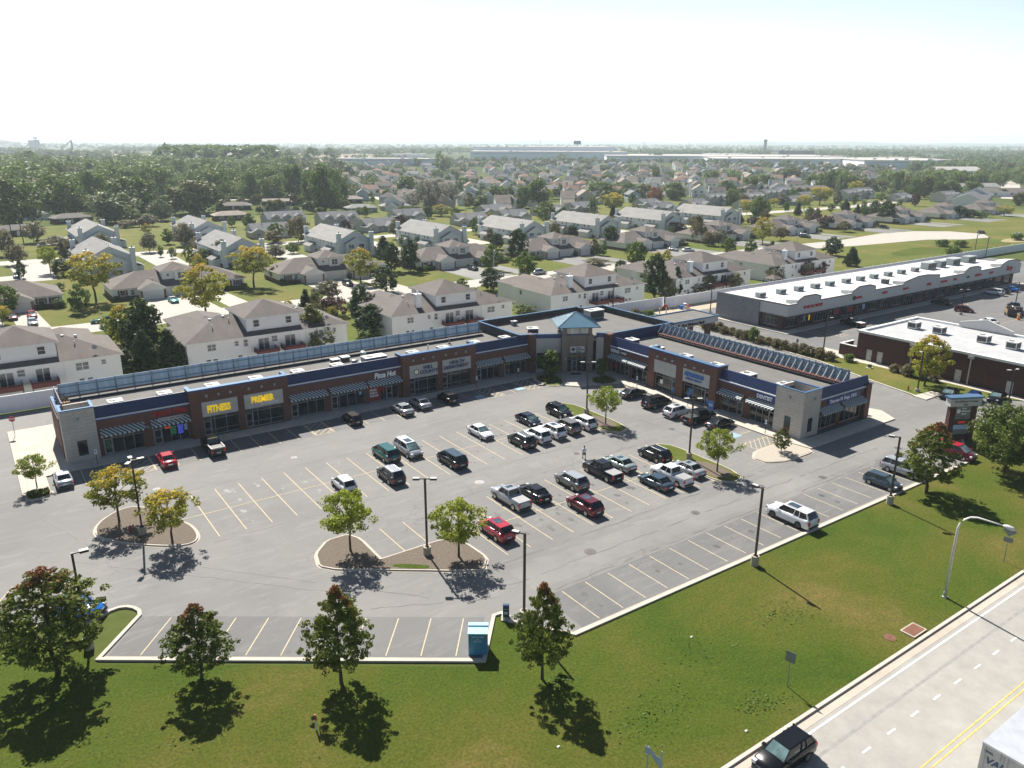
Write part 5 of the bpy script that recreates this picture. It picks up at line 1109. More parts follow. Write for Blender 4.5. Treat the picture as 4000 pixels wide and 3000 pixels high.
# semi trailer on the road
paint('trailer_skin', (.40, .42, .45), .5)
t = thing('semi_trailer', 'white semi trailer with blue lettering on its rear doors at the bottom right corner', 'trailer', (52.8, 13.9, 0.01), 0)
mb = MB(); mb.box(-6.8, 6.8, -1.3, 1.3, 1.15, 4.08); mb.build('box', 'trailer_panel', t)
mb = MB(); mb.box(-6.8, 6.8, -1.32, 1.32, 4.081, 4.12); mb.build('roof', 'trailer_skin', t)
mb = MB(FR(-6.8, 0, -90))
for s in (-1, 1):
    mb.box(s*.65-.62, s*.65+.62, -.05, -.003, 1.2, 4.0)
dr = mb.build('rear_door', 'lamp_gray', t)
mb = MB(FR(-6.8, 0, -90))
for x in (-1.05, -.2, .2, 1.05): mb.tube([(x, -.08, 1.2), (x, -.08, 4.0)], .025, 5)
mb.build('lock_rod', 'galvanised', t)
mb = MB(FR(-6.8, 0, -90)); mb.box(-1.3, 1.3, -.06, 0, 4.0, 4.08); mb.box(-1.3, 1.3, -.06, 0, 1.1, 1.2); mb.build('door_frame', 'galvanised', t)
text('lettering', 'VALSI', .62, FR(-6.8, 0, -90), -.98, -.06, 2.9, 'text_navy', dr, .01, .02, .2); text('lettering', 'T5502', .20, FR(-6.8, 0, -90), -1.15, -.06, 3.6, 'text_navy', dr, .01, .004)
for x in (-5.2, -4.0, 5.0): 
    for s in (-1, 1): mb = MB(Matrix.Translation((x, s*1.05, .5)) @ Matrix.Rotation(R(90), 4, 'X')); mb.cyl(0, 0, -.22, .22, .5, 18); w = mb.build('wheel', 'tyre', t)
mb = MB(); mb.box(-6.0, 6, -.4, .4, .85, 1.14); mb.build('chassis', 'dark_steel', t)

# ================================================================ PERSON (walking away, one continuous body)
def person(loc, rz):
    t = thing('person', 'person in white shirt and dark shorts walking across the lot above the black pickup', 'person', loc, rz)
    J = {'pel': (0, 0, .95, .14), 'wst': (.0, 0, 1.08, .125), 'chs': (.02, 0, 1.30, .155), 'nk0': (.02, 0, 1.46, .07), 'nk': (.03, 0, 1.52, .055), 'hd0': (.05, 0, 1.60, .085), 'hd1': (.05, 0, 1.70, .09), 'hd2': (.04, 0, 1.76, .05)}
    E_ = [('pel', 'wst'), ('wst', 'chs'), ('chs', 'nk0'), ('nk0', 'nk'), ('nk', 'hd0'), ('hd0', 'hd1'), ('hd1', 'hd2')]
    for s, f in ((1, .22), (-1, -.22)):
        k = str(s)
        J['hp'+k] = (0, s*.09, .88, .10); J['kn'+k] = (f*.6+.04, s*.10, .50, .062); J['an'+k] = (f-.06 if f < 0 else f, s*.10, .09, .042); J['to'+k] = (f+.14 if f > 0 else f+.08, s*.11, .04, .035)
        E_ += [('pel', 'hp'+k), ('hp'+k, 'kn'+k), ('kn'+k, 'an'+k), ('an'+k, 'to'+k)]
        J['sh'+k] = (.0, s*.18, 1.42, .062); J['el'+k] = (-f*.4-.02, s*.27, 1.14, .042); J['wr'+k] = (-f*.9+.05, s*.27, .92, .028); J['ha'+k] = (-f*1.0+.07, s*.26, .86, .03)
        E_ += [('chs', 'sh'+k), ('sh'+k, 'el'+k), ('el'+k, 'wr'+k), ('wr'+k, 'ha'+k)]
        for q, (dy, ln) in enumerate(((-.03, .07), (-.01, .085), (.01, .08), (.03, .065))):
            b_ = J['ha'+k]; n1, n2 = 'f%s%d' % (k, q), 'g%s%d' % (k, q)
            J[n1] = (b_[0]+dy, b_[1]-s*.005, b_[2]-ln*.55, .009); J[n2] = (b_[0]+dy+.012, b_[1]-s*.015, b_[2]-ln, .008); E_ += [('ha'+k, n1), (n1, n2)]
        b_ = J['ha'+k]; J['t'+k] = (b_[0]+.045, b_[1]-s*.01, b_[2]-.01, .010); J['u'+k] = (b_[0]+.06, b_[1]-s*.015, b_[2]-.05, .009); E_ += [('wr'+k, 't'+k), ('t'+k, 'u'+k)]
    names = list(J); me = bpy.data.meshes.new('body'); me.from_pydata([J[n][:3] for n in names], [(names.index(a), names.index(b)) for a, b in E_], [])
    o = bpy.data.objects.new('body', me); COL.objects.link(o); md = o.modifiers.new('Skin', 'SKIN'); ss = o.modifiers.new('Sub', 'SUBSURF'); ss.levels = ss.render_levels = 1
    for i, n in enumerate(names): me.skin_vertices[0].data[i].radius = (J[n][3],)*2; me.skin_vertices[0].data[i].use_root = (n == 'pel')
    dg = bpy.context.evaluated_depsgraph_get(); m2_ = bpy.data.meshes.new_from_object(o.evaluated_get(dg)); bpy.data.objects.remove(o)
    m2_.materials.clear(); m2_.materials.append(MATS['skin']); m2_.polygons.foreach_set('use_smooth', [True]*len(m2_.polygons)); link('body', m2_, t)
    def ring(mb, L):
        rs = []
        for (x, y, z, rx, ry) in L: rs.append([mb.p(x+rx*math.cos(2*PI*i/12), y+ry*math.sin(2*PI*i/12), z) for i in range(12)])
        for A, B in zip(rs, rs[1:]):
            for i in range(12): mb.f.append([A[i], A[(i+1) % 12], B[(i+1) % 12], B[i]]); mb.mi.append(0)
    mb = MB(); ring(mb, [(0, 0, .88, .17, .21), (0, 0, 1.08, .155, .19), (.02, 0, 1.3, .165, .225), (.01, 0, 1.43, .12, .22), (.02, 0, 1.49, .075, .09)])
    for s, f in ((1, .22), (-1, -.22)): mb.tube([(0, s*.17, 1.42), (-f*.25, s*.245, 1.22)], [.085, .075], 8)
    mb.build('shirt', 'shirt_white', t, True)
    mb = MB(); ring(mb, [(0, 0, .93, .155, .195), (0, 0, .80, .16, .205)])
    for s, f in ((1, .22), (-1, -.22)): mb.tube([(0, s*.09, .9), (f*.6+.03, s*.105, .52)], [.125, .105], 10)
    mb.build('shorts', 'shorts_dark', t, True)
    mb = MB(); ring(mb, [(.0, 0, 1.60, .06, .08), (.025, 0, 1.66, .105, .10), (.03, 0, 1.73, .108, .10), (.035, 0, 1.79, .07, .07), (.035, 0, 1.81, .01, .01)]); mb.build('hair', 'hair', t, True)
    for s, f in ((1, .22), (-1, -.22)): mb = MB(); mb.box(f-.10 if f > 0 else f-.16, f+.2 if f > 0 else f+.13, s*.10-.05, s*.10+.05, 0, .09); mb.build('shoe', 'shorts_dark', t)
person((61.2, 70.6, .012), R(70))

# ================================================================ LAMP POSTS, SIGNS, FURNITURE
GL = 'dark lamp posts of the lots'
def lamp(x, y, h, heads, label, base=True, grp=GL, rz=0.0, br=.38, bh=1.0):
    t = thing('lamp_post', label, 'lamp post', (x, y, 0), rz, grp)
    if base: mb = MB(); mb.cyl(0, 0, 0, bh, br, 18); mb.build('base', 'base_concrete', t, False)
    mb = MB(); mb.box(-.085, .085, -.085, .085, bh if base else 0, h); mb.box(-.16, .16, -.16, .16, bh if base else 0, (bh if base else 0)+.08); mb.build('pole', 'bronze', t)
    for a in heads:
        T = Matrix.Rotation(R(a), 4, 'Z'); mb = MB(T); mb.box(.086, .55, -.04, .04, h-.12, h-.02); ar_ = mb.build('arm', 'bronze', t)
        mb = MB(T); mb.box(.5, 1.15, -.2, .2, h-.16, h+.04); mb.box(.52, 1.13, -.18, .18, h-.17, h-.161, 1); mb.box(.52, 1.13, -.18, .18, h+.041, h+.05, 1); mb.build('lamp_head', ['bronze', 'lamp_gray'], ar_)
    return t
lamp(10.5, 81.0, 8.4, (0, 90, -125), 'three headed dark lamp post on the left mulch island')
lamp(32.6, 60.6, 8.3, (-35, 145), 'two headed lamp post on the middle mulch island between two trees')
lamp(57.7, 41.0, 8.1, (90,), 'single headed lamp post in the lawn below the large white suv')
lamp(81.2, 40.9, 8.1, (120,), 'single headed lamp post at the kerb beside the slate fastback')
lamp(3.1, 63.2, 8.6, (0,), 'single headed lamp post behind the big left maple')
lamp(34.0, 46.3, 8.3, (120,), 'single headed lamp post behind the maple near the mailbox')
lamp(72.5, 83.4, 8.2, (-35, 145), 'two headed lamp post on the upper grass island before the bank')
lamp(72.1, 62.7, 8.3, (-35, 145), 'two headed lamp post on the lower grass island beside the silver sedan')
lamp(124.4, 61.1, 6.9, (180,), 'lamp post on the verge beside the red hydrant and yellow tree', bh=.6)
lamp(126.4, 48.3, 6.5, (0, 145), 'two headed lamp post right of the monument sign', bh=.6)
lamp(133.6, 84.7, 7.0, (-35,), 'lamp post at the end of the tall hedge near the shopping row', bh=.3)
lamp(192.2, 87.3, 6.0, (-35, 145), 'lamp post beside the red car in the shopping row lot', bh=.6)
lamp(211.2, 83.5, 6.5, (0, 145), 'lamp post behind the plywood sided trailer at the right edge', bh=.6)
lamp(296.4, 133.6, 8.0, (0,), 'left of two tall lamp posts beyond the far end of the white fence', bh=.3)
lamp(300.5, 131.5, 7.0, (0,), 'right of two tall lamp posts beyond the far end of the white fence', bh=.3)
lamp(120.6, 130.8, 8.0, (0,), 'lamp post behind the bank near the white fence', bh=.3)
lamp(144.9, 122.9, 7.0, (180,), 'lamp post behind the grey block wall corner of the shopping row', bh=.3)
t = thing('street_light', 'tall curved silver street light arching over the road', 'street light', (67.2, 27.6, 0), R(-90+0))
pts = [(0, 0, .5), (0, 0, 6.8)]+[(0+1.7*(1-math.cos(a)), 0, 6.8+1.7*math.sin(a)) for a in (R(20), R(40), R(60), R(80))]+[(2.6, 0, 8.55), (3.5, 0, 8.6)]
mb = MB(); mb.tube(pts, [.13, .10, .09, .085, .08, .075, .06, .055], 10); mb.build('pole', 'lamp_gray', t, True)
mb = MB(); mb.tube([(3.4, 0, 8.6), (3.7, 0, 8.62), (4.1, 0, 8.6), (4.4, 0, 8.55)], [.08, .17, .18, .06], 10); mb.build('lamp_head', 'lamp_gray', t, True)
mb = MB(); mb.cyl(0, 0, 0, .5, .17, 10); mb.box(-.22, .22, -.22, .22, 0, .06); mb.build('base', 'galvanised', t)
def sign_post(name, label, cat, loc, rz, h, plates, mat='sign_aluminium', posts=((0, 0),), pm='galvanised', facem=None):
    t = thing(name, label, cat, loc, rz)
    for x, y in posts: mb = MB(); mb.box(x-.035, x+.035, y-.03, y+.03, 0, h); mb.build('post', pm, t)
    for i, poly in enumerate(plates):
        mb = MB(FR(0, 0, 0) @ Matrix.Translation((0, -.045, 0)) @ Matrix.Rotation(R(90), 4, 'X')); mb.prism(poly, 0, .02, 0); mb.build('sign_plate', facem or mat, t)
    return t
sq = lambda w, z0, z1: [(-w/2, z0), (w/2, z0), (w/2, z1), (-w/2, z1)]
sign_post('road_sign', 'back of a small grey rectangular sign standing in the lawn near the road', 'road sign', (45.3, 28.2, 0), R(-78), 3.0, [sq(.75, 2.15, 3.05)])
sign_post('road_sign', 'back of a diamond road sign with a small plate below it at far right', 'road sign', (78.3, 27.5, 0), R(-78), 3.9, [[(0, 2.7), (.62, 3.3), (0, 3.95), (-.62, 3.3)], sq(.8, 2.1, 2.6)])
sign_post('road_sign', 'pale blue grey stepped sign on two posts cut by the bottom edge', 'road sign', (30.5, 27.5, 0), R(-65), 2.5, [[(-.62, 1.95), (-.2, 1.97), (.1, 1.6), (.38, 1.35), (.38, .3), (.58, .3), (.58, 1.75), (.42, 2.0), (.1, 2.1), (-.25, 2.45), (-.62, 2.5)]], 'sign_bluegrey', ((-.4, 0), (.48, 0)), 'sign_bluegrey')
o8 = [(.42*math.cos(R(22.5+45*i)), 2.45+.42*math.sin(R(22.5+45*i))) for i in range(8)]
t = sign_post('stop_sign', 'red stop sign on the pale corner pavement at far left', 'stop sign', (1.9, 121.2, .15), R(-20), 2.6, [o8], 'stop_red'); text('lettering', 'STOP', .30, Matrix.Identity(4), -.34, -.075, 2.35, 'text_white', t, .005, .01)
t = sign_post('stop_sign', 'small sign on a post in the verge before the shopping row corner', 'sign', (131.0, 99.5, .1), R(-20), 2.6, [[(.36*math.cos(R(22.5+45*i)), 2.3+.36*math.sin(R(22.5+45*i))) for i in range(8)]], 'sign_aluminium')
sign_post('lot_sign', 'small rectangular sign on a post by the tall hedge', 'sign', (129.7, 88.0, .1), R(-20), 2.6, [sq(.5, 1.9, 2.6)], 'sign_aluminium')
pk = [(9.6, 103.9, 'below the left stone corner block'), (66.0, 103.7, 'left of the bank planters'), (74.5, 103.8, 'nearest the bank entrance'), (87.8, 88.6, 'nearest the massage shop'), (87.8, 63.0, 'near the dentist door')]
for i, (x, y, w_) in enumerate(pk):
    t = sign_post('parking_sign', 'white disabled parking sign on a dark post '+w_, 'parking sign', (x, y, .15), R(0 if y > 100 else -90), 1.9, [sq(.32, 1.35, 1.95)], 'text_white', pm='dark_steel'); t['group'] = 'parking signs on thin posts'
    mb = MB(); mb.box(-.09, .09, -.082, -.067, 1.6, 1.8); mb.build('symbol', 'text_blue', t)
for i, (x, y, w_) in enumerate(((87.8, 80.6, 'leftmost of three in the right wing row'), (87.8, 77.4, 'middle of three in the right wing row'), (87.8, 73.6, 'rightmost of three in the right wing row'))):
    t = sign_post('parking_sign', 'bright blue small sign on a dark post, '+w_, 'parking sign', (x, y, .15), R(-90), 1.9, [sq(.34, 1.4, 1.95)], 'text_blue', pm='dark_steel'); t['group'] = 'parking signs on thin posts'
t = thing('banner_stand', 'blue and white banner board standing before the awning left of the dentist', 'banner', (87.9, 73.0, .15), R(-80)); mb = MB(); mb.box(-.42, .42, -.03, .03, .7, 1.9); mb.build('board', 'text_blue', t); mb = MB(); mb.box(-.4, -.35, -.02, .02, 0, .7); mb.box(.35, .4, -.02, .02, 0, .7); mb.build('leg', 'dark_steel', t)
mb = MB(); mb.box(-.34, .34, -.045, -.031, 1.1, 1.6); mb.build('panel', 'text_pale', t)
# donation bin
t = thing('donation_bin', 'tall sky blue clothes and shoes bin at the bottom lot corner', 'donation bin', (28.6, 45.1, .01), R(-35.2))
mb = MB(); mb.box(-.75, .75, -.65, .65, 0, 1.95); mb.build('body', 'sky_bin', t); mb = MB(); mb.prism([(-.80, -.7), (.80, -.7), (.80, .7), (-.80, .7)], 1.95, 2.02); mb.build('lid', 'sky_bin_top', t)
mb = MB(); mb.box(-.8, .8, .3, .72, 2.02, 2.12); mb.build('hood', 'sky_bin_top', t)
for i, s in enumerate(('CLOTHES', '&', 'SHOES')): text('lettering', s, .22, Matrix.Identity(4), 0, -.665, 1.62-.2*i, 'text_pale', t, .004, .006, align='CENTER')
mb = MB(); mb.box(-.5, .5, .651, .70, 1.2, 1.6); mb.build('chute', 'galvanised', t)
t = thing('mailbox', 'dark blue curbside mailbox on a pale pad beside the maple', 'mailbox', (32.9, 47.4, .02), R(-35.2))
mb = MB(); mb.box(-.4, .4, -.4, .4, 0, .08); mb.build('pad', 'kerb_concrete', t)
mb = MB()
for x in (-.24, .24):
    for y in (-.24, .24): mb.box(x-.04, x+.04, y-.04, y+.04, .08, .3)
mb.build('leg', 'mail_blue', t)
prf = [(-.28, .3), (.28, .3), (.28, 1.15)]+[(.28*math.cos(R(a)), 1.15+.28*math.sin(R(a))) for a in (30, 60, 90, 120, 150)]+[(-.28, 1.15)]
mb = MB(); mb.xprism(prf, -.27, .27); mb.build('body', 'mail_blue', t); mb = MB(); mb.box(-.15, .15, -.295, -.281, .6, .85); mb.build('label_plate', 'plate', t); mb = MB(); mb.box(-.2, .2, -.30, -.281, 1.05, 1.12); mb.build('door', 'galvanised', t)
t = thing('marker_post', 'white marker post with orange red top in the front lawn', 'marker post', (14.6, 44.1, 0)); mb = MB(); mb.cyl(0, 0, 0, .8, .06, 8); mb.build('post', 'white_line', t); mb = MB(); mb.cyl(0, 0, .8, 1.25, .062, 8); mb.cyl(0, 0, 1.25, 1.29, .03, 8); mb.build('cap', 'stop_red', t)
for x, y, lb in ((9.6, 82.2, 'dark red fire hydrant on the left mulch island'), (123.9, 62.4, 'red fire hydrant on the verge by the driveway')):
    t = thing('fire_hydrant', lb, 'fire hydrant', (x, y, .15)); mb = MB(); mb.cyl(0, 0, 0, .08, .17, 10); mb.cyl(0, 0, .08, .6, .11, 10); mb.cyl(0, 0, .6, .75, .13, 10, .04); mb.build('barrel', 'hydrant_red', t); mb = MB(Matrix.Translation((0, 0, .45)) @ Matrix.Rotation(R(90), 4, 'X')); mb.cyl(0, 0, -.2, .2, .06, 8); mb.build('nozzle', 'hydrant_red', t)
t = thing('utility_box', 'small green utility box in the grass before the brick building', 'utility box', (131.2, 73.6, .1)); mb = MB(); mb.box(-.25, .25, -.25, .25, 0, .6); mb.build('box', 'green_box', t); mb = MB(); mb.box(-.5, .5, -.5, .5, -.02, .04); mb.build('pad', 'kerb_concrete', t)
# monument sign
t = thing('monument_sign', 'tall brick monument sign with blue capped white header beside the lot exit', 'sign', (107.9, 46.6, 0), R(-27)); MS = t
mb = MB(); mb.box(-2.0, -1.2, -.35, .35, 0, 5.0); mb.box(1.2, 2.0, -.35, .35, 0, 5.0); mb.box(-1.19, 1.19, -.3, .3, 0, .8); mb.build('pillar', 'dark_brick', t)
mb = MB(); mb.box(-2.3, 2.3, -.5, .5, 5.0, 6.1); hd = mb.build('header', 'eifs_white', t); mb = MB(); mb.box(-2.5, 2.5, -.65, .65, 6.1, 6.35); mb.build('cap', 'cap_blue', t)
text('lettering', 'First Midwest Crossing', .36, Matrix.Identity(4), 0, -.51, 5.6, 'text_dark', hd, .01, .006, align='CENTER'); text('lettering', '9601', .34, Matrix.Identity(4), 0, -.51, 5.12, 'text_dark', hd, .01, .008, align='CENTER')
for z0, z1, mt in ((3.5, 4.9, 'sign_aluminium'), (3.1, 3.45, 'sign_aluminium'), (2.3, 3.05, 'dark_steel'), (1.6, 2.25, 'text_pale'), (.9, 1.55, 'sign_aluminium')):
    mb = MB(); mb.box(-1.15, 1.15, -.25, .25, z0, z1); p_ = mb.build('panel', mt, t)
    if z0 == 3.5:
        for i, s in enumerate(('First', 'Midwest', 'Bank')): text('lettering', s, .36, Matrix.Identity(4), -.2, -.26, 4.5-.38*i, 'text_white', p_, .005, .006)
        mb = MB(Matrix.Translation((-.7, -.26, 4.25)) @ Matrix.Rotation(R(90), 4, 'X')); mb.cyl(0, 0, 0, .02, .3, 12); mb.build('emblem', 'text_white', p_)
    if z0 == 3.1: text('lettering', 'ATM', .28, Matrix.Identity(4), 0, -.26, 3.17, 'text_dark', p_, .005, .006, align='CENTER')
    if z0 == 2.3: text('lettering', 'OPEN', .42, Matrix.Identity(4), 0, -.26, 2.48, 'led_red', p_, .01, .02, align='CENTER')
# white fence with posts
t = wthing('vinyl_fence', 'long white vinyl fence running behind both shopping buildings', 'fence', (130, 133.1, 0))
mb = MB(); mb.box(-60, 139.5, 133.05, 133.12, 0.05, 2.6); mb.box(-60, 139.5, 133.0, 133.17, 2.6, 2.68); mb.box(139.5, 430, 132.5, 132.57, .05, 2.5); mb.box(139.5, 430, 132.45, 132.62, 2.5, 2.58); mb.build('panel', 'white_vinyl', t)
x = -58
pm_ = cm('fp', lambda mb: (mb.box(-.07, .07, -.07, .07, 0, 2.78), mb.cyl(0, 0, 2.78, 2.88, .1, 4, .01)), 'white_vinyl')
while x < 425: o = link('post', pm_, t); o.location = (x, 133.08 if x < 139 else 132.53, 0); x += 4.88
# playset, gazebo, bollards at the back
t = thing('playset', 'small colourful plastic playset by the white fence', 'playset', (143.0, 129.4, 0))
for i, (x, mt, z) in enumerate(((-1.2, 'text_blue', .9), (0, 'text_white', 1.3), (1.0, 'stop_red', .8))): mb = MB(); mb.box(x-.35, x+.35, -.4, .4, 0, z); mb.build('panel', mt, t)
mb = MB(); mb.xprism([(-.3, 1.2), (-.3, 1.1), (-1.8, .05), (-1.9, .1)], -.3, .3); mb.build('slide', 'skin', t)
t = thing('toy_car', 'red and black plastic toy ride-on by the white fence', 'toy', (138.4, 131.4, 0)); mb = MB(); mb.box(-.6, .6, -.35, .35, .15, .75); mb.box(-.2, .4, -.3, .3, .75, 1.1); mb.build('body', 'stop_red', t); mb = MB(Matrix.Translation((0, 0, .2)) @ Matrix.Rotation(R(90), 4, 'X')); mb.cyl(-.4, 0, -.4, .4, .2, 10); mb.cyl(.4, 0, -.4, .4, .2, 10); mb.build('wheel', 'tyre', t)
for i, (x, y) in enumerate(((133.6, 128.6), (135.4, 128.2), (141.2, 127.0))): t = thing('bollard', 'tan wooden bollard by the play area, %s' % ('leftmost', 'middle one', 'rightmost')[i], 'bollard', (x, y, 0), 0, 'bollards by the play area'); mb = MB(); mb.cyl(0, 0, 0, 1.2, .14, 8); mb.build('post', 'tan_siding', t); mb = MB(); mb.cyl(0, 0, 1.2, 1.26, .16, 8); mb.build('cap', 'pale_line', t)
t = thing('gazebo', 'brown roofed garden gazebo behind the white fence', 'gazebo', (186.0, 136.2, 0)); mb = MB(); q = 2.0
for a_ in range(4): c_ = [(-q, -q), (q, -q), (q, q), (-q, q)]; p0 = c_[a_]; p1 = c_[(a_+1) % 4]; mb.face([(p0[0], p0[1], 2.5), (p1[0], p1[1], 2.5), (0, 0, 3.6)])
mb.build('roof', 'brown_shingle', t)
for sx in (-1, 1):
    for sy in (-1, 1): mb = MB(); mb.box(sx*1.8-.06, sx*1.8+.06, sy*1.8-.06, sy*1.8+.06, 0, 2.5); mb.build('post', 'bark', t)
# small litter
for x, y, lb in ((27.4, 33.2, 'white scrap of litter in the front lawn left of centre'), (39.0, 26.9, 'white paper cup lying near the road kerb'), (44.0, 36.5, 'tiny white scrap of paper in the lawn')):
    mb = MB(); mb.cyl(0, 0, 0, .1, .08, 7, .05); mb.box(-.12, .07, -.06, .1, 0, .04); o = mb.build('litter', 'white_line'); o.location = (x, y, 0); tag(o, lb, 'litter')
T_FRONT = '0.7,61.3,9.4,4.6,maple;9.5,54.1,6.8,2.9,maple;18,47.7,8.6,2.9,maple;30.7,39.4,8.6,2.5,maple;87.6,40.1,9.1,3.9,maple;101.4,37.6,8.5,5.4,oak;128.9,62.3,8.7,3.8,locyel;84,57.5,3.7,1.4,maple;71.9,57.9,5.5,2.9,locust;2.7,100.3,4,2.2,locust;9,85.3,6.3,3.4,locor;12.6,77.4,5.8,3.1,locor;26.7,65.6,6.4,3.4,locust;34.9,58.4,5.9,3.4,locust;72,78.6,5.6,2.7,locust;79.9,102,4.7,2.3,green;86.6,96.2,3.7,1.1,green'
T_YARD = '23.1,165.4,7.8,2.9,locyel;25.2,156.2,10.1,3.8,dark;23.2,144.3,7.1,2.8,pine;20.1,144.7,4.2,3.3,pine;27.1,143.5,6.8,3.3,pine;1.8,147.7,2.2,1.8,pine;43.2,145.8,2.6,2.4,green;53.7,143.9,8.1,4.7,yelpyr;71.7,160.4,7.7,2.9,dark;68.1,148.1,6,3.1,dark;72.1,144.7,5,1.7,spruce;65.6,144.9,2,2.2,green;68.7,169.9,4.1,3.3,purple;75.2,189.1,4.5,3.1,bare;79.3,144.3,2.8,2.4,tan;88.4,144.8,3,2.1,tan;112.2,153.3,3.9,1.4,spruce;106.2,146,2.2,2.6,green;98.4,146.7,1.5,1.8,tan;114.7,153.3,1.8,0.9,yelpyr;147.3,144,10.6,3.1,dark;147.8,139.9,5.1,2.2,tan;153.4,141.8,7.4,1.4,spruce;161.7,142.2,2.8,2.4,tan;168.6,143.8,3.9,2,bare;155.8,144.3,6.9,1.8,spruce;159.9,141.5,2.8,2.1,tan;164.4,140.5,4.7,2,bare;172.2,138.4,4.6,2,bare;213.9,155.6,2.8,1.4,pine;193.2,140.9,4.4,2.5,tan;198.3,147.3,4.2,1.3,spruce;207.9,140.7,4.9,2.6,tan;216.4,141.5,3.6,2.1,purple;202.2,152.4,1.8,1.7,green;257.9,164.7,6.2,3.2,dark;240.6,146.5,5.7,2.7,pine'
T_TOWN = '25.9,218.9,11.2,6,locor;21,207.1,6.1,2.2,green;44.3,186.5,10.8,5.8,locyel;6.4,213.8,6.5,2.6,green;4.9,203.1,3.7,2.2,locor;72,268.6,6.9,5,dark;31.2,312.3,5.2,2.8,tan;21.6,276.4,7.4,3.5,locust;23.9,268.4,4.7,3,dark;28.7,308.9,4.6,1.6,spruce;13.5,270.3,4.6,1.4,dark;14.5,301,6,3.2,bare;13.2,327.9,8.1,3.2,bare;24.5,363.7,7.2,3.8,bare;67.5,330.8,5.4,2.4,green;71.6,321.6,7.7,3.7,bare;72.8,306.6,4.5,3.1,tan;56.5,309.8,6.3,2.8,bare;57.2,295,3.6,1.1,green;59.7,288.2,3.4,1.4,green;60.8,269.9,5.7,1.7,green;65.9,272.6,4.2,2.9,green;30.5,342.7,3.9,5.1,bare;25.8,362.8,2,1.1,spruce;20.4,241.9,1.9,1.6,green;17.3,216,2,1.4,green;65.4,217.9,10.3,5.7,locor;92.4,206.4,9.2,4.7,locyel;92.8,190.8,6.1,3.2,dark;109.7,221.1,8.1,2.8,dark;114.5,217.9,9.2,2.8,dark;120.8,266.9,6.7,3,spruce;120.5,249.2,6.8,3.7,pine;144.7,266.7,4.2,2.3,green;165.5,267.8,3.7,1.6,spruce;112.6,309.7,9,4.4,tan;102.8,311.7,4.6,4.2,tan;149.8,296.8,7.4,2.5,bare;167.2,325.3,6,2.9,purple;141.2,275.3,3.8,1.2,green;187,292.7,7,2.5,green;89.4,270,4,3.4,bare;98.6,278,3.7,2.4,green;113.5,217.2,4,2.2,bare;116.8,212.3,2.2,1.2,green;74.5,225.5,3.7,2,bare;137,205.7,7.1,3.2,green;156.4,218.6,9.8,3.5,dark;136,186.6,7.2,3,green;117.3,176.5,5.7,2.9,dark;166.3,246.5,5.6,2.8,dark;166.4,177.7,3.8,2.1,dark;178.6,183.5,8,3.2,green;205.8,226.2,7.7,3,dark;187.8,214.9,5,1.8,tan;188.6,210.8,3.7,1.7,green;219.3,266.3,4,2.6,dark;224,260.6,4.5,2.8,locyel;240.8,312.2,9.6,5.2,green;278.6,264.5,6.8,5.9,dark;266.6,248.7,4.1,3.5,purple;291.9,262.1,4.4,2.6,tan;248,220.2,9.3,3,tan;242.8,210.1,3.6,2.2,bare;280.2,289.8,8,4.8,bare;171.9,195.5,1.9,3.9,bare;162.3,214.6,1.6,1.2,green;153.7,220.4,1.2,1.6,green;222.9,182.7,6.1,2.5,green;264.4,200.4,9.4,4.5,locyel;350.6,270,10.2,4.3,green;365.1,289.2,7.6,3.3,locor;325.4,253.7,3.4,3.1,purple;423.4,293.2,7.9,4.8,locor;468.4,313,10.4,7.8,locor;400.1,288.9,5,1.8,green;426.5,317.3,4.7,3.4,locor;469.3,300.9,8.4,2.5,tan;358.9,242.3,4.6,4,purple;339.1,222,5.4,3.6,purple;409.5,239.5,8.6,3,dark;390.4,221.7,9.9,4.4,dark;324.6,268.3,3.5,2.2,spruce;322.4,259.2,4.6,2.3,pine;242,208.8,5.2,2.4,bare;244,205.3,5.8,2.9,bare;280.3,203.7,5.2,3.1,bare;332.8,208.2,4.4,3.2,bare;533.6,308.6,5.1,3.9,green;446.9,326.8,5.9,4.9,bare;422.3,252,3.2,3.7,purple;452.1,284.9,3.9,3.2,green;474.2,292.1,6.9,1.5,green;559.9,345,10.6,6.4,locor;412.3,297.8,4.4,1.7,green;453.9,216.6,5.6,4.7,dark;456.3,211,4,3.7,dark;483.5,205.8,5.1,4.7,locor;461.7,207.5,2.8,3.8,green'
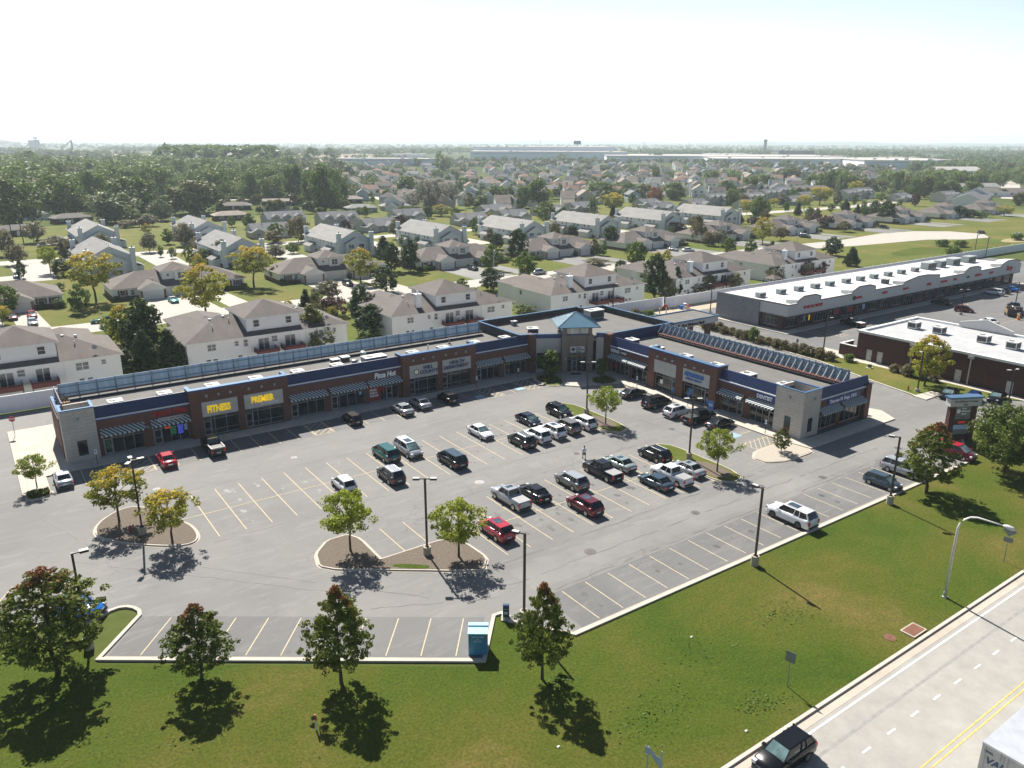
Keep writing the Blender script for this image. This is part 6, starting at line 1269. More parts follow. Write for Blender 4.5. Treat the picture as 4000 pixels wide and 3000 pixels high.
T_BIG = '25.1,438.8,19.1,11.8,wood;49.1,487.4,19.3,11.7,wood;42.6,599,23,18.8,wood;70,527.7,19.2,9.1,wood;79.6,701.8,13.8,13.1,wood;79.4,467.7,18.1,13.8,wood;65.1,432.2,12.8,11.7,woodg;111.4,463.8,16,14.9,woody;130.1,670.2,20.8,18.8,wood;116.4,752.6,20.8,11.3,wood;190.2,822.7,19.5,12.6,wood;138.2,602.9,13.6,8.3,woody;102.5,960.8,19.8,17.2,wood;60.5,1051,20.4,18,wood;190.8,1049,22,23,wood;227.7,1113.4,17.9,17.7,wood;226.8,827.6,19,15.3,woody;162.3,633.5,18.8,10.7,wood;169.3,583.3,16.9,7.7,wood;163.7,533.7,17.1,5.4,wood;123.4,980.1,18.1,11,wood;80.2,1075.2,24.2,16,woodg;41.8,545.8,14.6,8.6,woody;86.1,432.6,9.2,6.2,woodg;33.2,642.1,9.9,7.7,woody;75.3,405.8,4.9,4.9,bare;66.2,405.6,3.2,5.2,tan;101.1,688.3,12.2,8.3,wood;177.1,550.7,16.3,5.2,wood;174.7,526.7,17.9,7,wood;187.5,518.5,21.6,7.8,wood;176.4,459.1,20.1,5.9,wood;175.6,435.7,23.4,9.1,wood;197.8,466,19.5,6.8,wood;315.4,976.4,18.9,9.2,wood;457.5,1268.1,23.2,17,woodg;486.3,1252.4,26,17,woodg;566.2,1363.3,24.7,17.6,woodg;373.9,1130.1,17.2,14.2,wood;313.6,901.6,14,9.9,wood;399.3,927.5,13.7,6.8,wood;458.8,1029.6,10.7,10.1,wood;687.9,1388.7,12.6,18.4,wood;644,1411.6,12.6,15,wood;634.4,1171.6,12.7,5.9,wood;520.4,899.6,24.2,7,wood;528.1,895.2,18.6,6.2,wood;526.6,853.3,12.4,5.2,wood;690.9,1140.8,8.2,4,wood;451.1,752.6,10.3,8.5,wood;437.1,761,9.7,7.2,woody;475.8,925.5,11.4,8.5,woody;424.6,801.2,8.7,6.1,wood;296,621.5,9.5,6.1,woody;280.9,611.8,9.3,3.3,dark;233.1,471.4,8.1,4.9,green;272.2,518.3,13.8,8.3,wood;227.7,406.7,16.4,8.3,silver;244.5,415.3,13.6,7.2,silver;235.2,442,7.7,5.2,silver;187.5,414.6,3.2,6.4,green;218.4,377.4,5.6,6.8,locyel;260.2,415.4,8.3,3.7,tan;267.4,410.8,6.9,4.4,wood;290.1,429.2,10.6,8.1,wood;296.4,425.1,10.2,4.6,wood;325.7,514.8,6.8,4.5,wood;352.2,752,8,5.6,wood;375.2,830.6,6.8,4.1,dark;440.3,945.9,7.1,3.1,dark;497,1007.9,6.1,6.7,wood;227.1,481.2,4.4,1.6,green;302,399.8,15.5,7.1,wood;288.2,398,11.1,5.1,wood;337,436.8,7.8,4.1,locor;382.5,480.1,7.7,2.7,wood;367.5,417.4,11.3,10.8,wood;519.7,624.7,10.1,6,locor;488.3,568.4,6.2,7.2,wood;581.6,645.1,7.2,7.1,locor;399.8,424.1,9.7,5.6,wood;410.5,417.3,8.9,4.8,woody;364.4,359.8,10.7,5.7,rust;420.4,397.2,10.4,8.2,wood;297.9,326.4,11.2,7.9,locor;556.2,550.7,15,4.4,wood;635.7,612.6,8.4,5.3,woody;683.4,649.7,6.4,2.8,purple;586.3,508.3,12.6,8.1,wood;481.6,402.1,10.2,6.1,wood;670.7,561.6,10.6,9.8,wood;703.6,571.9,7.3,8.8,wood;519.3,410.6,12.4,6.9,wood;612.4,469.4,10.3,7.5,wood;676.9,811.8,7.3,5.5,wood;591.9,777.4,7.4,12.3,woody;739.5,775.6,8.1,7.2,woody;1048.3,1310.3,14.9,12.5,wood;889.5,1036.9,12.2,8.1,wood;1231.6,1216.6,18.7,11.6,wood;1464.9,1500.9,11.3,15.6,woody;1462.6,1672.5,13.6,11.6,woodg;1329.4,1284.7,12.4,12.4,woody;1674,1774.1,10.6,12.7,woody;1379.2,1541.6,8.4,10.8,wood;1370.6,1264.1,10,22.2,wood;948.8,809.4,6.7,7.4,dark;801.5,739.8,8.8,4.1,dark;749.6,950.4,8.3,3.1,dark;829,1069.9,5.6,4.5,dark;1146.1,1506.1,10.4,5.6,dark;407.8,573.9,5.9,3.1,wood;637.5,881.1,9,6.5,woody;1220.8,1469.6,7.8,8.5,wood;413.2,339.6,9.5,4.4,wood;383.7,306.5,6,3.7,locor;372.2,286.6,8.9,4.6,woody;618.8,422.7,11.8,6.7,wood;611.4,407.4,13.4,5.5,wood;595.6,389.2,16.1,5.8,wood;570.1,362.2,14.8,6,wood;577.9,357.3,13.1,5.6,wood;643.4,387.6,9.1,5.6,woody;638.1,371.8,8.5,6,woody;650.8,363.9,15,5.5,wood;614.1,334.5,12.7,5.2,woody;579.8,310.2,12.4,4.9,wood;599,312.7,13.9,7,woody;594.5,300.8,10.7,4,wood;602.7,295.7,12,7,wood;615.3,287.7,11.2,8.1,wood;1116.3,606.4,12.3,8,dark;826.6,482.7,8.5,5,wood;848,485.3,7.4,5.8,wood;825.4,498.8,5.5,3.6,wood;1317.6,970.5,12.8,7.3,wood;1498,1080.5,9.6,6.9,wood;1330.9,918.8,9.4,8.4,wood;1393.5,930.3,10.7,7.5,wood;1261.8,761.5,8.4,6.6,wood;1240.2,645.2,13.7,6.8,wood;1199.1,611.6,9,6,woody;1238.5,589.2,11.9,6.1,wood;1254.4,580.2,10.7,6.2,wood;1174.1,524.4,12.2,7.6,wood;1184.3,518.5,12.2,8.6,woody;1194.5,512.6,12.2,6.8,woody;922.2,440.8,9.9,4.6,tan;1266.6,630.4,12,9.5,wood;872.6,397,4.3,2.5,dark;1490.2,976.6,3.4,9.3,dark;964,519.9,5.4,6.5,dark;969.1,516.9,5.7,2.4,dark;995.3,520.9,4.2,4.2,dark;574.2,236.4,7.4,5.1,woody;645.6,298.7,8.6,4.8,wood;1010.9,718.7,5.7,5.5,woody;730.9,525.3,11.8,10.7,woody;621.8,463.6,6.2,5.8,wood;1008.6,493.7,8.2,5,wood;662.7,287.9,5.2,4.8,woody;467,208.1,0.6,0.8,green'
# ================================================================ HOUSES
def hip(mb, x0, x1, y0, y1, z, p, ov=.5):
    x0 -= ov; x1 += ov; y0 -= ov; y1 += ov; z -= ov*p*0
    if x1-x0 >= y1-y0: h = (y1-y0)/2; a, b = (x0+h, (y0+y1)/2, z+h*p), (x1-h, (y0+y1)/2, z+h*p)
    else: h = (x1-x0)/2; a, b = ((x0+x1)/2, y0+h, z+h*p), ((x0+x1)/2, y1-h, z+h*p)
    c = [(x0, y0, z), (x1, y0, z), (x1, y1, z), (x0, y1, z)]
    if x1-x0 >= y1-y0: mb.face([c[0], c[1], b, a]); mb.face([c[1], c[2], b]); mb.face([c[2], c[3], a, b]); mb.face([c[3], c[0], a])
    else: mb.face([c[0], c[1], a]); mb.face([c[1], c[2], b, a]); mb.face([c[2], c[3], b]); mb.face([c[3], c[0], a, b])
def eave(mb, x0, x1, y0, y1, z, ov=.5): mb.box(x0-ov, x1+ov, y0-ov, y1+ov, z-.2, z-.003)
def gab(rm, wm, x0, x1, y0, y1, z, p, axis='x', ov=.5, rk=.35, t=.12):
    """roof slabs into rm, triangular gable walls into wm"""
    if axis == 'x':
        h = (y1-y0)/2; c = (y0+y1)/2; A = [(y0-ov, z-ov*p), (c, z+h*p), (y1+ov, z-ov*p), (y1+ov, z-ov*p-t), (c, z+h*p-t), (y0-ov, z-ov*p-t)]
        n = 6; a = [rm.p(x0-rk, *q) for q in A]; b = [rm.p(x1+rk, *q) for q in A]; wm.face([(x0+.01, y0, z-.01), (x0+.01, y1, z-.01), (x0+.01, c, z+h*p-t-.02)][::-1]); wm.face([(x1-.01, y0, z-.01), (x1-.01, y1, z-.01), (x1-.01, c, z+h*p-t-.02)])
    else:
        h = (x1-x0)/2; c = (x0+x1)/2; A = [(x0-ov, z-ov*p), (c, z+h*p), (x1+ov, z-ov*p), (x1+ov, z-ov*p-t), (c, z+h*p-t), (x0-ov, z-ov*p-t)]
        n = 6; a = [rm.p(q[0], y0-rk, q[1]) for q in A]; b = [rm.p(q[0], y1+rk, q[1]) for q in A]; wm.face([(x0, y0+.01, z-.01), (x1, y0+.01, z-.01), (c, y0+.01, z+h*p-t-.02)]); wm.face([(x0, y1-.01, z-.01), (x1, y1-.01, z-.01), (c, y1-.01, z+h*p-t-.02)][::-1])
    for i in range(n): rm.f.append([a[i], a[(i+1) % n], b[(i+1) % n], b[i]]); rm.mi.append(0 if i in (0, 1) else 1)
    rm.f.append(a[::-1]); rm.f.append(b); rm.mi += [1, 1]
def hwin(T, x0, x1, z0, z1, P, fm='white_trim', n=1, shutter=None):
    mb = MB(T); e = .09
    for q in ((x0, x0+e, z0, z1), (x1-e, x1, z0, z1), (x0+e, x1-e, z1-e, z1), (x0+e, x1-e, z0, z0+e)): mb.box(q[0], q[1], -.07, -.004, q[2], q[3])
    for i in range(1, n): x = x0+(x1-x0)*i/n; mb.box(x-.05, x+.05, -.068, -.004, z0+e, z1-e)
    mb.box(x0+e, x1-e, -.06, -.004, (z0+z1)/2-.03, (z0+z1)/2+.03)
    w = mb.build('window', fm, P); mb = MB(T); mb.box(x0+e, x1-e, -.03, -.003, z0+e, z1-e); mb.build('pane', 'house_glass', w)
    if shutter:
        for q in ((x0-.45, x0-.03), (x1+.03, x1+.45)): mb = MB(T); mb.box(q[0], q[1], -.05, -.004, z0, z1); mb.build('shutter', shutter, P)
def gdoor(T, x0, x1, z1, P):
    mb = MB(T); mb.box(x0, x1, -.04, -.003, .02, z1); d = mb.build('garage_door', 'garage_white', P); mb = MB(T)
    for k in range(1, 4): mb.box(x0, x1, -.046, -.041, z1*k/4-.02, z1*k/4+.02)
    mb.build('panel_joint', 'lamp_gray', d)
F0 = FR(0, 0, 0)
def duplex_front(t, rm='brown_shingle'):
    w = MB(); br = MB(); rf = MB(); ev = MB()
    w.box(0, 33, 3, 17, .9, 2.9); br.box(0, 33, 2.97, 17.03, 0, .9)
    for a, b in ((6, 12), (21, 26.6)):
        w.box(a, b, 0, 3, 0, 2.9); gab(rf, w, a, b, 0, 9, 2.9, .48, 'y', .45)
        br.box(a-.02, a+.5, -.05, -.002, 0, 2.3); br.box(b-.5, b+.02, -.05, -.002, 0, 2.3)
    w.box(12.5, 20, 2, 3, 0, 2.6); w.box(12.5, 20.3, 5, 13.4, 2.9, 6.1); w.box(15.5, 18.8, 4.2, 5, 3.4, 6.1)
    hip(rf, 0, 33, 3, 17, 2.92, .42); eave(ev, 0, 33, 3, 17, 2.92); hip(rf, 12.5, 20.3, 5, 13.4, 6.12, .42); eave(ev, 12.5, 20.3, 5, 13.4, 6.12); hip(rf, 15.5, 18.8, 4.2, 9, 6.14, .42, .45); eave(ev, 15.5, 18.8, 4.2, 4.9, 6.1, .45)
    rf.face([(12.1, 1.5, 2.62), (20.4, 1.5, 2.62), (20.4, 5, 3.75), (12.1, 5, 3.75)])
    w.build('wall', 'cream_siding', t); br.build('brick_base', 'house_brick', t); rf.build('roof', [rm, 'white_trim'], t); ev.build('eaves', 'white_trim', t)
    gdoor(F0, 6.6, 11.4, 2.3, t); gdoor(F0, 21.5, 26.1, 2.3, t); gdoor(FR(0, 2, 0), 13.6, 18.9, 2.3, t)
    T3 = FR(0, 3, 0); hwin(T3, 1.6, 3.0, 1.0, 2.4, t, shutter='shutter_red'); hwin(T3, 4.1, 5.2, 1.0, 2.4, t); hwin(T3, 27.8, 29.2, 1.0, 2.4, t, shutter='shutter_red'); hwin(T3, 30.6, 32, 1.0, 2.4, t, shutter='shutter_red')
    hwin(FR(0, 4.2, 0), 16.2, 18.1, 4.0, 5.7, t, n=2); hwin(FR(0, 5, 0), 13.6, 14.3, 4.7, 5.4, t)
    for x in (9.6, 10.1, 24): mb = MB(); mb.cyl(x, 5, 3.9, 4.7, .12, 8); mb.build('roof_vent', 'hvac_white', t)
def duplex_rear(t, rm='brown_shingle', chim=False):
    w = MB(); rf = MB(); ev = MB(); E = 4.9
    w.box(0, 30, 0, 15, 0, E); w.box(2, 12, 15, 25, 0, E-.5); w.box(19, 28, 15, 24, 0, E-.5); w.box(11, 21, 1.1, 12, E, 8.0)
    hip(rf, 0, 30, 0, 15, E, .36); eave(ev, 0, 30, 0, 15, E); hip(rf, 2, 12, 9, 25, E-.35, .38); hip(rf, 19, 28, 9, 24, E-.3, .38); eave(ev, 2, 12, 15.6, 25, E-.35); eave(ev, 19, 28, 15.6, 24, E-.3)
    hip(rf, 11, 21, 1.1, 12, 8.02, .40, .55); eave(ev, 11, 21, 1.1, 12, 8.02, .55)
    w.build('wall', 'cream_siding', t); rf.build('roof', [rm, 'white_trim'], t); ev.build('eaves', 'white_trim', t)
    for x0, x1, z0, z1, n in ((3.4, 5.0, 3.0, 4.3, 2), (8.2, 9.0, 3.3, 4.3, 1), (9.8, 10.7, 3.0, 4.4, 1), (15.0, 16.2, 3.2, 4.4, 1), (23.2, 25.2, 2.9, 4.3, 2), (27.0, 27.8, 3.4, 4.3, 1), (3.0, 3.9, .9, 1.6, 1), (4.2, 5.1, .9, 1.6, 1), (8.6, 9.5, .9, 1.6, 1), (23.4, 24.3, .9, 1.6, 1), (24.6, 25.5, .9, 1.6, 1)): hwin(F0, x0, x1, z0, z1, t, n=n)
    for x0 in (12.2, 18.3): hwin(FR(0, 1.1, 0), x0, x0+1.2, 6.1, 7.5, t)
    hwin(FR(0, 0, -90), -12.5, -11.5, 3.2, 4.3, t); hwin(FR(11, 0, -90), -6.5, -5.5, 6.4, 7.4, t)
    for x0, dk in ((12.6, 'deck_red'), (17.6, 'deck_red')):
        mb = MB(); mb.box(x0, x0+1.9, -.05, -.004, 1.95, 4.1); d = mb.build('door', 'house_glass', t); mb = MB(); mb.box(x0-.07, x0, -.08, -.004, 1.9, 4.2); mb.box(x0+1.9, x0+1.97, -.08, -.004, 1.9, 4.2); mb.box(x0, x0+1.9, -.08, -.004, 4.1, 4.2); mb.box(x0+.9, x0+1.0, -.08, -.051, 1.95, 4.1); mb.build('frame', 'white_trim', d)
        mb = MB(); X0, X1 = x0-1.0, x0+2.9; mb.box(X0, X1, -3.0, -.05, 1.75, 1.9)
        for q in ((X0, X1, -3.0, -2.93), (X0, X0+.07, -2.93, -.05), (X1-.07, X1, -2.93, -.05)): mb.box(*q, 2.65, 2.75); mb.box(*q, 1.9, 2.5)
        for x in (X0+.1, X1-.1): mb.box(x-.08, x+.08, -2.9, -2.74, 0, 1.75)
        mb.build('deck', dk if rm != 'tan_deck' else 'deck_wood', t)
    for x, y, z in ((5.5, 3.5, 6.1), (24, 4, 6.2), (9.0, 5.2, 6.7)): mb = MB(); mb.cyl(x, y, z, z+.9, .1, 8); mb.build('roof_vent', 'hvac_white', t)
    for x, y, z in ((8.5, 7.0, 7.55), (6.0, 6.6, 7.35), (22.6, 7, 7.5), (24.5, 6.6, 7.35)): mb = MB(); mb.box(x-.22, x+.22, y-.22, y+.22, z-.3, z+.18); mb.build('skylight', 'hvac_white', t)
    mb = MB(Matrix.Translation((26.5, 1.2, 6.2)) @ Matrix.Rotation(R(60), 4, 'X')); mb.cyl(0, 0, 0, .12, .08, 12, .4); mb.build('satellite_dish', 'hvac_grey', t)
    for x0 in (4.4, 21.5): mb = MB(); mb.box(x0, x0+.9, -.9, -.1, .1, .95); mb.build('air_conditioner', 'hvac_grey', t)
    mb = MB(); mb.box(11.0, 11.08, -.1, -.003, .1, 4.7); mb.box(21.6, 21.68, -.1, -.003, .1, 4.7); mb.build('downpipe', 'white_trim', t)
    if chim: mb = MB(); mb.box(6.6, 7.8, 1.6, 2.8, 5, 8.4); mb.box(6.5, 7.9, 1.5, 2.9, 8.4, 8.55); mb.cyl(7.2, 2.2, 8.55, 9.2, .15, 8); mb.build('chimney', 'white_siding', t)
def condo(t):
    w = MB(); rf = MB(); br = MB()
    w.box(-7, 7, 0, 30, 1.2, 5.6); br.box(-7.02, 7.02, -.02, 30.02, 0, 1.2); gab(rf, w, -7, 7, 0, 30, 5.6, .50, 'y', .6, .5)
    w.box(-3.9, 3.9, -1.4, 0, 0, 4.9); gab(rf, w, -3.9, 3.9, -1.4, 1, 4.9, .5, 'y', .4, .4)
    for s in (-1, 1):
        for y in (2, 19): w.box(s*9.2, s*7, y, y+6, 0, 2.5); rf.face([(s*9.7, y-.4, 2.35), (s*9.7, y+6.4, 2.35), (s*7, y+6.4, 3.6), (s*7, y-.4, 3.6)][::-s])
        for y in (-.7, 30): m = MB(); m.box(s*5.4, s*6.8, y-.5, y+.5 if y > 0 else y+.69, 0, 8.3); m.box(s*5.3, s*6.9, y-.6, y+.6, 8.3, 8.42); c = m.build('chimney', 'grey_siding', t); m = MB(); m.cyl(s*6.1, y, 8.42, 8.95, .14, 8); m.box(s*6.1-.25, s*6.1+.25, y-.25, y+.25, 8.95, 9.0); m.build('chimney_cap', 'hvac_dark', c)
    w.build('wall', 'grey_siding', t); br.build('brick_base', 'house_brick', t); rf.build('roof', ['grey_shingle', 'white_trim'], t)
    Tn = FR(0, -1.4, 0)
    for x in (-2.9, .9): hwin(Tn, x, x+2.0, 2.8, 4.5, t, n=2)
    for x in (-2.9, .9): hwin(Tn, x, x+1.8, .7, 2.0, t, n=2)
    m = MB(); m.box(-3.7, 3.7, -2.8, -1.41, 2.4, 2.55)
    for q in ((-3.7, 3.7, -2.8, -2.72), (-3.7, -3.62, -2.72, -1.42), (3.62, 3.7, -2.72, -1.42)): m.box(*q, 3.3, 3.4); m.box(*q, 2.55, 2.7)
    for i in range(25): x = -3.65+i*.304; m.box(x-.03, x+.03, -2.79, -2.73, 2.7, 3.3)
    m.build('balcony', 'white_trim', t)
    TL_ = FR(-7, 0, -90)
    for y in (3.5, 6.2, 10.5, 13.3, 18.5, 21.3, 26): hwin(TL_, -y-1.0, -y, 4.0, 5.2, t)
    for y in (10.5, 14.5): hwin(TL_, -y-1.4, -y, 1.4, 2.6, t)
    gdoor(TL_, -17.4, -14.9, 2.2, t)
    for i in range(7): m = MB(); m.cyl(.5, 3+i*4, 8.5, 9.35, .12, 6); m.build('roof_vent', 'hvac_white', t)
def ranch_grey(t):
    w = MB(); rf = MB()
    w.box(0, 16, 0, 11, 0, 3); gab(rf, w, 0, 16, 0, 11, 3, .5, 'x'); w.box(8.5, 15, -2.5, 0, 0, 2.8); gab(rf, w, 8.5, 15, -2.5, 5, 2.8, .5, 'y', .4); w.box(0, 4.5, -1.2, 0, 0, 2.8); gab(rf, w, -1, 4.5, -1.2, 4, 2.7, .5, 'y', .4)
    w.build('wall', 'olive_siding', t); rf.build('roof', ['slate_shingle', 'white_trim'], t); gdoor(FR(0, -2.5, 0), 9.3, 14.2, 2.2, t); hwin(FR(0, -1.2, 0), 1, 2.6, .9, 2.2, t, n=2); hwin(F0, 5.6, 6.8, 1.0, 2.2, t)
    m = MB(); m.cyl(5, 4, 4.2, 6, .1, 6); m.build('roof_vent', 'hvac_dark', t)
def ranch_two(t):
    w = MB(); rf = MB()
    w.box(0, 18, 0, 11, 0, 4.8); gab(rf, w, 0, 18, 0, 11, 4.8, .5, 'x'); w.box(9, 14.5, -2.5, 0, 0, 2.8); gab(rf, w, 9, 14.5, -2.5, 1, 2.8, .5, 'y', .4)
    for x in (2, 7.5, 13): w.box(x, x+3.4, -.5, 1.6, 4.3, 5.6); gab(rf, w, x, x+3.4, -.5, 4, 5.6, .6, 'y', .3)
    w.build('wall', 'olive_siding', t); rf.build('roof', ['slate_shingle', 'white_trim'], t); gdoor(FR(0, -2.5, 0), 9.6, 14, 2.2, t)
    for x in (2.8, 8.3, 13.8): hwin(FR(0, -.5, 0), x, x+1.8, 4.5, 5.5, t, n=2)
    for x in (1.5, 5): hwin(F0, x, x+1.6, 1, 2.3, t, n=2)
def brick_ranch(t, wall_='dark_brick', rf_='brown_shingle'):
    w = MB(); rf = MB(); ev = MB(); w.box(0, 17, 0, 9, 0, 2.7); hip(rf, 0, 17, 0, 9, 2.72, .36, .7); eave(ev, 0, 17, 0, 9, 2.72, .7)
    w.build('wall', wall_, t); rf.build('roof', [rf_], t); ev.build('eaves', 'white_trim', t)
    hwin(F0, 2, 4.5, 1, 2.2, t, n=3); hwin(F0, 11, 13, 1.1, 2.2, t, n=2); m = MB(); m.box(7, 8, -.05, -.004, .1, 2.2); m.build('door', 'white_trim', t); m = MB(); m.box(12, 12.9, 5, 5.7, 3, 4.9); m.build('chimney', 'house_brick', t)
def dutch(t):
    w = MB(); rf = MB(); w.box(0, 15, 0, 9, 0, 3.0); w.box(0, .3, 1.5, 7.5, 3, 6); w.build('wall', 'white_siding', t)
    rf.xprism([(-.6, 2.9), (.6, 5.3), (4.5, 6.6), (8.4, 5.3), (9.6, 2.9)], -.3, 15.3); rf.build('roof', 'dark_shingle', t)
    rf = MB(); rf.xprism([(.5, 5.32), (4.5, 6.65), (8.5, 5.32), (4.5, 6.5)], -.32, 15.32); rf.build('upper_roof', 'tan_shingle', t)
    for x in (2.5, 7, 11): m = MB(); m.box(x, x+2, -.55, 1.5, 3.6, 5.0); m.build('dormer', 'white_trim', t); hwin(FR(0, -.55, 0), x+.2, x+1.8, 3.8, 4.8, t, n=2)
    for x in (1.5, 5, 11.5): hwin(F0, x, x+1.6, 1, 2.3, t, n=2)
for x, y, h, lb in ((129.5, 193.2, 8.5, 'slim grey street light on the residential street, leftmost of three'), (238.5, 194.5, 7.5, 'slim grey street light on the residential street, middle of three'), (279, 194.5, 8.5, 'slim grey street light on the residential street, rightmost of three')):
    t = thing('street_light', lb, 'street light', (x, y, 0), 0, 'street lights of the estate'); m = MB(); m.tube([(0, 0, 0), (0, 0, h-.6), (-.3, -.6, h-.1), (-1.2, -2.2, h)], [.11, .08, .06, .05], 6); m.build('pole', 'lamp_gray', t); m = MB(); m.tube([(-1.2, -2.2, h), (-1.6, -2.9, h-.02)], [.16, .12], 6); m.build('lamp_head', 'lamp_gray', t)
for x, y, lb in ((17.5, 362, 'left wooden utility pole at the left edge'), (20.5, 355, 'right wooden utility pole at the left edge')):
    t = thing('utility_pole', lb, 'utility pole', (x, y, 0)); m = MB(); m.tube([(0, 0, 0), (-.3, 0, 11)], [.2, .13], 7); m.build('pole', 'bark', t); m = MB(); m.box(-1.5, .9, -.08, .08, 10.1, 10.3); m.build('crossarm', 'bark', t)
N2 = lambda i, k: ordn(i)
# near row: backs towards the strip mall
gA = 'brown roofed duplexes backing on the white fence'
rowA = [(-11, 'at the left edge with red decks'), (29.6, 'behind the fitness signs, next to the yellow green pyramid tree'), (69.5, 'with a white chimney, behind the narrow blue spruce'), (110.5, 'with tan decks directly behind the bank roof'), (152, 'behind the left end of the white roofed shopping row'), (192.5, 'last of the near row, beside the open green field')]
pa = None
for i, (x, s) in enumerate(rowA):
    lb = 'brown roofed cream duplex '+s
    if i in (0, 2): t = thing('duplex_house', lb, 'house', (x, 141.0, 0), 0, gA); duplex_rear(t, chim=(i == 2)); pa = t
    elif i == 1: dup(PA0, (x, 141.0, 0), 0, lb)
    else: dup(pa, (x, 141.0, 0), 0, lb)
    if i == 0: PA0 = t
gB = 'brown roofed duplexes facing the street'
for i, x in enumerate((-14.5, 29.8, 73, 117.5, 160, 203.5, 246, 292, 338, 386, 432, 478)):
    lb = 'cream brown roofed duplex with garages across the street, '+ordn(i)
    if i == 0: pb = thing('duplex_house', lb, 'house', (x, 215, 0), 0, gB); duplex_front(pb)
    else: dup(pb, (x, 215-(2 if i > 4 else 0), 0), 0, lb)
for i, x in enumerate((-14.5, 29.8, 73, 117.5, 160, 203.5, 246, 292, 338, 386, 432, 478)):
    w_ = 215-(2 if i > 4 else 0)
    m_ = 'drive_concrete' if i < 3 else 'asphalt_old' if i % 2 else 'asphalt'
    sheet('driveway', [(x+5.5, 193.4), (x+5.8, w_), (x+19, w_+2), (x+20, 193.4)], .012, m_); sheet('driveway', [(x+22, 193.4), (x+21.4, w_), (x+26.8, w_), (x+28, 193.4)], .010, m_)
gC = 'grey two storey condos with paired chimneys'
CND = [(36, 258, 0), (75, 258, 0), (114, 258, 0), (151, 255, 0), (188, 252, 0), (228, 253, 0), (267, 253, 0), (307, 253, 0), (43, 327, 0), (81, 322, 0)]
for i, (x, y, a) in enumerate(CND):
    lb = ('pale grey condo with twin chimneys, nearer row, '+ordn(i)) if i < 8 else 'pale grey condo block before the dark woods at left, %s of the pair' % ('left' if i == 8 else 'right')
    if i == 0: pc = thing('condo_building', lb, 'house', (x, y, 0), 0, gC); condo(pc)
    else: dup(pc, (x, y, 0), R(a), lb)
gD = 'slate roofed garden homes behind the condos'
DG = sorted([(101, 330, 0), (118, 362, 1), (138, 347, 1), (150, 324, 0), (184, 362, 0), (199, 326, 0), (238, 362, 0), (228, 330, 0), (262, 345, 0), (293, 352, 0), (345, 350, 0), (330, 327, 0), (368, 332, 0), (398, 345, 1), (392, 312, 0), (425, 335, 1), (447, 318, 0), (468, 355, 1), (500, 368, 1), (515, 322, 1), (540, 330, 1), (560, 345, 0), (490, 340, 0), (538, 296, 0), (556, 275, 1), (585, 288, 0)], key=lambda q: px(q[0], q[1]))
DG = [q for q in DG if q[1] < 400]; p0 = p1 = None
for i, (x, y, k) in enumerate(DG):
    lb = ('olive grey %s garden home with slate roof behind the condos, ' % ('two storey' if k else 'single storey'))+ordn(i)
    P_ = p1 if k else p0
    if P_ is None:
        P_ = thing('garden_home', lb, 'house', (x, y, 0), 0, gD); (ranch_two if k else ranch_grey)(P_)
        if k: p1 = P_
        else: p0 = P_
    else: dup(P_, (x, y, 0), R((i*37) % 14-7), lb)
for (x, y, a, wl, rf_, lb) in ((14, 392, 10, 'dark_brick', 'brown_shingle', 'brick ranch house at the left edge under the big trees'), (108, 414, -5, 'dark_brick', 'tan_shingle', 'low brown brick house behind the right of two far left condos'), (128, 478, -20, 'dark_brick', 'brown_shingle', 'dark brick ranch with white windows among the tall trees'),
    (183, 421, -12, 'sage_siding', 'grey_shingle', 'sage green ranch house with pale hip roof'), (206, 424, -15, 'olive_siding', 'grey_shingle', 'low hip roofed house just right of the sage green ranch'), (206, 493, -25, 'dark_brick', 'tan_shingle', 'dark brick house behind bare trees near the bright side road'),
    (158, 492, -20, 'tan_siding', 'rust_shingle', 'tan house with orange brown roof under tall trees'), (40, 440, 10, 'dark_brick', 'brown_shingle', 'brick bungalow deeper under the left woods'), (24, 470, 5, 'white_siding', 'grey_shingle', 'white house glimpsed between left wood trunks')):
    t = thing('ranch_house', lb, 'house', (x, y, 0), R(a)); brick_ranch(t, wl, rf_)
t = thing('dutch_colonial_house', 'white and dark dutch colonial house with three dormers at the wood edge', 'house', (148, 462, 0), R(-25)); dutch(t)
# long slate roofed home at right and pale sheds behind it
t = thing('apartment_building', 'long slate roofed two storey apartment block at the right edge', 'building', (520, 236, 0), R(20))
w = MB(); rf = MB(); w.box(0, 62, 0, 16, 0, 5.5); gab(rf, w, 0, 40, 0, 16, 5.5, .45, 'x', .7); gab(rf, w, 40, 62, -2, 16, 6.2, .5, 'x', .7)
for x in (12, 27, 44): w.box(x, x+7, -2.5, 0, 0, 5.5); gab(rf, w, x, x+7, -2.5, 5, 5.5, .5, 'y', .5)
w.build('wall', 'grey_siding', t); rf.build('roof', ['slate_shingle', 'white_trim'], t)
for x in (13.5, 28.5, 45.5): hwin(FR(0, -2.5, 0), x, x+1.6, 3, 4.6, t, n=2); hwin(FR(0, -2.5, 0), x+2.6, x+4.2, 3, 4.6, t, n=2)
for x in (3, 7, 21, 24, 36, 40, 54, 58): hwin(F0, x, x+1.5, 3, 4.5, t)
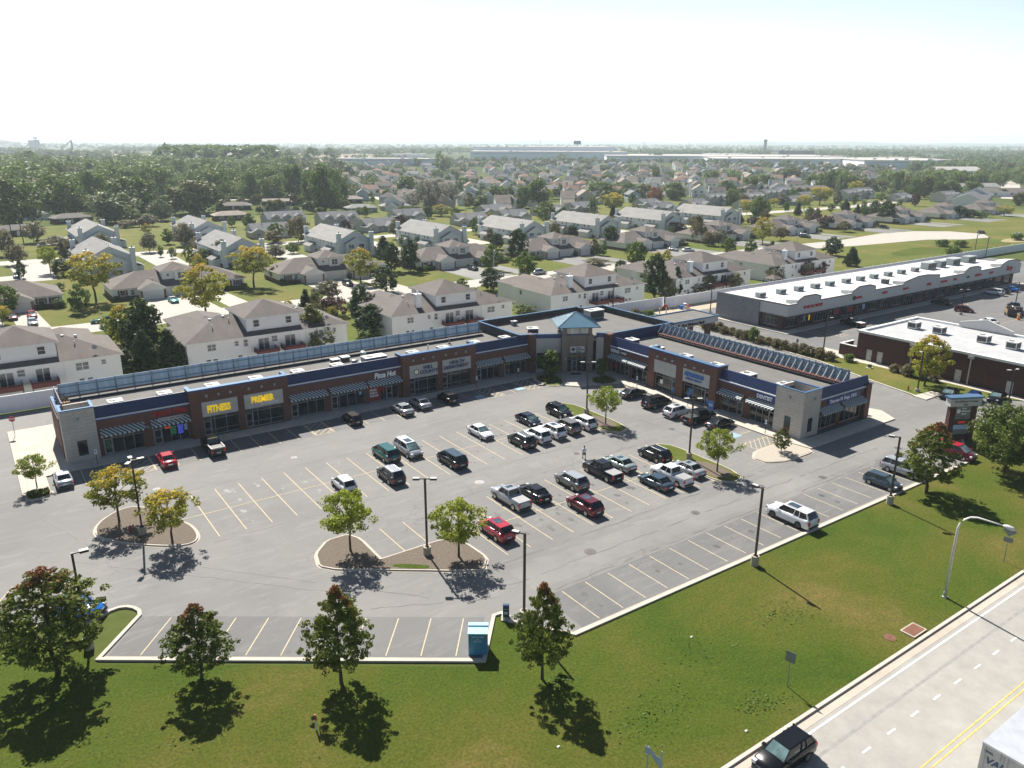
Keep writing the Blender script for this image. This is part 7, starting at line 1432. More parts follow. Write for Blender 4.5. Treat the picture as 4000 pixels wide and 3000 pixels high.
for (x, y, a, L_, W_, h, wl, rf_, lb) in ((650, 290, -30, 60, 14, 4, 'white_siding', 'brown_shingle', 'long white building with a brown roof behind the tree belt at right'), (560, 395, -20, 46, 14, 3.5, 'tan_siding', 'brown_shingle', 'long brown roofed hall behind the tree belt'),
    (690, 345, -32, 50, 16, 4, 'white_siding', 'grey_shingle', 'pale long shed with blue grey roof right of the brown hall'), (1020, 520, -30, 60, 30, 6, 'far_warehouse', 'far_roof', 'small pale warehouse beyond the turning road at right')):
    t = thing('long_building', lb, 'building', (x, y, 0), R(a)); w = MB(); rf = MB(); w.box(0, L_, 0, W_, 0, h); gab(rf, w, 0, L_, 0, W_, h, .3, 'x', .5); w.build('wall', wl, t); rf.build('roof', [rf_, 'white_trim'], t)
    for k in range(4): hwin(F0, 4+k*L_/4.5, 6.5+k*L_/4.5, 1.2, 2.6, t)
t = thing('freight_trailer', 'white freight trailers row with red sides parked at the right edge', 'trailer', (668, 262, 0), R(20)); mb = MB(); mb.box(0, 16, 0, 2.6, 1.1, 4); mb.build('box', 'ad_red', t); mb = MB(); mb.box(0, 16, -.02, 2.62, 4.0, 4.1); mb.build('roof', 'white_line', t)

# ---------------- far subdivision: every house a thing, meshes shared between copies
def far_house(t, wl, rf_, k):
    w = MB(); r = MB(); L_, W_ = ((11, 9), (12, 8.5), (10, 10), (13, 9), (11, 8))[k]; h = 5.4
    w.box(0, L_, 0, W_, 0, h)
    if k in (0, 3): gab(r, w, 0, L_, 0, W_, h, .6, 'x'); gab(r, w, 1, 6, -1, W_/2, h, .62, 'y'); w.box(1, 6, -1, 0, 0, h)
    elif k == 2: hip(r, 0, L_, 0, W_, h, .5)
    elif k == 1: gab(r, w, 0, L_, 0, W_, h, .65, 'y')
    else: gab(r, w, 0, L_, 0, W_, h, .6, 'x')
    w.box(L_, L_+6, 1, 8, 0, 2.9); gab(r, w, L_, L_+6, 1, 8, 2.9, .5, 'y' if k % 2 else 'x')
    if k in (1, 4): w.box(-1.0, 0, W_*.4, W_*.4+1.6, 0, 8.4)
    w.build('wall', wl, t); r.build('roof', [rf_, 'white_trim'], t); gdoor(FR(0, 1, 0), L_+.8, L_+5.2, 2.3, t)
    def simple(T, x0, z0): m = MB(T); m.box(x0, x0+1.5, -.03, -.003, z0, z0+1.3); m.build('window', 'house_glass', t)
    y0 = -1 if k in (0, 3) else 0
    simple(FR(0, y0, 0), 2, 3.3); simple(FR(0, y0, 0), 3.9 if y0 else 6.5, 3.3); simple(FR(0, y0, 0), 2.5, .9); simple(FR(0, 0, -90), -W_*.6, 3.2)
    t['pal'] = wl.split('_')[0]+' walled'; t['rf'] = {'brown': 'brown', 'grey': 'grey', 'slate': 'slate', 'rust': 'reddish', 'tan': 'tan', 'dark': 'dark'}[rf_.split('_')[0]]
FP = []
pal = [('white_siding', 'brown_shingle', 0), ('tan_siding', 'tan_shingle', 1), ('blue_siding', 'slate_shingle', 4), ('white_siding', 'rust_shingle', 2), ('tan_siding', 'brown_shingle', 3), ('white_siding', 'tan_shingle', 1), ('cream_siding', 'rust_shingle', 0), ('white_siding', 'grey_shingle', 3), ('grey_siding', 'dark_shingle', 2), ('cream_siding', 'brown_shingle', 4)]
rnd = random.Random(11)
rows = [478, 512, 548, 590, 636, 688, 745, 810, 885, 970, 1070, 1190, 1330]; sites = []
for j, Y in enumerate(rows):
    fy = 553+CAMH/Y*3043
    pts_ = ((625, 1170, 3560), (650, 1180, 3480), (680, 1260, 3450), (715, 1330, 3350), (750, 1420, 3080), (800, 1530, 2700), (830, 1560, 2600))
    for (ya, la, ra), (yb, lb_, rb) in zip(pts_, pts_[1:]):
        if ya <= fy <= yb: f_ = (fy-ya)/(yb-ya); Lx = la+(lb_-la)*f_; Rx = ra+(rb-ra)*f_
    X = (Lx-2000)/3043*Y; X1_ = (Rx-2000)/3043*Y; step = 17.5 if Y < 800 else 21 if Y < 1000 else 27
    while X < X1_:
        u, w_ = pic(X+rnd.uniform(-3, 3), Y+rnd.uniform(-7, 7))
        if not (w_ < 392 and u < 600) and not (u > 560 and w_ < 400): sites.append((j, X, u, w_))
        X += step*rnd.uniform(.9, 1.25)
rc = {}
for j, X, u, w_ in sites:
    k = rnd.randrange(10); i = rc.get(j, 0); rc[j] = i+1
    if k >= len(FP) or FP[k] is None:
        while len(FP) <= k: FP.append(None)
        a_, b_, c_ = pal[k]; t = thing('suburban_house', 'x', 'house', (u, w_, 0), R(rnd.choice((0, 90, -90, 180))-35+rnd.uniform(-12, 12)), 'houses of the far subdivision'); far_house(t, a_, b_, c_); FP[k] = t
    else: t = dup(FP[k], (u, w_, 0), R(rnd.choice((0, 90, -90, 0))-35+rnd.uniform(-15, 15)))
    t['label'] = '%s %s roofed far house, row %d counted from the front, %s' % (t['pal'], t['rf'], j+1, ordn(i)); 
for o in bpy.data.objects:
    for q in ('pal', 'rf'):
        if q in o: del o[q]

# ---------------- far industry
def big_box(label, cx, cy, ang, L_, W_, h, wl='far_warehouse', rf_='far_roof', bands=True):
    t = thing('warehouse', label, 'warehouse', (cx, cy, 0), R(ang)); m = MB(); m.box(0, L_, 0, W_, 0, h); m.build('wall', wl, t); m = MB(); m.box(-1, L_+1, -1, W_+1, h, h+.8); m.build('roof', rf_, t)
    if bands: m = MB(); m.box(0, L_, -.3, -.05, h*.75, h*.82); m.build('stripe', 'lamp_gray', t)
    rr = random.Random(int(cx))
    for i in range(6): x, y = rr.uniform(10, L_-10), rr.uniform(5, W_*.8); m = MB(); m.box(x, x+6, y, y+4, h+.8, h+3); m.build('roof_box', 'hvac_white', t)
    return t
u, w_ = pic(-90, 1730); big_box('huge pale blue warehouse left of centre on the horizon', *pic(-92, 1760), -35, 340, 140, 18)
big_box('upper tier of the huge pale warehouse behind its lower front', *pic(-92, 1910), -35, 330, 200, 27, bands=False)
big_box('very long low pale warehouse right of the huge one', *pic(190, 1640), -35-4, 470, 230, 12)
big_box('long warehouse with pale blue wall right of centre behind the far houses', *pic(360, 1430), -35-6, 400, 190, 11)
big_box('warehouse with pale wall and curved white hall behind it, right of centre', *pic(560, 1290), -35-6, 120, 170, 12)
big_box('pale blue low warehouse left of centre before the tan field', *pic(-290, 1330), -35, 165, 60, 11)
big_box('white roofed sheds cluster by the tall chimney tower', *pic(520, 2150), -35, 110, 80, 9, 'far_warehouse', 'white_membrane', False)
big_box('square grey plant building beside the tall chimney tower', *pic(660, 2020), -35, 90, 60, 20, 'eifs_trim', 'far_roof', False)
big_box('white roofed shed on the right horizon between trees', *pic(330+330, 1900), -35, 70, 50, 8, 'far_warehouse', 'white_membrane', False)
big_box('small white roofed depot at far left beside the steam plume', *pic(-1450, 2550), -35, 90, 40, 9, 'far_warehouse', 'white_membrane', False)
big_box('white roofed shed left of the huge warehouse', *pic(-330, 2000), -35, 110, 40, 8, 'far_warehouse', 'white_membrane', False)
t = thing('chimney_tower', 'square concrete tower standing right of centre on the horizon', 'tower', (*pic(632, 2040), 0), 0); m = MB(); m.box(-2.6, 2.6, -2.6, 2.6, 0, 42); m.build('shaft', 'eifs', t); m = MB(); m.box(-3.2, 3.2, -3.2, 3.2, 42, 46); m.build('head', 'eifs_brown', t)
t = thing('billboard', 'dark billboard on a post above the huge warehouse', 'billboard', (*pic(178, 2250), 0), R(-35)); m = MB(); m.box(-1, 1, -1, 1, 0, 32); m.build('post', 'dark_steel', t); m = MB(); m.box(-10, 10, -1.5, 1.5, 32, 42); m.build('panel', 'text_navy', t)
t = thing('silo_tower', 'tall grey silo tower with conveyor arms in the far left haze', 'tower', (*pic(-1640, 2790), 0), R(-35)); m = MB(); m.box(-14, 4, -8, 8, 0, 38); m.box(6, 16, -8, 8, 0, 40); m.box(2, 12, -5, 5, 42, 48); m.build('silo', 'far_warehouse', t); m = MB(); m.tube([(-14, 0, 30), (-46, 0, 2)], 2, 5); m.tube([(16, 0, 30), (46, 0, 2)], 2, 5); m.build('conveyor', 'far_roof', t)
t = thing('conveyor_tower', 'thin lattice conveyor tower right of the silo in the far left haze', 'tower', (*pic(-1300, 2400), 0), 0); m = MB(); m.tube([(0, 0, 0), (0, 0, 40)], [5, 2], 4); m.tube([(0, 0, 38), (-40, -20, 5)], 1.5, 4); m.build('frame', 'far_roof', t)
for x, h, lb in ((104, 112, 'lattice mast with round head, left of three on the horizon'), (488, 126, 'lattice mast, middle of three on the horizon'), (656, 134, 'tallest lattice mast, right of three on the horizon')):
    X_, Y_ = x*3700/3043, 3700; t = thing('radio_mast', lb, 'mast', (*pic(X_, Y_), 0), 0); m = MB(); m.tube([(0, 0, 0), (0, 0, h)], [1.3, .8], 4); m.build('mast', 'hvac_grey', t); m = MB(); m.box(-3 if x == 104 else -1.5, 3 if x == 104 else 1.5, -1.5, 1.5, h-3, h); m.build('antenna', 'hvac_grey', t)
m = MB()
rr = random.Random(5)
for i in range(16):
    c = pic(-1690-14*i+rr.uniform(-8, 8), 2850+rr.uniform(-30, 30)); z = 22+i*1.2; rad = 9+i*1.2
    for a in range(4):
        zz = [(-1, .0), (-.5, .85), (0, 1), (.5, .85), (1, 0)]
    rings = [[m.p(c[0]+rad*f*math.cos(2*PI*k/8)*1.3, c[1]+rad*f*math.sin(2*PI*k/8), z+rad*.7*q) for k in range(8)] for q, f in ((-1, .15), (-.6, .8), (0, 1), (.6, .8), (1, .15))]
    for A, B in zip(rings, rings[1:]):
        for k in range(8): m.f.append([A[k], A[(k+1) % 8], B[(k+1) % 8], B[k]]); m.mi.append(0)
    m.f += [rings[0][::-1], rings[-1]]; m.mi += [0, 0]
mm, t, b = nt('steam'); b.inputs['Base Color'].default_value = (.95, .95, .95, 1); b.inputs['Roughness'].default_value = 1; b.inputs['Specular IOR Level'].default_value = 0; b.inputs['Alpha'].default_value = .9; tr = nd(t, 'ShaderNodeBsdfTranslucent'); tr.inputs['Color'].default_value = (1, 1, 1, 1); mx = nd(t, 'ShaderNodeMixShader'); t.links.new(b.outputs[0], mx.inputs[1]); t.links.new(tr.outputs[0], mx.inputs[2]); t.links.new(mx.outputs[0], t.nodes['Material Output'].inputs['Surface'])
o = m.build('steam_plume', 'steam', None, True); o['kind'] = 'stuff'; o['label'] = 'white steam plume drifting at the far left horizon'

# ================================================================ TREES
def np_mesh(name, V, F, mats, mi=None, smooth=False):
    me = bpy.data.meshes.new(name); n = len(F); k = F.shape[1]
    me.vertices.add(len(V)); me.vertices.foreach_set('co', V.astype(np.float32).ravel())
    me.loops.add(n*k); me.loops.foreach_set('vertex_index', F.astype(np.int32).ravel())
    me.polygons.add(n); me.polygons.foreach_set('loop_start', np.arange(0, n*k, k, dtype=np.int32)); me.polygons.foreach_set('loop_total', np.full(n, k, dtype=np.int32))
    for q in mats: me.materials.append(MATS[q])
    me.update(calc_edges=True); return me
def quads(rs, C, Nn, size, asp=1.3):
    n = len(C); Nn = Nn/np.linalg.norm(Nn, axis=1, keepdims=True); r = rs.normal(size=(n, 3)); a = np.cross(Nn, r); a /= np.linalg.norm(a, axis=1, keepdims=True)+1e-9; b = np.cross(Nn, a)
    s = size*rs.uniform(.6, 1.3, (n, 1)); a = a*s*asp/2; b = b*s/2
    V = np.stack([C-a, C-b*.9, C+a, C+b*.9], 1).reshape(-1, 3); return V, np.arange(4*n).reshape(n, 4)
ENV = {'round': lambda t: np.sqrt(np.clip(1-(2*t-1)**2, 0, 1))**.8, 'maple': lambda t: np.where(t < .3, .45+.55*(t/.3)**.7, (1-np.clip((t-.3)/.7, 0, 1)**1.5)**.85),
       'pyr': lambda t: np.where(t < .12, .5+.5*t/.12, (1-np.clip((t-.12)/.88, 0, 1))**.8), 'umb': lambda t: np.where(t < .45, .45+1.2*t, np.sqrt(np.clip(1-((t-.45)/.55)**2, 0, 1))),
       'oval': lambda t: np.clip(np.sin(PI*np.clip(t*.92+.08, 0, 1)), 0, 1)**.55}
def crown(name, mat, n, Rr, H, shape, z0f, leaf, nc, cr, seed, asp=1.3, flat=.0):
    rs = np.random.RandomState(seed); t = rs.uniform(0, 1, nc*3); e = ENV[shape](t); keep = rs.uniform(0, 1, nc*3) < (e+.15); t = t[keep][:nc]; e = e[keep][:nc]; n_ = len(t)
    ph = rs.uniform(0, 2*PI, n_); rad = Rr*e*rs.uniform(.15, 1, n_)**.5*.86; lob = 1+.14*np.sin(3*ph+seed)+.12*np.sin(5*ph+2*seed+4*t)+np.where(rs.uniform(0, 1, n_) < .12, .22, 0)
    C = np.stack([rad*lob*np.cos(ph), rad*lob*np.sin(ph), H*(z0f+(1-z0f)*(t*.93+.02))], 1)
    idx = rs.randint(0, n_, n); d = rs.normal(size=(n, 3)); d /= np.linalg.norm(d, axis=1, keepdims=True); d[:, 2] *= (1-flat)
    sz = cr*rs.uniform(.7, 1.25, n_)[idx]; P_ = C[idx]+d*(sz*rs.uniform(.35, 1, n)**.6)[:, None]; P_[:, 2] = np.clip(P_[:, 2], H*z0f*.7+.05, H)
    Nn = d*1.1+rs.normal(size=(n, 3))*(.55 if Rr > 5 else .7); Nn[:, 2] += .35
    V, F = quads(rs, P_, Nn, leaf, asp); return np_mesh('crown', V, F, [mat]), C
def trunk(C, Rr, H, z0f, rad, mat, seed, limbs=7, lean=0):
    rr = random.Random(seed); mb = MB(); top = H*(z0f+(1-z0f)*.55); pts = [(0, 0, -.05), (.02*H*lean, 0, H*z0f*.6), (rr.uniform(-.05, .05)*Rr, rr.uniform(-.05, .05)*Rr, H*z0f+.1), (0, 0, top), (0, 0, H*.9)]
    mb.tube(pts, [rad*1.25, rad, rad*.8, rad*.4, rad*.1], 8)
    sel = rr.sample(range(len(C)), min(limbs, len(C)))
    for i in sel:
        c = C[i]; zb = min(top, max(H*z0f*.9, c[2]*.62)); mb.tube([(0, 0, zb), (c[0]*.5, c[1]*.5, zb+(c[2]-zb)*.6), (c[0], c[1], c[2])], [rad*.45, rad*.25, rad*.06], 5)
    return mb.mesh('trunk', mat)
TK = {  # mat, n, R, H, shape, z0f, leaf, clumps, clump radius, trunk radius, variants, group phrase, look
 'maple': ('leaf_maple', 12500, 3.0, 8.5, 'maple', .17, .155, 330, .33, .13, 3, 'broad maple'),
 'locust': ('leaf_locust', 4400, 3.2, 6.0, 'umb', .36, .19, 90, .55, .10, 3, 'airy honey locust'),
 'locor': ('leaf_locor', 4300, 3.2, 6.3, 'umb', .34, .20, 95, .55, .11, 3, 'green tree turning orange on top'),
 'locyel': ('leaf_locyel', 4200, 3.4, 7.5, 'oval', .22, .24, 90, .6, .12, 2, 'yellow green airy tree'),
 'oak': ('leaf_oak', 12000, 5.2, 8.5, 'round', .2, .24, 230, .7, .18, 1, 'spreading dark green tree'),
 'dark': ('leaf_dark', 4200, 3.0, 7.5, 'oval', .07, .30, 130, .55, .14, 3, 'dense dark oval tree'),
 'pine': ('leaf_pine', 4200, 3.0, 6.0, 'pyr', .04, .30, 110, .6, .13, 2, 'bushy dark pine'),
 'spruce': ('leaf_spruce', 3200, 1.6, 6.0, 'pyr', .03, .24, 110, .30, .10, 2, 'narrow conical spruce'),
 'green': ('leaf_green', 2600, 2.5, 5.5, 'oval', .14, .28, 70, .5, .09, 3, 'mid green leafy tree'),
 'yelpyr': ('leaf_yelpyr', 5500, 4.5, 8.0, 'pyr', .05, .30, 150, .7, .14, 1, 'yellow green pyramid tree'),
 'purple': ('leaf_purple', 2400, 2.6, 4.2, 'round', .08, .28, 70, .5, .09, 2, 'dark purple leaved tree'),
 'tan': ('leaf_tan', 2200, 2.4, 4.5, 'oval', .08, .26, 60, .5, .08, 2, 'dull olive brown tree'),
 'bare': ('leaf_bare', 700, 2.6, 6.0, 'oval', .2, .30, 90, .55, .09, 3, 'nearly bare twiggy tree'),
 'wood': ('leaf_wood', 4200, 8.5, 16, 'round', .08, .85, 62, 2.5, .32, 5, 'large dark green broadleaf tree'),
 'woody': ('leaf_woody', 4000, 8.5, 15, 'round', .08, .85, 58, 2.4, .32, 2, 'large olive yellow broadleaf tree'),
 'woodg': ('leaf_woodg', 3600, 8.5, 15, 'round', .10, .85, 60, 2.4, .32, 2, 'large grey green broadleaf tree'),
 'silver': ('leaf_silver', 2600, 7.0, 15, 'round', .15, .7, 110, 1.5, .3, 2, 'large silvery half bare tree'),
 'rust': ('leaf_rust', 3000, 5.5, 11, 'round', .10, .55, 90, 1.2, .22, 1, 'rust brown round tree')}
PROTO = {}
def tree_proto(kind, v):
    if (kind, v) not in PROTO:
        mat, n, Rr, H, shp, z0f, leaf, nc, cr, tr_, nv, _ = TK[kind]
        me, C = crown('crown', mat, n, Rr, H, shp, z0f, leaf, nc, cr, 100+v*7+len(kind)*13, asp=5 if kind == 'bare' else 1.35, flat=.35 if kind.startswith('loc') else .5 if kind == 'maple' else 0)
        PROTO[(kind, v)] = (me, trunk(C, Rr, H, z0f, tr_, 'bark_light' if kind in ('bare', 'silver') else 'bark', v, 26 if kind == 'bare' else 9), Rr, H)
    return PROTO[(kind, v)]
tseed = random.Random(21)
def tree(u, w, h, r, kind, label, group=None, cat='tree', name=None, z=0):
    me, tm, Rr, H = tree_proto(kind, tseed.randrange(TK[kind][10]))
    nm = name or {'maple': 'maple_tree', 'pine': 'pine_tree', 'spruce': 'spruce_tree', 'locust': 'locust_tree', 'oak': 'broadleaf_tree'}.get(kind, 'tree')
    t = thing(nm, label, cat, (u, w, z), tseed.uniform(0, 6.28), group); t.scale = (r/Rr, r/Rr, h/H)
    link('crown', me, t); link('trunk', tm, t); return t
def rd(s): return [(float(a), float(b), float(c), float(d), e) for a, b, c, d, e in (q.split(',') for q in s.split(';'))]
FL = ['big maple with red tipped top at the lower left, largest in the front lawn', 'small lower left maple, second in the front lawn row', 'tall narrow maple with red top, third in the front lawn row', 'maple with scattered red leaves right of the blue bin', 'pointed green tree with one red twig before the silver minivan',
 'wide dark green tree at the right edge below the monument sign', 'yellow tree on the verge before the brown brick building', 'tiny reddish maple on the gravel bed by the stone corner block', 'bright yellow green locust on the lower grass island by the silver sedan', 'small green locust in the groundcover bed at the far left corner',
 'left of two orange topped trees on the left mulch island', 'right of two orange topped trees on the left mulch island', 'left of two yellow green locusts on the middle mulch island', 'right of two yellow green locusts on the middle mulch island, touching the red crossover', 'bright yellow green locust on the upper grass island',
 'leafy green tree in the planter left of the bank entrance', 'small green tree in the planter right of the bank entrance']
for (u, w, h, r, k), lb in zip(rd(T_FRONT), FL):
    t = tree(u, w, h, r*(.98), k, lb, z=.14 if w > 55 and k != 'maple' else 0)
def zone(data, nmz, grp):
    L_ = sorted(data, key=lambda q: px(q[0], q[1])); cnt = {}
    for (u, w, h, r, k) in L_:
        look = TK[k][11]; shrub = h < 3.0 and k not in ('spruce',)
        if shrub: look = look.replace('tree', 'shrub'); look = look if 'shrub' in look else look+' shrub'
        i = cnt.get(look, 0); cnt[look] = i+1
        tree(u, w, h, r, k, '%s %s, %s' % (look, nmz, ordn(i)), grp, 'shrub' if shrub else 'tree', 'shrub' if shrub else None)
zone([(a, b, c*1.1, d*1.2, e) for a, b, c, d, e in rd(T_YARD)], 'between the roof screen and near duplexes', 'trees in the duplex back yards')
XT = []; xr = random.Random(77)
while len(XT) < 75:
    u, w_ = xr.uniform(-30, 560), xr.uniform(238, 398)
    if px(u, w_) < -80 or any(abs(u-x) < 11 and y-5 < w_ < y+34 for x, y, a in CND) or any(x-4 < u < x+21 and y-6 < w_ < y+14 for x, y, k in DG) or 300 < w_ < 315 or (abs(u-520) < 60 and w_ < 270) or (262 < w_ < 300 and any(abs(u-c) < 7 for c in (17, 56, 95, 133, 171, 209, 248, 288))) or (330 < u and 283 < w_ < 315): continue
    k = xr.choice(('green', 'dark', 'green', 'locyel', 'tan', 'pine', 'green', 'purple')); h = xr.uniform(3.6, 8.0); XT.append((u, w_, h, h*xr.uniform(.36, .5), k))
for k in range(26):
    g0 = xr.choice((19.5, 60, 100, 141.5, 183, 223)); XT.append((g0+xr.uniform(1, 8), xr.uniform(160, 181), xr.uniform(3, 6.5), xr.uniform(1.5, 2.6), xr.choice(('green', 'green', 'dark', 'locyel', 'tan', 'pine'))))
TT_ = [(a, b, c*1.12, d*1.15, e) for a, b, c, d, e in rd(T_TOWN)]+XT; zone([q for q in TT_ if q[1] < 235], 'along the residential street', 'trees along the residential street'); zone([q for q in TT_ if q[1] >= 235], 'around the grey condos', 'trees around the grey condos')
TB = [(a, b, c*1.12, d*1.05, e) for a, b, c, d, e in rd(T_BIG)]
zone([q for q in TB if q[0] < 200 and q[1] < 560], 'at the near edge of the left woods', 'trees at the edge of the left woods')
zone([q for q in TB if q[0] >= 200 and q[1] < 560 and q[0] < 560], 'between condos and far houses', 'trees before the far subdivision')
zone([q for q in TB if q[0] >= 560 and q[1] < 560], 'in the tree belt at right', 'trees of the right belt')
# tall hedge of loose shrubs, and shrubs before the brick building
sp = thing
HD = [(131.0-.04*i+random.uniform(-.3, .3), 112-1.95*i) for i in range(17)]
HD = [(x-(.1*i if i < 9 else .9-.02*(i-9)), y) for i, (x, y) in enumerate(HD)]
def shrub_proto():
    me, C = crown('crown', 'leaf_tan', 1600, 1.2, 1.8, 'oval', .02, .17, 60, .35, 5); m2, C2 = crown('crown', 'leaf_green', 1600, 1.2, 1.8, 'oval', .02, .17, 60, .35, 6); return me, m2
sm1, sm2 = shrub_proto()
for i, (x, y) in enumerate(HD):
    o = link('shrub', sm2 if i == 7 else sm1); o.location = (x, y, .08); o.scale = (random.uniform(.9, 1.25),)*2+(random.uniform(.85, 1.2) if i != 7 else 1.6,); o.rotation_euler.z = i*1.3
    tag(o, 'shaggy olive shrub in the hedge by the bank driveway, %s' % ordn(i) if i != 7 else 'greenest and tallest shrub in the driveway hedge', 'shrub', 'shrubs of the driveway hedge')
for i, (x, y, s, lb) in enumerate(((131.8, 78.2, .8, 'lone green shrub beyond the hedge end near the utility box'), (132.3, 69.5, .8, 'leftmost of four shrubs before the brick building wall'), (132.2, 67.0, 1.1, 'second of four shrubs before the brick building wall'), (132.1, 64.8, 1.1, 'third of four shrubs before the brick building wall'), (132.2, 62.4, .75, 'rightmost of four shrubs before the brick building wall'),
    (124.5, 127.5, 1.3, 'large round shrub behind the bank near the white fence'), (128, 126.6, 1.0, 'smaller shrub right of the round shrub behind the bank'))):
    o = link('shrub', sm2 if i % 3 == 0 else sm1); o.location = (x, y, .08); o.scale = (s*1.2, s*1.2, s); o.rotation_euler.z = i*2.1; tag(o, lb, 'shrub', 'shrubs by the brick building' if 0 < i < 5 else None)
for x, y, lb in ((366, 149, 'dark bush in the field before the turning circle'), (318, 156, 'low dark bush in the green field'), (322, 151, 'reddish brown low bush beside the dark field bush'), (286, 136, 'rounded dark bush behind the white fence of the shopping row')):
    o = link('bush', sm2 if 'dark' in lb else sm1); o.location = (x, y, 0); o.scale = (3.2, 2.2, 1.5 if 'rounded' not in lb else 2.4); tag(o, lb, 'bush')
k = 0
for i, x in enumerate((-14.5, 29.8, 73, 117.5, 160, 203.5, 246, 292, 338, 386)):
    for dx, dy in ((.6, 2), (3.6, 1.9), (28.5, 2), (32.6, 1.7), (20.6, 1.5)):
        u_, w_ = x+dx, 215-(2 if i > 4 else 0)+dy
        o = link('shrub', sm2); o.location = (u_, w_, 0); q_ = random.uniform(.7, 1.25); o.scale = (q_, q_, q_*.75); o.rotation_euler.z = k; k += 1
        tag(o, 'rounded foundation shrub at the duplex fronts across the street, '+ordn(k-1), 'shrub', 'foundation shrubs of the duplexes')
# groundcover in the beds
rs = np.random.RandomState(8)
def scatter(name, rects, n, size, mat, zb, zr, label):
    P_ = []
    for (x0, x1, y0, y1, f) in rects:
        k = int(n*f); P_.append(np.stack([rs.uniform(x0, x1, k), rs.uniform(y0, y1, k), zb+rs.uniform(0, zr, k)], 1))
    P_ = np.concatenate(P_); Nn = rs.normal(size=P_.shape); Nn[:, 2] = np.abs(Nn[:, 2])+.5
    V, F = quads(rs, P_, Nn, size); o = link(name, np_mesh(name, V, F, [mat])); o['kind'] = 'stuff'; o['label'] = label; return o
scatter('groundcover', [(1.6, 3.7, 97.2, 98.5, .25), (77.2, 80.0, 98.8, 102.3, .45), (84.4, 87.5, 93.4, 96.0, .3)], 2600, .28, 'leaf_yelpyr', .16, .45, 'low green groundcover filling the planted beds')
# clover and coarse tufts in the front lawn (picture-aligned patches of real weeds)
cl = []
for i in range(34):
    X, Y = rs.uniform(-32, 45), rs.uniform(30, 62); u, w = pic(X, Y)
    if w < 26.5 or (w > 41.5 and u > 33) or (Y > 51 and X < 1): continue
    k = rs.randint(40, 190); s = rs.uniform(.5, 2.6); cl.append(np.stack([u+rs.normal(0, s, k), w+rs.normal(0, s*.6, k), rs.uniform(.0, .05, k)], 1))
cl = np.concatenate(cl); ok = (cl[:, 1] > 26) & ~((cl[:, 1] > 41.9) & (cl[:, 0] > 33)); cx = cl[:, 0]*math.cos(CA)-cl[:, 1]*math.sin(CA); cy = cl[:, 0]*math.sin(CA)+cl[:, 1]*math.cos(CA); cl = cl[ok & ~((cy > 51.6) & (cx < 1))]
Nn = rs.normal(size=cl.shape)*.5; Nn[:, 2] = 1; V, F = quads(rs, cl, Nn, .15); o = link('lawn_weeds', np_mesh('lawn_weeds', V, F, ['leaf_weed'])); o['kind'] = 'stuff'; o['label'] = 'bright clover and weed leaves scattered through the front lawn'

# ---------------- distant woodland as masses
def woodland(name, label, fn, n, seed, mat, per=60, hr=(10, 17)):
    rs = np.random.RandomState(seed); Cs = []
    while len(Cs) < n:
        p = fn(rs)
        if p is not None: Cs.append(p)
    Cs = np.array(Cs); H_ = rs.uniform(hr[0], hr[1], n); Rr = H_*rs.uniform(.38, .6, n)
    idx = np.repeat(np.arange(n), per); d = rs.normal(size=(n*per, 3)); d /= np.linalg.norm(d, axis=1, keepdims=True); d[:, 2] = np.abs(d[:, 2])*1.2-.35
    k = rs.uniform(.7, 1.05, n*per); P_ = np.stack([Cs[idx, 0]+d[:, 0]*Rr[idx]*k, Cs[idx, 1]+d[:, 1]*Rr[idx]*k, H_[idx]*.5+d[:, 2]*H_[idx]*.5*k], 1)
    Nn = d+rs.normal(size=d.shape)*.45; s = (Rr[idx]*.62)[:, None]; Nn /= np.linalg.norm(Nn, axis=1, keepdims=True); r = rs.normal(size=Nn.shape); a = np.cross(Nn, r); a /= np.linalg.norm(a, axis=1, keepdims=True); b = np.cross(Nn, a)
    s = s*rs.uniform(.5, 1.1, (len(P_), 1)); V = np.stack([P_-a*s*.6, P_-b*s*.5, P_+a*s*.6, P_+b*s*.5], 1).reshape(-1, 3); F = np.arange(4*len(P_)).reshape(-1, 4)
    o = link(name, np_mesh(name, V, F, [mat])); o['kind'] = 'stuff'; o['label'] = label; return o
def ang(fx0, fx1, Y0, Y1, dens=None, avoid=None):
    def f(rs):
        Y = math.sqrt(rs.uniform(Y0*Y0, Y1*Y1)); X = (rs.uniform(fx0, fx1)-2000)/3043*Y
        if dens is not None:
            v = math.sin(X*.0051+1.3)*math.sin(Y*.0043+.4)+.6*math.sin(X*.013+Y*.011)+.4*math.sin(Y*.02-X*.017)
            if v < dens: return None
        if avoid and avoid(X, Y): return None
        return pic(X, Y)
    return f
def crown_wood(name, label, fn, n, seed, kinds, hs):
    rs = np.random.RandomState(seed); Vs = []; k = 0; Ms = []
    src = []
    for kd in kinds:
        for v in range(min(3, TK[kd][10])):
            me, _, Rr, H = tree_proto(kd, v); a = np.empty(len(me.vertices)*3, np.float32); me.vertices.foreach_get('co', a); src.append((a.reshape(-1, 3)[:4*2600], Rr, H))
    while k < n:
        p = fn(rs)
        if p is None: continue
        a, Rr, H = src[rs.randint(len(src))]; h = rs.uniform(*hs); th = rs.uniform(0, 6.28); c, s_ = math.cos(th), math.sin(th); q = h/H
        Vs.append(np.stack([(a[:, 0]*c-a[:, 1]*s_)*q+p[0], (a[:, 0]*s_+a[:, 1]*c)*q+p[1], a[:, 2]*q], 1)); k += 1
    V = np.concatenate(Vs); F = np.arange(len(V)).reshape(-1, 4); o = link(name, np_mesh(name, V, F, [TK[kinds[0]][0]])); o['kind'] = 'stuff'; o['label'] = label
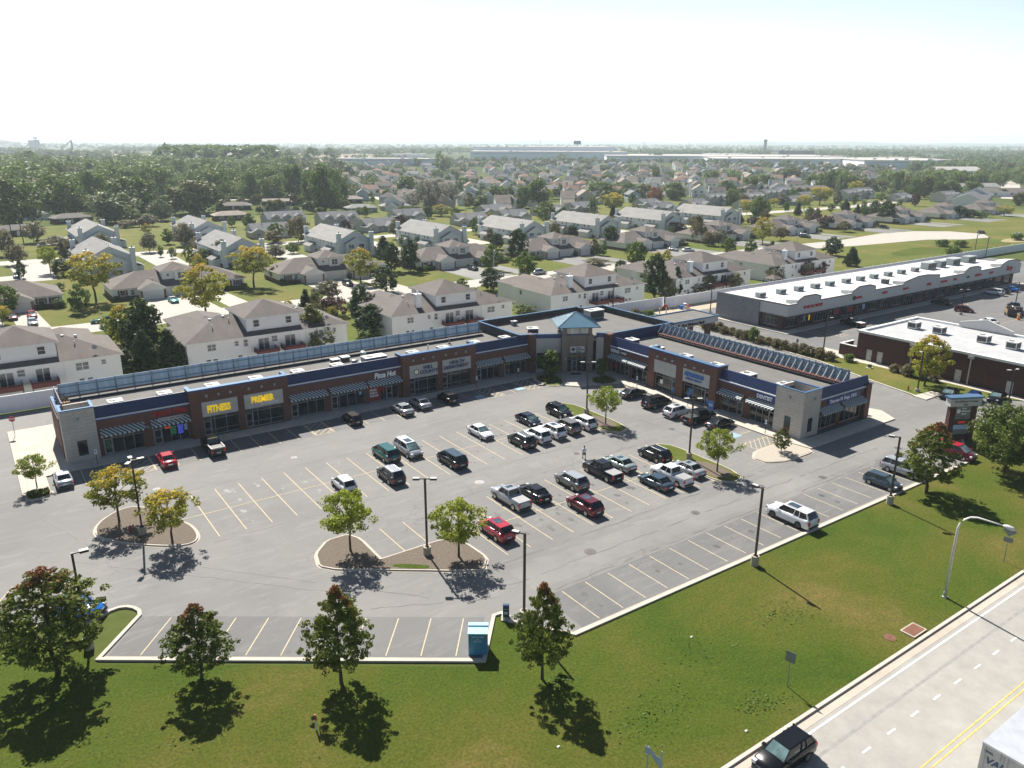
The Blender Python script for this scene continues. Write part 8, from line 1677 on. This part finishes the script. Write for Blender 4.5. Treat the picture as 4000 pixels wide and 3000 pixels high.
def merged(name, label, data):
    Vs = []; rs = np.random.RandomState(4)
    for (u, w, h, r, k) in data:
        kd = k if k.startswith('wood') else 'wood'; me, _, Rr, H = tree_proto(kd, 0); a = np.empty(len(me.vertices)*3, np.float32); me.vertices.foreach_get('co', a); a = a.reshape(-1, 3)[:4*2000]; th = rs.uniform(0, 6.28); c, s_ = math.cos(th), math.sin(th)
        Vs.append(np.stack([(a[:, 0]*c-a[:, 1]*s_)*r/Rr+u, (a[:, 0]*s_+a[:, 1]*c)*r/Rr+w, a[:, 2]*h/H], 1))
    V = np.concatenate(Vs); o = link(name, np_mesh(name, V, np.arange(len(V)).reshape(-1, 4), ['leaf_wood'])); o['kind'] = 'stuff'; o['label'] = label
merged('woodland', 'tall trees standing deep in the left woods', [q for q in TB if q[0] < 420 and q[1] >= 560])
merged('woodland', 'broad trees among and beyond the far houses', [q for q in TB if q[0] >= 420 and q[1] >= 560])
woodland('woodland', 'low trees standing before the far warehouses', ang(1250, 3650, 1330, 1640, -.1), 260, 41, 'leaf_woodg', 70, (7, 13))
crown_wood('woodland', 'lumpy green woods filling the left middle distance', ang(-150, 1180, 510, 960, None, lambda X, Y: X/Y > -.30 and Y < 640), 190, 31, ['wood'], (16, 23))
crown_wood('woodland', 'olive trees mixed through the left woods', ang(-150, 1200, 540, 1000, None, lambda X, Y: X/Y > -.30 and Y < 660), 70, 32, ['woody'], (13, 18))
crown_wood('woodland', 'dense belt of trees at right between garden homes and far houses', ang(3120, 3860, 690, 770), 34, 33, ['wood'], (12, 16))
crown_wood('woodland', 'leafy tree clumps behind the turning circle at the right edge', ang(3500, 4150, 800, 1150, -.3), 60, 34, ['wood'], (9, 13))
woodland('woodland', 'dense green woodland filling the left middle distance', ang(-150, 1180, 900, 1250, None), 260, 1, 'leaf_wood', 160, (12, 19))
woodland('woodland', 'olive woodland patches behind the dense left woods', ang(-150, 1400, 760, 1300, -.1), 420, 2, 'leaf_woodg', 120, (10, 18))
woodland('woodland', 'dark forest hump left of centre below the horizon', ang(690, 1100, 1050, 1500), 420, 3, 'leaf_wood', 110, (22, 33))
woodland('woodland', 'scattered tree lines across the far country, left part', ang(-200, 2000, 1500, 3200, .35, lambda X, Y: -260 < X < 260 and Y < 2200), 1300, 4, 'leaf_woodg', 46, (11, 20))
woodland('woodland', 'scattered tree lines across the far country, right part', ang(2450, 4200, 1650, 3300, .1, lambda X, Y: Y < 2300 and 100 < X < 820), 1200, 5, 'leaf_wood', 46, (10, 17))
woodland('woodland', 'hazy horizon woods', ang(-200, 4200, 3200, 9000, .15), 2600, 6, 'leaf_woodg', 26, (13, 22))
woodland('woodland', 'belt of trees behind the far warehouses', ang(1500, 4200, 2200, 3400, -.5), 900, 7, 'leaf_wood', 46, (12, 20))
woodland('woodland', 'green woods at the right behind the far houses', ang(3300, 4250, 950, 1700, .0, lambda X, Y: X < 620 and Y < 1500), 330, 8, 'leaf_wood', 120, (8, 14))
woodland('woodland', 'small garden trees between the far houses', ang(1250, 3450, 520, 1350, -.2, lambda X, Y: (X*math.cos(CA)+Y*math.sin(CA)) < 560 and (-X*math.sin(CA)+Y*math.cos(CA)) < 400), 700, 9, 'leaf_woodg', 90, (5, 9))
woodland('woodland', 'leafy understorey before the left brick houses', ang(-150, 1500, 430, 560, None, lambda X, Y: X/Y > -.2 and Y < 540), 110, 10, 'leaf_woody', 260, (4, 8))

# ================================================================ HAZE, LIGHT, CAMERA
m, t, b = nt('haze_air'); t.nodes.remove(b); pv = nd(t, 'ShaderNodeVolumePrincipled'); pv.inputs['Color'].default_value = (.78, .90, 1.0, 1); pv.inputs['Density'].default_value = HAZE; pv.inputs['Anisotropy'].default_value = .25
t.links.new(pv.outputs[0], t.nodes['Material Output'].inputs['Volume'])
mb = MB(); q = E0+300; mb.box(-q, q, -q, q, -1.3, 150); o = mb.build('haze', 'haze_air'); o['kind'] = 'stuff'; o['label'] = 'pale haze filling the air'
hb = MB(); hr_ = random.Random(9); n = 90; prev = None
for i in range(n+1):
    X = -9000+i*(18000/n); Y = 11500; u, w_ = pic(X, Y); h = 46+10*math.sin(i*.31)+6*math.sin(i*.83+1)+hr_.uniform(-2, 2); u2, w2 = pic(X*1.25, Y+2500); u0_, w0_ = pic(X*.85, Y-2200)
    c = [hb.p(u0_, w0_, -.04), hb.p(u, w_, h), hb.p(u2, w2, -.04)]
    if prev: hb.f += [[prev[0], c[0], c[1], prev[1]], [prev[1], c[1], c[2], prev[2]]]; hb.mi += [0, 0]
    prev = c
struct(hb.build('hills', 'leaf_woodg'))
az = math.atan2(.17, .985); el = R(44.5)
w = bpy.data.worlds.new('World'); sc.world = w; w.use_nodes = True; wt = w.node_tree
sk = wt.nodes.new('ShaderNodeTexSky'); sk.sky_type = 'NISHITA'; sk.sun_disc = False; sk.sun_elevation = el; sk.sun_rotation = az; sk.dust_density = 0.6; sk.air_density = 0.8; sk.ozone_density = 1.0; sk.altitude = 200
tc = wt.nodes.new('ShaderNodeTexCoord'); sp_ = wt.nodes.new('ShaderNodeSeparateXYZ'); wt.links.new(tc.outputs['Generated'], sp_.inputs[0])
def wmap(src, a, b_, c, d_):
    n = wt.nodes.new('ShaderNodeMapRange'); n.interpolation_type = 'SMOOTHSTEP'
    for k_, v_ in zip((1, 2, 3, 4), (a, b_, c, d_)): n.inputs[k_].default_value = v_
    wt.links.new(src, n.inputs[0]); return n.outputs[0]
# bright milky haze low in the sky on the sun's side
dt = wt.nodes.new('ShaderNodeVectorMath'); dt.operation = 'DOT_PRODUCT'; dt.inputs[1].default_value = (math.sin(az), math.cos(az), 0); wt.links.new(tc.outputs['Generated'], dt.inputs[0])
mu = wt.nodes.new('ShaderNodeMath'); mu.operation = 'MULTIPLY'; wt.links.new(wmap(sp_.outputs[2], .02, .34, 1, 0), mu.inputs[0]); wt.links.new(wmap(dt.outputs['Value'], 0, .8, 0, 1), mu.inputs[1])
cr_ = wt.nodes.new('ShaderNodeValToRGB'); wt.links.new(sp_.outputs[2], cr_.inputs[0]); cr_.color_ramp.elements[0].color = (1, .985, .965, 1); cr_.color_ramp.elements[1].position = .2; cr_.color_ramp.elements[1].color = (.82, .93, 1, 1)
sc_ = wt.nodes.new('ShaderNodeVectorMath'); sc_.operation = 'SCALE'; wt.links.new(cr_.outputs[0], sc_.inputs[0]); wt.links.new(mu.outputs[0], sc_.inputs['Scale'])
s2 = wt.nodes.new('ShaderNodeVectorMath'); s2.operation = 'SCALE'; s2.inputs['Scale'].default_value = GLOW/SKY; wt.links.new(sc_.outputs[0], s2.inputs[0])
ad_ = wt.nodes.new('ShaderNodeVectorMath'); ad_.operation = 'ADD'; wt.links.new(sk.outputs[0], ad_.inputs[0]); wt.links.new(s2.outputs[0], ad_.inputs[1]); wt.links.new(ad_.outputs[0], wt.nodes['Background'].inputs['Color'])
wt.nodes['Background'].inputs['Strength'].default_value = SKY
L_ = bpy.data.lights.new('sun', 'SUN'); L_.energy = SUN; L_.angle = R(.53); L_.color = (1, .95, .87); so = bpy.data.objects.new('sun', L_); COL.objects.link(so)
sd = Vector((math.sin(az)*math.cos(el), math.cos(az)*math.cos(el), math.sin(el))); so.rotation_euler = sd.to_track_quat('Z', 'Y').to_euler(); so.location = (0, 0, 120)
cam = bpy.data.cameras.new('camera'); co = bpy.data.objects.new('camera', cam); COL.objects.link(co); cam.sensor_width = 36; cam.lens = 36*3043/4000; cam.clip_end = 40000; cam.clip_start = .5
co.matrix_world = Matrix.Translation((0, 0, CAMH)) @ Matrix.Rotation(-CA, 4, 'Z') @ Matrix.Rotation(R(90)-PITCH, 4, 'X') @ Matrix.Rotation(R(.2), 4, 'Z')
sc.camera = co
sc.view_settings.view_transform = 'Standard'; sc.view_settings.look = 'None'; sc.view_settings.gamma = 1; sc.view_settings.exposure = EXPO
sc.render.engine = 'CYCLES'; sc.cycles.max_bounces = 6; sc.cycles.volume_bounces = 1; sc.cycles.transparent_max_bounces = 8
for o in WB: del o['wb']
